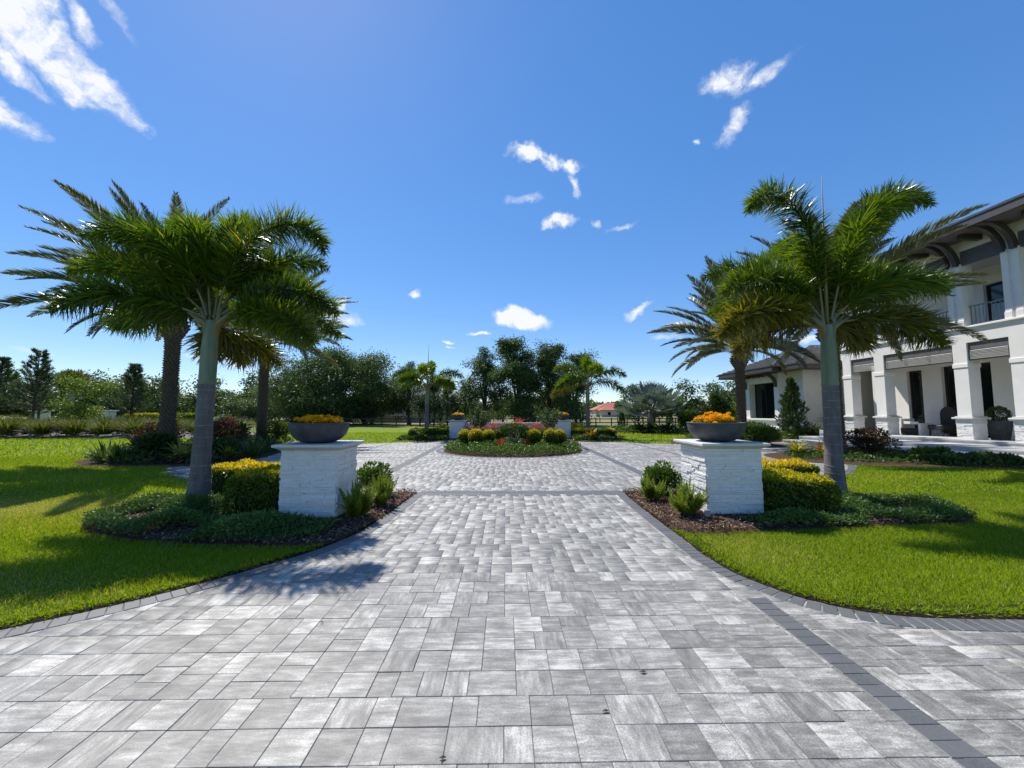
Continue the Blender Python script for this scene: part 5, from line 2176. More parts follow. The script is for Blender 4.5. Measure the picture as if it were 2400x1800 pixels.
def carpet(name, label, poly, n, h, leaf, mat, tone=(0.1, 0.9), aspect=0.35, seed=0, flat=0.5, hole=None, group=None, cat=None, kind='stuff', edge=0.3, cover=0.0):
    """spreading ground cover: sprigs over uneven mounds"""
    a = np.array(poly)
    X = RNG.uniform(a[:, 0].min(), a[:, 0].max(), n)
    Y = RNG.uniform(a[:, 1].min(), a[:, 1].max(), n)
    k = in_poly(X, Y, poly)
    if hole is not None:
        k &= ~hole(X, Y)
    X, Y = X[k], Y[k]
    n = len(X)
    pe = dense(list(poly) + [poly[0]], 0.15)
    d = np.full(n, 1e9)
    for i in range(0, n, 4000):
        q = np.column_stack([X[i:i + 4000], Y[i:i + 4000]])
        d[i:i + 4000] = np.sqrt(((q[:, None] - pe[None]) ** 2).sum(2)).min(1)
    rag = RNG.normal(0, 0.09, n)
    hump = rag + 0.52 + 0.28 * np.sin(X * 5.1 + 1.3 * np.sin(Y * 4.3 + seed)) + 0.25 * np.sin(Y * 6.3 + 1.1 * np.sin(X * 3.7 + seed))
    gap = (np.sin(X * 2.9 + seed) * np.sin(Y * 3.7 + 2 * seed) > 0.55 + (1 - cover)) if cover else np.zeros(n, bool)
    e = 1 - np.exp(-d / edge)
    H_ = h * (0.25 + 0.85 * hump) * (0.3 + 0.7 * e)
    keep = ~gap & (RNG.random(n) < 0.35 + 0.65 * np.clip(d / 0.12, 0, 1))
    X, Y, H_, hump = X[keep], Y[keep], H_[keep], hump[keep]
    n = len(X)
    Z = 0.02 + H_ * (1 - 0.75 * RNG.random(n) ** 2)
    D = rand_unit(n)
    D[:, 2] = np.abs(D[:, 2]) * (1 - flat) + 0.1
    L = Leaves()
    L.add(np.column_stack([X, Y, Z]), D, rand_unit(n) + np.array([0, 0, .6]), leaf * RNG.uniform(.6, 1.35, n), leaf * aspect, np.clip(tone[0] + (tone[1] - tone[0]) * (0.4 * hump + 0.6 * RNG.random(n)), 0, 1), 0.04)
    o = place(name, L.mesh(name, mat), kind=kind)
    if cat:
        tag(o, label, cat, group)
    else:
        o['label'] = label
    return o


# juniper mats in the pillar beds
carpet('juniper_cover', 'low blue green juniper mat spreading round the left palm', [(-6.02, 5.8), (-5.55, 5.3), (-4.62, 4.95), (-3.7, 4.75), (-2.75, 4.74), (-2.3, 4.85), (-2.2, 5.35), (-3.1, 5.6), (-4.2, 5.65), (-4.3, 6.4), (-5.0, 6.95), (-5.8, 6.75)], 60000, 0.22, 0.055, JUNIPER, (0.05, 1.0), 0.3, 1, 0.35, None, None, None, 'stuff', 0.16, 0.95)
carpet('juniper_cover', 'low juniper mat in the shade right of the right pillar', [(3.1, 5.5), (3.05, 5.2), (4.6, 5.26), (6.3, 5.43), (6.95, 5.75), (7.1, 6.35), (6.4, 6.85), (5.3, 6.6), (5.0, 5.8), (3.9, 5.65)], 52000, 0.20, 0.055, JUNIPER, (0.05, 1.0), 0.3, 2, 0.35, None, None, None, 'stuff', 0.16, 0.95)


def plume_fern(label, x, y, n, h, spread, group=None):
    """foxtail fern: upright tapering plumes packed with short needles"""
    t = thing('foxtail_fern', label, 'fern', (x, y, 0.04), 0, group)
    L = Leaves()
    m = MB()
    for i in range(n):
        az = RNG.uniform(0, 2 * pi)
        sp = spread * sqrt(RNG.random())
        hh = h * RNG.uniform(0.5, 1.1) * (1 - 0.3 * sp / spread)
        pts = [np.array([0.05 * cos(az) * sp / spread, 0.05 * sin(az) * sp / spread, 0])]
        for k in range(1, 7):
            q = k / 6
            pts.append(np.array([cos(az) * sp * (0.35 * q + 0.65 * q ** 0.6), sin(az) * sp * (0.35 * q + 0.65 * q ** 0.6), hh * q ** 0.92]))
        pts = np.array(pts)
        k = 150
        s = np.sort(0.08 + 0.92 * RNG.random(k))
        P, T = resample(pts, s)
        rd = rand_unit(k)
        rd -= T * (rd * T).sum(1)[:, None]
        rd = unit(rd)
        w = 0.058 * np.sin(pi * np.clip(s * 0.6 + 0.30, 0, 1)) ** 0.8 * np.clip((1.02 - s) / 0.45, 0, 1) ** 0.7 + 0.004
        L.add(P, rd + T * 1.0, T, w * 1.35, 0.011, np.clip(RNG.normal(0.45, .18, k) + 0.25 * s, 0, 1), 0.0)
        m.tube([tuple(p) for p in pts[::2]], 0.004, 4, caps=False)
    place('plume', L.mesh('plume', FERN), t, kind='stuff')
    place('stem', m.mesh('stem', RACHIS), t)
    return t


plume_fern('foxtail fern against the drive side face of the left pillar', -2.12, 5.72, 42, 0.64, 0.30)
plume_fern('foxtail fern at the tip of the left mulch bed', -2.02, 6.45, 38, 0.60, 0.30)
plume_fern('large foxtail fern on bark mulch beside the right pillar', 2.68, 5.8, 46, 0.58, 0.32)
plume_fern('smaller foxtail fern furthest up the right mulch bed', 2.52, 6.75, 36, 0.52, 0.28)
leaf_bush('pittosporum', 'glossy round shrub behind the left pillar', 'shrub', -2.42, 7.15, 0.36, 0.36, 0.62, 1700, 0.075, GREENC, (0.15, 1.0), 0.03, None, 9)
leaf_bush('pittosporum', 'glossy round shrub behind the right pillar', 'shrub', 2.95, 7.2, 0.36, 0.36, 0.60, 1700, 0.075, GREENC, (0.1, 0.9), 0.03, None, 9)

# island ---------------------------------------------------------------------
ic = [(ISL[0] + (ISL[2] - 0.02) * cos(t), ISL[1] + (ISL[2] - 0.02) * sin(t)) for t in np.linspace(0, 2 * pi, 48, endpoint=False)]
carpet('island_groundcover', 'dense dark green ground cover filling the round island', ic, 30000, 0.30, 0.075, GREENC, (0.15, 1.0), 0.5, 4, 0.35, None, None, None, 'stuff', 0.12)


def globe(label, x, y, r, group):
    t = thing('globe_shrub', label, 'shrub', (x, y, 0), 0, group)
    n = 1700
    d = rand_unit(n)
    lump = 1 + 0.05 * np.sin(d[:, 0] * 6 + x) * np.sin(d[:, 2] * 5 + y)
    P = d * (r * lump * RNG.uniform(0.9, 1.03, n))[:, None] + np.array([0, 0, 0.30 + r * 0.9])
    P[:, 2] = np.maximum(P[:, 2], 0.05)
    tone = np.clip(0.28 + 0.16 * RNG.random(n) + 0.55 * np.clip(d[:, 2] + .35, 0, 1) * RNG.uniform(.5, 1.1, n), 0, 0.86)  # yellower upwards: lit tops put into the leaf tone
    L = Leaves()
    L.add(P, d + rand_unit(n) * .9, d + rand_unit(n) * .8, 0.06 * RNG.uniform(.7, 1.2, n), 0.036, tone, .05)
    place('foliage', L.mesh('foliage', HEDGEL), t)
    bm = bmesh.new()
    bmesh.ops.create_icosphere(bm, subdivisions=2, radius=r * 0.88)
    bmesh.ops.translate(bm, verts=bm.verts, vec=(0, 0, 0.30 + r * 0.9))
    m = MB()
    m.bm(bm)
    place('dark_core', m.mesh('dark_core', HEDGEC), t)  # solid dark ball, inner shade painted in its colour


for lab, x, y, r in (('golden globe shrub, outermost on the left of the island', -1.72, 16.6, 0.26), ('golden globe shrub, front one of the left three on the island', -1.2, 15.95, 0.29), ('golden globe shrub, innermost of the left three on the island', -0.72, 16.6, 0.26),
                     ('golden globe shrub, innermost of the right three on the island', 1.18, 16.2, 0.28), ('golden globe shrub, front one of the right three on the island', 1.85, 15.95, 0.29), ('golden globe shrub, outermost on the right of the island', 2.25, 16.35, 0.27)):
    globe(lab, x, y, r, 'golden globes on the island')


def crape(label, x, y, h, seed):
    """young multi-stem tree, vase of upright leafy wands on pale stems"""
    r = random.Random(seed)
    t = thing('young_tree', label, 'small tree', (x, y, 0), 0)
    L = Leaves()
    m = MB()
    for i in range(4):
        a = i * 1.6 + r.random()
        m2 = MB()
        m2.tube([(0.06 * cos(a), 0.06 * sin(a), 0), (0.08 * cos(a), 0.08 * sin(a), 0.45 * h), (0.16 * cos(a), 0.16 * sin(a), 0.58 * h)], [0.028, 0.02, 0.014], 6)
        place('trunk', m2.mesh('trunk', PALEBARK), t)
    for i in range(26):
        a = r.uniform(0, 2 * pi)
        sp = r.uniform(0.15, 0.78)
        z0 = h * r.uniform(0.46, 0.6)
        p0 = np.array([0.12 * cos(a), 0.12 * sin(a), z0])
        p2 = np.array([sp * cos(a), sp * sin(a), h * (1.05 - 0.32 * sp * r.uniform(.6, 1.2))])
        pts = np.array([p0, (p0 + p2) / 2 + [0, 0, -0.05], p2])
        m.tube([tuple(p) for p in pts], [0.01, 0.007, 0.003], 4, caps=False)
        k = 46
        P, T = resample(pts, np.sort(RNG.random(k)))
        L.add(P, rand_unit(k) + T * .6, rand_unit(k), 0.10 * RNG.uniform(.7, 1.3, k), 0.058, RNG.uniform(0.1, 0.8, k))
    place('foliage', L.mesh('foliage', PALELEAF), t)
    place('branch', m.mesh('branch', PALEBARK), t)


crape('young multi stem tree on the left of the island before the left wall pillar', -1.22, 17.6, 1.72, 3)
crape('young multi stem tree on the right of the island before the right wall pillar', 2.0, 17.6, 1.72, 6)
# centre piece: pale forked trunk, leafy head, strap leaves at the foot
t = thing('forked_shrub', 'pale forked shrub with leafy head at the centre of the island', 'shrub', (0.36, 16.5, 0))
for i in range(6):
    a = i * 1.05
    m = MB()
    m.tube([(0.05 * cos(a), 0.05 * sin(a), 0), (0.09 * cos(a), 0.09 * sin(a), 0.28), (0.30 * cos(a), 0.30 * sin(a), 0.80)], [0.055, 0.04, 0.022], 7)
    place('trunk', m.mesh('trunk', PALEBARK), t)
n = 1900
d = rand_unit(n)
P = np.column_stack([d[:, 0] * 0.62 * RNG.uniform(.3, 1, n) ** .5, d[:, 1] * .5, 0.86 + d[:, 2] * 0.17])
L = Leaves()
L.add(P, d + rand_unit(n), rand_unit(n), .08 * RNG.uniform(.7, 1.3, n), .045, RNG.uniform(0, .8, n))
place('foliage', L.mesh('foliage', GREENC), t)
blade_plant('agave', 'grey green strap leaved rosette under the forked shrub', 'succulent', 0.36, 16.15, AGAVE, 34, 0.52, 0.07, 0.35, 0.35, (0, 1), 0.75, 0.05, 0.12)
blade_plant('bromeliad', 'orange red bromeliad left of the forked shrub', 'bromeliad', -0.18, 16.2, REDFL, 40, 0.36, 0.04, 0.25, 0.25, (0, .8), 1.25, 0.14, 0.15)
blade_plant('bromeliad', 'orange red bromeliad right of the forked shrub', 'bromeliad', 0.88, 16.2, REDFL, 40, 0.36, 0.04, 0.25, 0.25, (0, .8), 1.25, 0.14, 0.15)


# red flowering shrubs before the wall
def red_flowers(label, x, y, rx, h, n, group):
    t = thing('red_flowering_plant', label, 'flowering plant', (x, y, 0), 0, group)
    k = n * 5
    L = Leaves()
    X = RNG.normal(0, rx * 0.5, k)
    Y = RNG.normal(0, 0.2, k)
    Z = RNG.uniform(0.2, h * 0.75, k)
    L.add(np.column_stack([X, Y, Z]), rand_unit(k) + [0, 0, .4], rand_unit(k), .10, .05, RNG.uniform(0, .8, k))
    place('foliage', L.mesh('foliage', GREENC), t)
    L = Leaves()
    k = n * 6
    c = np.column_stack([RNG.normal(0, rx * 0.55, n), RNG.normal(0, .2, n), h * RNG.uniform(0.62, 1.0, n)])
    q = RNG.integers(0, n, k)
    P = c[q] + RNG.normal(0, .05, (k, 3)) * np.array([1.3, 1, 1.5])
    L.add(P, rand_unit(k) + [0, 0, .6], rand_unit(k), .085, .05, RNG.random(k))
    place('blossoms', L.mesh('blossoms', REDFL), t)


for lab, x, rx, h, n in (('red flowering plant by the left wall pillar', -1.9, .42, .8, 30), ('red flowering plant left of the middle of the wall', -0.75, .55, .86, 46), ('small sparse red flowering plant left of the tallest one', 0.05, .35, .82, 22),
                         ('tallest red flowering plant at the middle of the wall', 0.72, .36, 1.12, 34), ('widest red flowering plant right of the middle of the wall', 1.75, .62, .84, 60), ('red flowering plant by the right wall pillar', 2.7, .3, .76, 16)):
    red_flowers(lab, x, 22.55, rx, h, n, 'red flowers before the wall')
# beside the wall ends
carpet('low_groundcover', 'low green cover in front of the far left hedge', [(-6.0, 21.4), (-3.2, 21.0), (-3.2, 22.2), (-5.8, 22.2)], 3500, 0.3, 0.11, GREENC, (0, .8), .5, 3, .4)
carpet('low_groundcover', 'low green cover in front of the far right hedge', [(3.7, 21.0), (6.6, 21.4), (6.4, 22.2), (3.7, 22.2)], 3500, 0.3, 0.11, GREENC, (0.1, 1), .5, 6, .4)
blade_plant('bromeliad', 'yellow bromeliad in front of the far left hedge', 'bromeliad', -4.6, 21.5, BROM, 40, 0.5, 0.08, 0.35, .5, (0.2, .75), 0.8, .06, .25)
blade_plant('bromeliad', 'pale orange bromeliad in front of the far right hedge', 'bromeliad', 4.75, 21.5, BROM, 40, 0.5, 0.08, 0.35, .5, (0.5, 1), 0.9, .06, .25)
leaf_bush('grey_shrub', 'loose grey green shrub behind the far left hedge', 'shrub', -3.9, 24.2, .55, .5, 1.0, 700, .12, TUFT, (0.2, 1))
leaf_bush('grey_shrub', 'loose grey green shrub behind the right wall pillar', 'shrub', 4.1, 24.6, .6, .5, .95, 700, .12, TUFT, (0, .7))
leaf_bush('grey_shrub', 'darker round shrub right of the right wall pillar', 'shrub', 4.75, 25.0, .5, .5, .9, 700, .12, OAKLEAF, (0.2, 1))


# ------------------------------------------------------------------ broadleaf trees
def tree_meshes(seed, Hh, W, lobes, n, leaf, mat, bark=BARK, trunk_h=0.3, tr=0.2, thin=0.0, aspect=0.55, tone=(0.1, 0.9), clump=0.085, nclump=90):
    """trunk with limbs, crown of leaf clumps (local coordinates, base at origin)"""
    r = np.random.default_rng(seed)
    lob = []
    for i in range(lobes):
        a = 2 * pi * i / lobes + r.uniform(-.4, .4)
        lev = r.uniform(max(0.14, trunk_h * 0.9), 0.86)
        rad = W * 0.5 * r.uniform(0.25, 0.75) * (1.15 - 0.6 * abs(lev - 0.5) * 1.3)
        lob.append((rad * cos(a), rad * sin(a), Hh * lev, W * r.uniform(0.16, 0.27), Hh * r.uniform(0.10, 0.17)))
    lob.append((0, 0, Hh * 0.80, W * 0.22, Hh * 0.17))
    lob.append((W * .06, 0, Hh * 0.55, W * 0.3, Hh * 0.2))
    lob = np.array(lob)
    k = r.integers(0, len(lob), nclump)
    d = r.normal(size=(nclump, 3))
    d /= np.linalg.norm(d, axis=1)[:, None]
    rr = r.uniform(0.55, 1.05, nclump)[:, None]
    C = lob[k, :3] + d * rr * lob[k][:, [3, 3, 4]]
    C[:, 2] = np.clip(C[:, 2], Hh * trunk_h * 0.7, Hh * 0.985)
    ct = r.uniform(0, 1, nclump)
    q = r.integers(0, nclump, n)
    dd = r.normal(size=(n, 3))
    sg = W * clump * (0.6 + 0.8 * r.random(nclump))[q][:, None]
    P = C[q] + dd * sg * np.array([1, 1, 0.62])
    out = unit(P - C[q] + np.array([0, 0, 0.02]))
    L = Leaves()
    dirs = out + r.normal(size=(n, 3)) * 0.8 - np.array([0, 0, .25])
    tn = tone[0] + (tone[1] - tone[0]) * (0.5 * ct[q] + 0.5 * r.random(n))
    L.add(P, dirs, r.normal(size=(n, 3)) + np.array([0, 0, .5]), leaf * r.uniform(.6, 1.4, n), leaf * aspect, tn, .08)
    crown = L.mesh('crown', mat)
    m = MB()
    m.tube([(0, 0, -0.1), (0.05 * W * .2, 0, Hh * trunk_h * .6), (0.02, .03, Hh * trunk_h), (0.0, 0.05, Hh * 0.62), (0, 0, Hh * .85)], [tr * 1.35, tr, tr * .85, tr * .45, tr * .12], 8)
    for l in lob:
        z0 = Hh * trunk_h * r.uniform(0.75, 1.25)
        mid = (l[0] * .45, l[1] * .45, z0 + (l[2] - z0) * .55)
        m.tube([(0, 0, z0), mid, (l[0], l[1], l[2])], [tr * .5, tr * .3, tr * .08], 6)
    return m.mesh('trunk', bark), crown


TREEDB = {}


def tree(name, label, cat, x, y, key, s=1.0, rz=0.0, group=None, sz=1.0):
    t = thing(name, label, cat, (x, y, -0.03), rz, group)
    tm, cm = TREEDB[key]
    place('trunk', tm, t)
    place('crown', cm, t)
    t.scale = (s, s, s * sz)
    return t


TREEDB['oakA'] = tree_meshes(1, 9.6, 9.5, 9, 23000, 0.22, OAKLEAF, BARK, 0.12, 0.26, nclump=190, clump=0.06)
TREEDB['oakB'] = tree_meshes(2, 9.4, 8.6, 8, 22000, 0.22, OAKLEAF, BARK, 0.12, 0.24, nclump=190, clump=0.06)
TREEDB['pale'] = tree_meshes(3, 9.0, 8.0, 8, 15000, 0.21, PALELEAF, BARK, 0.25, 0.2, nclump=110, clump=0.06)
TREEDB['tall'] = tree_meshes(4, 10.8, 5.2, 10, 21000, 0.22, OAKLEAF, BARK, 0.12, 0.2, nclump=140, clump=0.075)
TREEDB['tallp'] = tree_meshes(5, 10.4, 5.6, 10, 16000, 0.20, PALELEAF, BARK, 0.14, 0.2, nclump=100, clump=0.062)
TREEDB['small'] = tree_meshes(6, 5.4, 4.8, 6, 5500, 0.22, OAKLEAF, BARK, 0.2, 0.13, nclump=70, clump=0.08)
TREEDB['lime'] = tree_meshes(7, 5.0, 3.6, 7, 5200, 0.17, YELLEAF, BARK, 0.15, 0.07, nclump=80, clump=0.075)
TREEDB['far'] = tree_meshes(8, 8.0, 8.5, 8, 5000, 0.40, OAKLEAF, BARK, 0.08, 0.2, nclump=70, clump=0.075)
TREEDB['farp'] = tree_meshes(9, 7.5, 7.5, 8, 4600, 0.40, PALELEAF, BARK, 0.1, 0.2, nclump=60, clump=0.07)

for lab, x, y, key, s, rz in (
        ('broad dark oak furthest left in the big clump behind the left date palms', -26.3, 48.5, 'pale', 0.98, 0.3),
        ('broad dark oak in the middle of the big clump left of the wall', -21.6, 47.0, 'oakA', 1.02, 1.9),
        ('broad dark oak at the right end of the big clump left of the wall', -16.4, 48.0, 'oakB', 0.95, 0.7),
        ('dark oak filling the back of the big clump left of the wall', -19.0, 53.0, 'oakA', 0.95, 4.0),
        ('low leafy oak below the big clump, left of it', -24.5, 45.8, 'small', 0.85, 2.2)):
    tree('oak_tree', lab, 'tree', x, y, key, s, rz)
for lab, x, y, key, s, rz, sz in (
        ('loose grey green tree behind the far left foxtail palm', -12.4, 50, 'tallp', 0.86, 0.2, 0.96),
        ('slim leafy tree between the far left palm and the dark cedar', -10.3, 53, 'tallp', 0.7, 2.2, 1),
        ('tall airy tree at the left of the group behind the garden wall', -2.4, 46.5, 'tallp', 0.98, 3.3, 1.0),
        ('tallest dark tree behind the middle of the garden wall', 1.4, 45.5, 'tall', 1.0, 0.4, 1.0),
        ('tall dark tree right of the tallest one behind the wall', 5.2, 46.3, 'tall', 0.93, 2.6, 1.0),
        ('tall leaning tree at the right end of the group behind the wall', 8.6, 47.5, 'tall', 0.86, 4.4, 1.0),
        ('bushy dark tree below the right end of the tall group', 6.6, 42.8, 'small', 1.0, 1.0, 1.0),
        ('leafy low tree at the foot of the tall group, left side', -4.6, 44.0, 'small', 0.92, 4.0, 1.05),
        ('dark low tree at the foot of the tall group, middle', 2.2, 43.4, 'small', 0.8, 2.6, 0.9)):
    tree('garden_tree', lab, 'tree', x, y, key, s, rz, None, sz)

TREEDB['cedar'] = tree_meshes(12, 3.9, 2.6, 7, 4200, 0.15, CONIFER, BARK, 0.08, 0.1, nclump=70, clump=0.09, tone=(0, .5))
tree('cedar', 'dense dark cedar right of the far left foxtail palm', 'tree', -8.0, 43.6, 'cedar', 1.0, 0)
tree('cedar', 'second dense dark cedar beside the grey roofed house', 'tree', -9.6, 44.0, 'cedar', 0.95, 2.0)

TREEDB['under'] = tree_meshes(15, 3.6, 6.4, 8, 4200, 0.24, OAKLEAF, BARK, 0.05, 0.08, nclump=80, clump=0.075, tone=(0, .8))
G3 = 'dark undergrowth behind the paddock fence'
ru = random.Random(31)
for i in range(15):
    x = (-34 + i * 2.6 if i < 7 else -4.5 + (i - 7) * 1.85) + ru.uniform(-.6, .6)
    tree('undergrowth_bush', '%s dark thicket bush from the left below the trees behind the fence' % ['leftmost', 'second', 'third', 'fourth', 'fifth', 'sixth', 'seventh', 'eighth', 'ninth', 'tenth', 'eleventh', 'twelfth', 'thirteenth', 'fourteenth', 'rightmost'][i], 'bush', x, 52 + ru.uniform(-2, 5), 'under', ru.uniform(.75, 1.1), ru.uniform(0, 6), G3)

# the woods on the left, one tree behind another
G1 = 'tree line beyond the left lawn'
rt = random.Random(77)
ORD = ['leftmost', 'second', 'third', 'fourth', 'fifth', 'sixth', 'seventh', 'eighth', 'ninth', 'tenth', 'eleventh', 'twelfth', 'thirteenth', 'fourteenth', 'fifteenth', 'sixteenth', 'seventeenth', 'eighteenth', 'nineteenth', 'twentieth', 'twenty first', 'twenty second', 'twenty third', 'twenty fourth']
wl = sorted([(-104 + i * 3.6 + rt.uniform(-1.2, 1.2), 70 + (i % 2) * 7 + rt.uniform(-3, 3)) for i in range(24)], key=lambda q: q[0] / q[1])
for i, (x, y) in enumerate(wl):
    tree('woodland_tree', '%s tree from the left in the wood line beyond the left lawn' % ORD[i], 'tree', x, y, 'far' if rt.random() < .75 else 'farp', rt.uniform(0.95, 1.15) * (1.0 if i > 4 else 1.05), rt.uniform(0, 6), G1)
G2 = 'tree line right of the silver fan palm'
for i, x in enumerate((23.5, 27.5, 31.0, 35.0, 38.5, 43.0, 47.5, 52.5)):
    tree('woodland_tree', '%s tree from the left in the row beyond the silver fan palm' % ORD[i], 'tree', x, 66 + rt.uniform(-5, 6), 'far' if i % 3 else 'farp', rt.uniform(0.76, 0.92), rt.uniform(0, 6), G2)
for lab, x, y, key, s in (('light green tree left of the second date palm', -30.0, 56, 'pale', 0.92), ('grey green tree behind the left foxtail trunk', -37.5, 62, 'farp', 0.95)):
    tree('woodland_tree', lab, 'tree', x, y, key, s, 1.1)

# far horizon woods: one mass
n = 15000
a = RNG.uniform(-1.15, 1.15, n)
R_ = RNG.uniform(190, 330, n)
hh = 8.5 + 3.0 * np.sin(a * 23) + 2.5 * np.sin(a * 61 + 1)
P = np.column_stack([R_ * np.sin(a), R_ * np.cos(a), RNG.random(n) ** 0.8 * hh])
keep = ~((P[:, 0] > 20) & (P[:, 0] < 95) & (P[:, 1] < 190))
L = Leaves()
L.add(P[keep], rand_unit(keep.sum()), rand_unit(keep.sum()), 3.4 * RNG.uniform(.6, 1.3, keep.sum()), 2.2, RNG.uniform(0, .9, keep.sum()))
o = place('far_woods', L.mesh('far_woods', PALELEAF), kind='stuff')
o['label'] = 'far woods along the horizon'


def pine(label, x, y, h, seed, lean=0.0):
    """young open pine: whorls of upturned boughs with needle tufts"""
    t = thing('pine_tree', label, 'pine tree', (x, y, -0.02), 0)
    r = random.Random(seed)
    m = MB()
    m.tube([(0, 0, -.1), (lean * .4, 0, h * .4), (lean, 0, h * .97)], [0.12, 0.085, 0.02], 7)
    L = Leaves()
    z = h * 0.26
    while z < h * 0.97:
        q = (z - h * .26) / (h * .74)
        nb = 8
        for k in range(nb):
            a = r.uniform(0, 2 * pi)
            ln = h * (0.235 * (1 - q) ** .9 + 0.03) * r.uniform(.7, 1.15)
            p0 = np.array([lean * z / h, 0, z])
            p1 = p0 + np.array([cos(a) * ln * .65, sin(a) * ln * .65, ln * .18])
            p2 = p0 + np.array([cos(a) * ln, sin(a) * ln, ln * .62])
            pts = np.array([p0, p1, p2])
            m.tube([tuple(p) for p in pts], [0.03, 0.018, 0.008], 4, caps=False)
            kk = 90
            P, T = resample(pts, 0.18 + 0.82 * RNG.random(kk) ** .7)
            L.add(P, rand_unit(kk) * .9 + T + [0, 0, .25], rand_unit(kk), 0.26 * RNG.uniform(.6, 1.2, kk), 0.03, RNG.uniform(0, 1, kk))
        z += h * 0.05
    place('trunk', m.mesh('trunk', BARK), t)
    place('crown', L.mesh('crown', PINELEAF), t)


pine('young pine at the far left end of the berm', -42.3, 33, 6.1, 1, 0.2)
pine('young pine with pointed top, tallest on the berm', -38.7, 32.5, 6.7, 2, 0.15)
pine('young pine at the back of the berm, left of the tallest pine', -43.5, 37, 5.4, 3)
pine('slim young pine beside the large date palm trunk', -30.8, 32.5, 5.5, 4, 0.1)
pine('short pine behind the young tree on the left of the island', -6.4, 43.0, 4.6, 5)
t = tree('lime_tree', 'lime green young tree with bare upright shoots on the berm', 'tree', -33.2, 31.2, 'lime', 0.9, 0.5)
m = MB()
for i in range(9):
    a = i * 2.4
    m.tube([(0, 0, 3.2), (0.35 * cos(a) + .15, 0.35 * sin(a), 4.4), (0.6 * cos(a) + .5, .6 * sin(a), 5.2 + .35 * sin(i * 2))], [0.02, 0.012, 0.005], 4)
place('shoot', m.mesh('shoot', PALEBARK), t)

# cabbage palm behind the lime tree
t = thing('cabbage_palm', 'cabbage palm with round brownish head behind the berm', 'palm tree', (-50.5, 46, 0))
m = MB()
m.tube([(0, 0, -.1), (0.05, 0, 2.6), (0, 0, 4.9)], [0.2, 0.17, 0.2], 9)
place('trunk', m.mesh('trunk', PALEBARK), t)
n = 2600
d = rand_unit(n)
L = Leaves()
L.add(d * RNG.uniform(.2, 1.35, n)[:, None] * [1, 1, .8] + [0, 0, 5.2], d + rand_unit(n) * .3, rand_unit(n), .55, .09, RNG.uniform(.3, 1, n))
place('crown', L.mesh('crown', TUFT), t)


# silver fan palm -------------------------------------------------------------
def fan_leaf(R, n=26):
    """pleated fan with free tips"""
    vs, fs = [(0, 0, 0)], []
    for i in range(n):
        a0, a1 = -2.0 + 4.0 * i / n, -2.0 + 4.0 * (i + 1) / n
        am = (a0 + a1) / 2
        zz = 0.06 * R * (1 if i % 2 else -1)
        b = len(vs)
        vs += [(R * .62 * cos(a0), R * .62 * sin(a0), zz), (R * .62 * cos(a1), R * .62 * sin(a1), -zz), (R * random.uniform(.92, 1.05) * cos(am), R * sin(am), -0.12 * R)]
        fs += [(0, b, b + 1), (b, b + 2, b + 1)]
    return vs, fs


t = thing('silver_fan_palm', 'silver blue fan palm standing alone right of the garden wall', 'palm tree', (11.2, 30.0, 0))
m = MB()
m.tube([(0, 0, -.1), (0, 0, 0.9), (0, 0, 1.7)], [0.30, 0.26, 0.2], 10)
place('trunk', m.mesh('trunk', PALEBARK), t)
vs, fs = fan_leaf(0.95)
V = np.array(vs)
fanm = np_mesh('fan_leaf', V, np.array(fs), BISMLEAF, RNG.random(len(fs)))
rq = random.Random(4)
for i in range(34):
    q = i / 33
    el = radians(82 - 78 * q)
    az = i * 2.399
    ln = 1.25 + 0.75 * rq.random() + 0.35 * q
    d = Vector((cos(az) * cos(el), sin(az) * cos(el), sin(el)))
    p0 = Vector((0, 0, 1.3))
    p1 = p0 + d * ln
    mm = MB()
    mm.tube([p0, p0 + d * ln * .5 + Vector((0, 0, .05)), p1], [0.035, 0.03, 0.022], 5)
    st = place('leaf_stalk', mm.mesh('leaf_stalk', PALEBARK), t)
    o = place('fan_leaf', fanm, t)
    o.location = p1
    X = (d + Vector((0, 0, -0.12))).normalized()
    Yv = X.cross(Vector((0, 0, 1))).normalized()
    Z = X.cross(Yv)
    o.rotation_euler = (Matrix((X, Yv, Z)).transposed() @ Matrix.Rotation(rq.uniform(-.6, .6), 3, 'X')).to_euler()


def spire(name, label, x, y, h, w, n, mat, leaf=0.13, z0=0.0, group=None, tone=(0, .9), ragged=0.0):
    """narrow upright conifer"""
    t = thing(name, label, 'conifer', (x, y, z0), 0, group)
    q = RNG.random(n) ** 0.85
    a = RNG.uniform(0, 2 * pi, n)
    rad = w * 0.5 * (1 - q) ** 0.75 * (1 + ragged * 0.5 * np.sin(a * 3 + q * 19) + ragged * .25 * np.sin(a * 5 - q * 31)) * (0.45 + 0.6 * np.minimum(1, q * 6)) * np.sqrt(RNG.uniform(.25, 1, n))
    P = np.column_stack([rad * np.cos(a), rad * np.sin(a), h * q * 0.97])
    D = np.column_stack([np.cos(a) * .7, np.sin(a) * .7, np.full(n, 1.0)]) + rand_unit(n) * .45
    L = Leaves()
    L.add(P, D, rand_unit(n), leaf * RNG.uniform(.6, 1.3, n), leaf * .35, RNG.uniform(tone[0], tone[1], n))
    place('foliage', L.mesh('foliage', mat), t)
    m = MB()
    m.tube([(0, 0, -.05), (0, 0, h * .9)], [0.05, 0.01], 6)
    place('trunk', m.mesh('trunk', BARK), t)


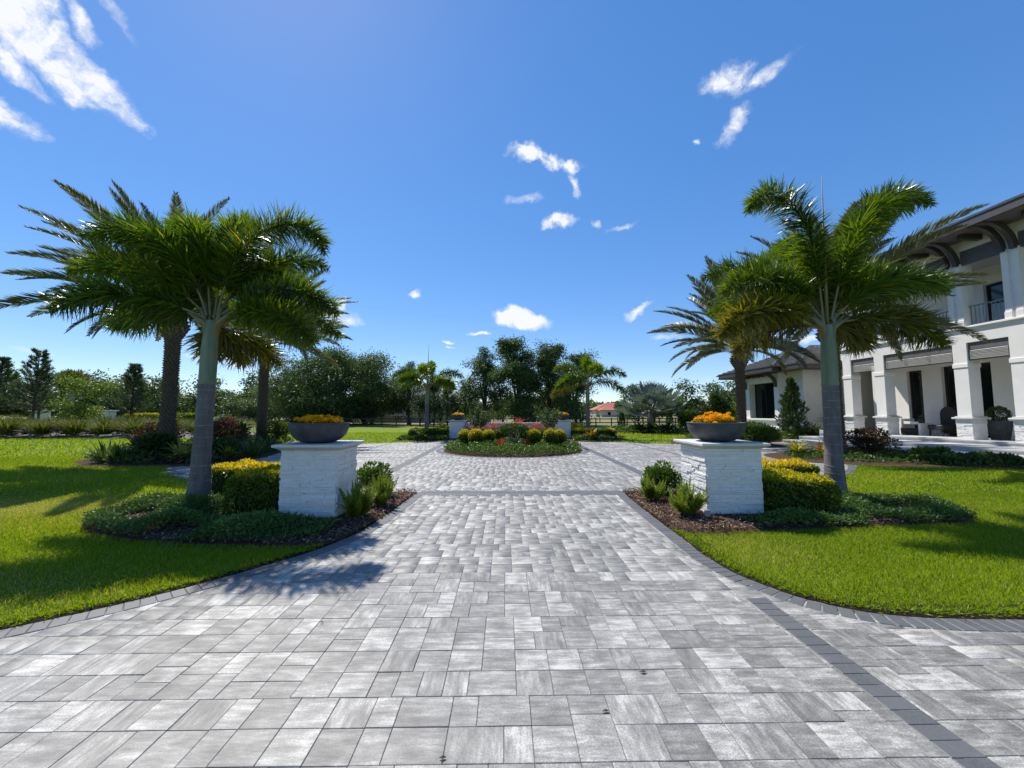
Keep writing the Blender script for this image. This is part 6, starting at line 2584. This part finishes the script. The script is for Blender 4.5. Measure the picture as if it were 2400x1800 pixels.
spire('conifer', 'ragged pointed conifer against the white wing wall', 16.1, 21.6, 3.45, 1.3, 3600, CONIFER, 0.2, 0, None, (.1, 1), 1.1)
GA = 'small dark conifers along the paddock fence'
for lab, x, y, h in (('narrow dark conifer at the fence left of the silver fan palm', 10.85, 36.2, 1.75), ('narrow dark conifer just left of the silver palm trunk', 12.6, 33.5, 2.0), ('narrow dark conifer just right of the silver palm trunk', 14.6, 34.5, 2.1),
                     ('narrow conifer furthest right before the left palm of the wing', 19.6, 37.5, 2.0), ('narrow conifer left of the right bowl, by the fence', 16.6, 36.5, 1.9)):
    spire('conifer', lab, x, y, h, 0.8, 1700, CONIFER, 0.15, 0, GA, (0, .7))
leaf_bush('spiky_shrub', 'dark spiky shrub at the right end of the silver palm bed', 'shrub', 14.5, 30.3, .8, .7, 2.0, 1400, .3, STRAP, (0, .6), 0, None, 8, .4, True, .18)
leaf_bush('grey_shrub', 'grey green shrub right of the silver palm bed', 'shrub', 16.2, 29.2, 1.1, .8, 1.1, 1300, .13, TUFT, (.2, .9))
carpet('low_groundcover', 'low leafy cover along the silver palm bed', BEDS['bismarck'], 4500, 0.5, 0.16, GREENC, (0, .7), .5, 8, .3)
for lab, x in (('dark cycad left below the silver palm', 10.1), ('dark cycad right below the silver palm', 12.2), ('dark cycad below the silver palm trunk', 11.2)):
    blade_plant('cycad', lab, 'cycad', x, 29.4, STRAP, 60, 1.05, .14, .3, .45, (0, .45), .8, .1, .1)
leaf_bush('lime_shrub', 'light green young shrub behind the right bowl', 'shrub', 20.6, 33.5, 1.3, 1.0, 2.3, 1700, .2, YELLEAF, (0, .55))
leaf_bush('dark_shrub', 'tall dark shrub left of the right date palm trunk', 'shrub', 19.2, 34.5, 1.0, 1.0, 3.6, 2400, .24, CONIFER, (0, .8))


# ------------------------------------------------------------------ fences, houses and cars beyond
def board_fence(label, pts, h, step, group=None, gap=()):
    t = thing('board_fence', label, 'fence', (pts[0][0], pts[0][1], 0), 0, group)
    for (a, b) in zip(pts[:-1], pts[1:]):
        L_ = hypot(b[0] - a[0], b[1] - a[1])
        n = max(1, int(L_ / step))
        dx, dy = (b[0] - a[0]) / L_, (b[1] - a[1]) / L_
        for i in range(n + 1):
            px, py = a[0] + dx * L_ * i / n, a[1] + dy * L_ * i / n
            m = MB()
            m.box(px - .05, px + .05, py - .05, py + .05, -0.1, h + .08)
            m.build('post', BLACK, t)
        for z in (h * .5, h * .96):
            m = MB()
            ox, oy = -dy * .075, dx * .075
            vs = []
            for (qx, qy) in (a, b):
                for (s_, zz) in ((-.02, -.05), (.02, -.05), (.02, .05), (-.02, .05)):
                    vs.append((qx + ox - dy * s_, qy + oy + dx * s_, z + zz))
            m.add(vs, [(0, 1, 2, 3), (7, 6, 5, 4), (0, 4, 5, 1), (1, 5, 6, 2), (2, 6, 7, 3), (3, 7, 4, 0)])
            m.build('rail', BLACK, t)


board_fence('black board fence across the lawn behind the garden wall', [(-20, 43.5), (-7.0, 42.0), (13.0, 41.5)], 0.86, 1.55)
board_fence('black board fence dividing the far paddock', [(9.5, 62), (34, 60)], 1.0, 2.6)
board_fence('black board fence running away beside the silver palm', [(13.0, 41.5), (24.5, 40.0)], 0.9, 1.6)


def hip_house(name, label, x, y, w, d, hw, hr, wallm, roofm, wins=(), z=0, rz=0):
    t = thing(name, label, 'house', (x, y, z), rz)
    m = MB()
    m.box(-w / 2, w / 2, -d / 2, d / 2, -0.2, hw)
    place('wall', m.mesh('wall', wallm), t)
    e = .6
    m = MB()
    a = w / 2 + e
    b = d / 2 + e
    r = max(0.5, w / 2 - d / 2)
    V = [(-a, -b, hw), (a, -b, hw), (a, b, hw), (-a, b, hw), (-r, 0, hw + hr), (r, 0, hw + hr)]
    m.add(V, [(0, 1, 5, 4), (1, 2, 5), (2, 3, 4, 5), (3, 0, 4)], .5)
    m.add([(p[0], p[1], p[2] - .18) for p in V[:4]] + V[:4], [(0, 3, 2, 1), (0, 1, 5, 4), (1, 2, 6, 5), (2, 3, 7, 6), (3, 0, 4, 7)])
    place('roof', m.mesh('roof', roofm), t)
    for (wx, wz, ww, wh) in wins:
        m = MB()
        m.box(wx - ww / 2, wx + ww / 2, -d / 2 - .05, -d / 2 - .001, wz, wz + wh)
        o = place('window', m.mesh('window', WTRIM), t)
        m = MB()
        m.box(wx - ww / 2 + .08, wx + ww / 2 - .08, -d / 2 - .06, -d / 2 - .051, wz + .08, wz + wh - .08)
        place('pane', m.mesh('pane', GLASS), o)
    return t


ORANGE = plain('orange_roof_tile', (0.42, 0.13, 0.075), (0.34, 0.10, 0.06), 3, 0.8)
TANW = plain('tan_render', (0.34, 0.30, 0.235), (0.30, 0.265, 0.21), 2, 0.85)
CREAMW = plain('cream_render', (0.55, 0.50, 0.42), (0.50, 0.46, 0.39), 2, 0.85)
GREYR = plain('grey_shingle', (0.17, 0.175, 0.175), (0.22, 0.225, 0.225), 3, 0.85)
hip_house('neighbour_house', 'distant cream house with orange tiled roof', 35.5, 132, 11.5, 9, 2.4, 2.4, CREAMW, ORANGE, ((-3.5, .7, 1.4, 1.2), (0, .3, 1.2, 1.9), (3, .7, 1.4, 1.2)))
hip_house('neighbour_house', 'small front gable of the orange roofed house, in front of it', 33.0, 126, 5, 5, 2.2, 1.2, CREAMW, ORANGE, ((0, .5, 1.2, 1.2),))
hip_house('neighbour_house', 'tan house with grey roof half hidden behind the garden trees', -13.0, 68, 17, 10, 2.9, 2.6, TANW, GREYR, ((-5.5, .9, 1.3, 1.3), (-2.5, .9, 1.3, 1.3), (2.5, .2, 1.2, 2.1), (5.5, .9, 1.6, 1.3)))
m = MB()
t = thing('low_wall', 'tan garden wall in front of the tan house', 'wall', (-17.5, 58, 0))
m.box(-20.5, -15, 58, 58.3, 0, 1.05)
m.build('wall_body', TANW, t)
m = MB()
m.box(-20.6, -14.9, 57.95, 58.35, 1.051, 1.13)
m.build('coping', CAST, t)
t = thing('picnic_palm', 'small round palm in front of the orange roofed house', 'palm tree', (32.5, 110, 0))
m = MB()
m.tube([(0, 0, -.1), (0, 0, 2.4)], [0.22, .2], 8)
place('trunk', m.mesh('trunk', BARK), t)
n = 1200
d = rand_unit(n)
L = Leaves()
L.add(d * RNG.uniform(.1, 1.0, n)[:, None] * [1, 1, .75] + [0, 0, 3.0], d + [0, 0, .1], rand_unit(n), 1.1, .2, RNG.random(n))
place('crown', L.mesh('crown', OAKLEAF), t)

# berm pillars
for lab, x, y, w in (('pale boundary pillar with wide cap beside the trimmed hedge', -38.2, 38, .42), ('second pale boundary pillar, partly hidden left on the berm', -45.0, 38.5, .42)):
    t = thing('boundary_pillar', lab, 'pillar', (x, y, 0))
    m = MB()
    m.box(x - w, x + w, y - w, y + w, -0.1, 1.62)
    m.build('shaft', WTRIM, t)
    m = MB()
    m.box(x - w - .18, x + w + .18, y - w - .18, y + w + .18, 1.621, 1.74, .02)
    m.build('cap', CAST, t)
hedge('trimmed lime hedge between the pale pillar and the slim pine', -37.0, -34.2, 38.2, 39.6, 1.35, 2200, 0.18, None, .3, .35, 0, 'trimmed_hedge', 0, .18)
hedge('trimmed lime hedge behind the large date palm trunk', -33.8, -29.5, 38.4, 39.8, 1.35, 2600, 0.18, None, .3, .35, 0, 'trimmed_hedge', 0, .12)


def car(label, x, y, rz, paint, pickup=False, cat='car', L_=3.9):
    t = thing('parked_car' if not pickup else 'pickup_truck', label, cat, (x, y, 0), rz)
    h = 1.28
    prof = [(-L_ / 2, .35), (-L_ / 2, .72), (-L_ * .36, .80), (-L_ * .2, 1.22), (L_ * .16, 1.26), (L_ * .30, .86), (L_ * .48, .72), (L_ / 2, .42), (L_ / 2, .3)]
    if pickup:
        prof = [(-L_ / 2, .4), (-L_ / 2, .85), (-L_ * .08, .85), (-L_ * .05, 1.42), (L_ * .15, 1.45), (L_ * .26, .98), (L_ * .49, .9), (L_ / 2, .45)]
    w = .76
    m = MB()
    n = len(prof)
    vs = []
    for (px, pz) in prof:
        ins = 0.16 if pz > 1.0 else 0
        vs += [(px, -w + ins, pz), (px, w - ins, pz)]
    fs = [(2 * i, 2 * i + 1, 2 * i + 3, 2 * i + 2) for i in range(n - 1)] + [tuple(range(0, 2 * n, 2)), tuple(range(2 * n - 1, 0, -2)), (2 * n - 2, 2 * n - 1, 1, 0)]
    m.add(vs, fs)
    place('body', m.mesh('body', paint), t)
    for sy in (-1, 1):
        m = MB()
        zt = max(p[1] for p in prof)
        xa, xb = (-L_ * .25, L_ * .22) if not pickup else (-L_ * .03, L_ * .2)
        y0, y1 = sy * (w - .0), sy * (w - .125)
        m.add([(xa, y0 + sy * .012, .86), (xb, y0 + sy * .012, .86), (xb - .3, y1 + sy * .012, zt - .07), (xa + .25, y1 + sy * .012, zt - .07)], [(0, 1, 2, 3)])
        place('side_window', m.mesh('side_window', GLASS), t)
    m = MB()
    if not pickup:
        m.add([(-L_ * .35 - .012, -w + .1, .83), (-L_ * .35 - .012, w - .1, .83), (-L_ * .215 - .012, w - .2, 1.19), (-L_ * .215 - .012, -w + .2, 1.19)], [(0, 1, 2, 3)])
    else:
        m.add([(-L_ * .08 - .012, -w + .12, .95), (-L_ * .08 - .012, w - .12, .95), (-L_ * .055 - .012, w - .18, 1.36), (-L_ * .055 - .012, -w + .18, 1.36)], [(0, 1, 2, 3)])
    place('rear_window', m.mesh('rear_window', GLASS), t)
    for sx in (-.31, .31):
        for sy in (-1, 1):
            m = MB()
            c = []
            for k in range(14):
                a = 2 * pi * k / 14
                c.append((sx * L_ + .29 * cos(a), .29 + .29 * sin(a)))
            vs = [(p[0], sy * (w - .16), p[1]) for p in c] + [(p[0], sy * (w + .02), p[1]) for p in c]
            fs = [tuple(range(14)), tuple(range(27, 13, -1))] + [(i, (i + 1) % 14, 14 + (i + 1) % 14, 14 + i) for i in range(14)]
            m.add(vs, fs)
            place('wheel', m.mesh('wheel', BLACK), t)
    for sy in (-.55, .55):
        m = MB()
        m.box(-L_ / 2 - .015, -L_ / 2 + .05, sy - .14, sy + .14, .58, .70)
        place('tail_light', m.mesh('tail_light', plain('red_lamp', (.35, .02, .02), None, 5, .3) if 'red_lamp' not in MATS else MATS['red_lamp']), t)
    return t


SILVER = plain('silver_paint', (0.55, 0.56, 0.57), (0.52, 0.53, 0.54), 1, 0.3, spec=.6)
WHITEP = plain('white_paint', (0.78, 0.78, 0.78), (0.76, 0.76, 0.76), 1, 0.3, spec=.6)
DARKP = plain('dark_paint', (0.012, 0.013, 0.014), (0.014, 0.015, 0.016), 1, 0.25, spec=.6)
car('silver sedan parked under the trees seen from behind', -40.2, 57.5, radians(62), SILVER)
car('white pickup parked right of the silver sedan', -37.4, 57.5, radians(58), WHITEP, True, 'pickup', 4.4)
car('white hatchback behind the pines at the far left', -61.5, 46.5, radians(8), WHITEP)
car('dark sedan behind the lime green tree on the left', -50.0, 43.5, radians(4), DARKP)

# far left berm: clumps of ornamental grass on pale gravel
tufts = []
for i in range(5):
    V, F, T = blade_clump(330, 0.95, 0.035, 0.28, 0.5, (0.1, 1.0), 3, 1.1, 0.28)
    tufts.append(np_mesh('ornamental_grass', V, F, TUFT, T))
rg = random.Random(21)
spots = [(-32.2, 24.4), (-30.0, 24.0), (-28.1, 24.0), (-26.3, 24.1), (-24.6, 24.0), (-22.6, 24.2), (-34.6, 24.2), (-36.5, 24.2), (-33.4, 25.0), (-31.0, 24.6), (-29.0, 24.4), (-27.2, 24.5), (-25.4, 24.5), (-23.9, 24.6), (-21.8, 25.0), (-20.3, 26.0), (-30.0, 26.5), (-27.6, 26.8), (-25.0, 26.6), (-22.9, 27.2), (-20.8, 28.2), (-32.6, 27.2), (-29.3, 29.0), (-26.6, 29.2), (-24.0, 29.4), (-34.6, 29.5), (-31.8, 29.8), (-36.6, 27.0), (-37.5, 30.0), (-18.6, 27.2), (-19.2, 25.4), (-21.6, 30.2), (-28.0, 31.0), (-40.0, 28.0), (-42, 30), (-35.4, 25.0), (-38.0, 24.6), (-33.6, 32.0), (-30.5, 32.6)]
spots = sorted(spots, key=lambda q: q[0] / q[1])
cnt_ = [0, 0]
for i, (x, y) in enumerate(spots):
    o = place('ornamental_grass', tufts[i % 5], loc=(x + rg.uniform(-.3, .3), y + rg.uniform(-.2, .2), 0.2))
    s = rg.uniform(0.75, 1.25) * (1.0 if y < 26 else 1.2)
    o.scale = (s, s, s * rg.uniform(.85, 1.1))
    o.rotation_euler = (0, 0, rg.uniform(0, 6))
    front = y < 25.6
    kf = 0 if front else 1
    tag(o, '%s grass clump from the left in the %s of the gravel berm' % (ORD[cnt_[kf]], 'front row' if front else 'back rows'), 'ornamental grass', 'front row grass clumps' if front else 'back row grass clumps')
    cnt_[kf] += 1
carpet('meadow_grass', 'soft uncut grass along the back of the berm', [(-60, 27.5), (-34, 27.8), (-20, 28.0), (-17.5, 29.5), (-20, 36), (-34, 38), (-60, 40)], 17000, 0.75, 0.4, TUFT, (0.1, .9), 0.08, 5, .15)
n = 2500
X, Y = RNG.uniform(-46, -17, n), RNG.uniform(23, 28, n)
k = in_poly(X, Y, BEDS['berm'])
L = Leaves()
L.add(np.column_stack([X, Y, 0.12 + 0.25 * RNG.random(n)])[k], rand_unit(k.sum()) * [1, 1, .3], rand_unit(k.sum()) + [0, 0, 1], .16 * RNG.uniform(.5, 1.4, k.sum()), .1, RNG.random(k.sum()))
o = place('gravel', L.mesh('gravel', GRAVEL), kind='stuff')
o['label'] = 'pale gravel scattered over the front of the berm'

# bed below the left date palms
PB = BEDS['palm_left']
carpet('dark_groundcover', 'dark low foliage below the two left date palms', [(-13.3, 12.6), (-12.0, 11.75), (-10.5, 11.55), (-8.9, 11.7), (-8.5, 12.4), (-8.6, 14.0), (-9.1, 16.0), (-9.8, 17.6), (-10.4, 19.4), (-11.6, 20.4), (-13.0, 19.6), (-13.4, 17), (-13.7, 14.6)], 15000, 0.42, 0.13, OAKLEAF, (0, .8), 0.4, 3, .3)
for lab, x, y, ln, n, tone in (('clump of upright strap leaves at the left end of the date palm bed', -12.1, 12.15, .72, 60, (.2, 1)), ('smaller clump of strap leaves next to the largest clump', -11.5, 12.0, .62, 40, (.1, .8)), ('strap leaf clump behind the left foxtail trunk', -8.7, 13.6, .66, 50, (.2, 1)), ('strap leaf clump near the second date palm', -9.3, 15.4, .7, 46, (.1, .9))):
    blade_plant('strap_leaf_plant', lab, 'leafy plant', x, y, STRAP, n, ln, 0.065, .25, .3, tone, 1.2, .22, .04)
blade_plant('bromeliad', 'bright lime bromeliad in front of the large date palm', 'bromeliad', -9.75, 11.95, BROM, 46, .62, .075, .3, .55, (0, .55), .75, .08, .22)
blade_plant('bromeliad', 'small lime bromeliad close to the left foxtail trunk', 'bromeliad', -8.75, 12.5, BROM, 34, .42, .06, .3, .5, (.1, .5), .8, .06, .2)
leaf_bush('reddish_shrub', 'reddish shrub left of the large date palm trunk', 'shrub', -12.0, 13.6, .85, .7, 1.3, 2600, .10, REDSH, (0, .85), 0, None, 12)
leaf_bush('reddish_shrub', 'coral tinged shrub right of the large date palm trunk', 'shrub', -10.2, 14.2, .7, .7, 1.35, 2600, .09, REDSH, (.25, 1), 0, None, 12)
leaf_bush('dark_shrub', 'dark leafy shrub in front of the large date palm trunk', 'shrub', -10.9, 12.5, .8, .6, .95, 2200, .12, OAKLEAF, (0, .5), 0, None, 10)
red_flowers('spray of red flowers beside the left foxtail trunk', -9.55, 13.7, .25, 1.32, 22, None)
leaf_bush('dark_shrub', 'dark mound of foliage left of the second date palm', 'shrub', -12.3, 17.6, .9, .7, 1.25, 2200, .13, OAKLEAF, (0, .7), 0, None, 10)
leaf_bush('grey_shrub', 'upright grey green shrub right of the second date palm', 'shrub', -10.6, 18.2, .6, .6, 1.15, 1700, .16, TUFT, (0, .6), 0, None, 10, .5, True, .22)
leaf_bush('dark_shrub', 'dark mound at the court edge behind the left hedge', 'shrub', -9.3, 13.0, .8, .6, .75, 1900, .11, OAKLEAF, (0, .5), 0, None, 10)
blade_plant('strap_leaf_plant', 'small brown green strap plant right of the second date palm', 'leafy plant', -9.7, 17.3, BROM, 36, .5, .06, .3, .3, (.1, .5), 1.0, .12, .05)

# bed in front of the wing
carpet('low_groundcover', 'low green shrubs between the wing and the steps', [(9.4, 19.6), (10.2, 18.3), (12.4, 18.0), (13.3, 19.9), (17.4, 21.6), (17.6, 23.0), (12.5, 23.5), (10.2, 22)], 14000, 0.55, 0.14, GREENC, (0.05, .95), 0.4, 9, .4)
leaf_bush('mound_shrub', 'bright green mound shrub at the left foot of the steps', 'shrub', 12.4, 18.7, 1.1, .8, .85, 2800, .12, GREENC, (.2, 1), 0, None, 14)
leaf_bush('mound_shrub', 'dark green shrub right behind the right bowl', 'shrub', 10.7, 19.6, .9, .8, .8, 2200, .12, OAKLEAF, (.2, 1), 0, None, 12)
leaf_bush('mound_shrub', 'grey green shrub below the wing window', 'shrub', 14.2, 22.3, 1.4, .7, .95, 2800, .14, PALELEAF, (.1, .9), 0, None, 14)
leaf_bush('mound_shrub', 'leafy shrub right of the pointed conifer', 'shrub', 17.2, 21.7, 1.0, .5, .8, 1800, .14, PALELEAF, (.2, 1), 0, None, 10)
blade_plant('dark_bamboo_palm', 'dark feathery potted palm behind the foxtail trunk', 'potted plant', 18.1, 21.4, STRAP, 40, .9, .09, .35, .7, (0, .3), .9, .06, .75)
# bed before the steps
carpet('low_groundcover', 'low dark plants along the lawn edge before the steps', [(9.5, 12.6), (10.2, 11.8), (12.2, 11.1), (15.0, 10.3), (17.9, 8.9), (17.6, 10), (15.0, 13.0), (14.3, 14.9), (12.0, 14.8), (10.6, 14.4), (9.8, 13.7)], 15000, 0.2, 0.10, GREENC, (0, .6), 0.45, 12, .3)
for lab, x, y, n, tone in (('yellow bromeliads left in the bed before the steps', 10.1, 13.4, 40, (.3, .8)), ('orange tinged bromeliads close to the right foxtail trunk', 10.7, 13.0, 40, (.5, 1.0)), ('yellow green bromeliads behind the orange tinged ones', 10.5, 13.9, 36, (.2, .75))):
    blade_plant('bromeliad', lab, 'bromeliad', x, y, BROM, n, .5, .055, .3, .5, tone, .85, .1, .2)
leaf_bush('reddish_shrub', 'dark red shrub right of the right foxtail trunk', 'shrub', 12.5, 13.3, .8, .7, 1.05, 2800, .09, REDSH, (0, .6), 0, None, 12)
leaf_bush('mound_shrub', 'bright green leafy plant before the middle of the steps', 'shrub', 13.6, 12.3, .45, .45, .45, 900, .14, GREENC, (.4, 1), 0, None, 8)
for lab, x, y, h in (('dark spreading shrub in the middle of the bed before the steps', 14.5, 11.5, .30), ('dark spreading shrub at the right end of the bed', 15.9, 10.7, .30), ('dark spreading shrub left of the middle of that bed', 13.2, 11.5, .28), ('dark spreading shrub cut by the right edge of the photo', 16.6, 10.0, .36)):
    leaf_bush('spreading_shrub', lab, 'shrub', x, y, .85, .5, h, 2000, .11, OAKLEAF, (0, .6), 0, None, 10)

# planter with clipped ball on the porch
t = thing('porch_planter', 'tapered grey planter with a clipped ball shrub by the front door', 'planter', (19.0, 14.7, ZP))
m = MB()
for z0, z1, a, b in ((ZP + 0.001, ZP + .72, .17, .25),):
    m.add([(19 - a, 14.7 - a, z0), (19 + a, 14.7 - a, z0), (19 + a, 14.7 + a, z0), (19 - a, 14.7 + a, z0), (19 - b, 14.7 - b, z1), (19 + b, 14.7 - b, z1), (19 + b, 14.7 + b, z1), (19 - b, 14.7 + b, z1)],
          [(3, 2, 1, 0), (4, 5, 6, 7), (0, 1, 5, 4), (1, 2, 6, 5), (2, 3, 7, 6), (3, 0, 4, 7)])
m.build('pot', BOWL, t)
n = 1500
d = rand_unit(n)
L = Leaves()
L.add(d * .29 * RNG.uniform(.7, 1.05, n)[:, None] + [0, 0, .98], d + rand_unit(n), rand_unit(n), .06, .035, RNG.uniform(0, .6, n))
place('ball', L.mesh('ball', OAKLEAF), t)

# a few dry leaf scraps on the paving
for lab, x, y, s in (('dry leaf scrap right of the middle on the paving', .82, 2.42, .024), ('thin dry leaf scrap below the larger one', .52, 2.12, .02), ('tiny dry leaf scrap on the left paving', -1.35, 3.0, .016), ('dry leaf scrap in a joint near the bottom edge', -.28, 1.86, .018)):
    m = MB()
    vs = [(-s, 0, .002), (0, -s * .45, .006), (s, .1 * s, .003), (0.1 * s, s * .5, .008), (0, 0, .012)]
    m.add(vs, [(0, 1, 4), (1, 2, 4), (2, 3, 4), (3, 0, 4)])
    o = place('dry_leaf', m.mesh('dry_leaf', BARK), loc=(x, y, 0.004))
    tag(o, lab, 'leaf')
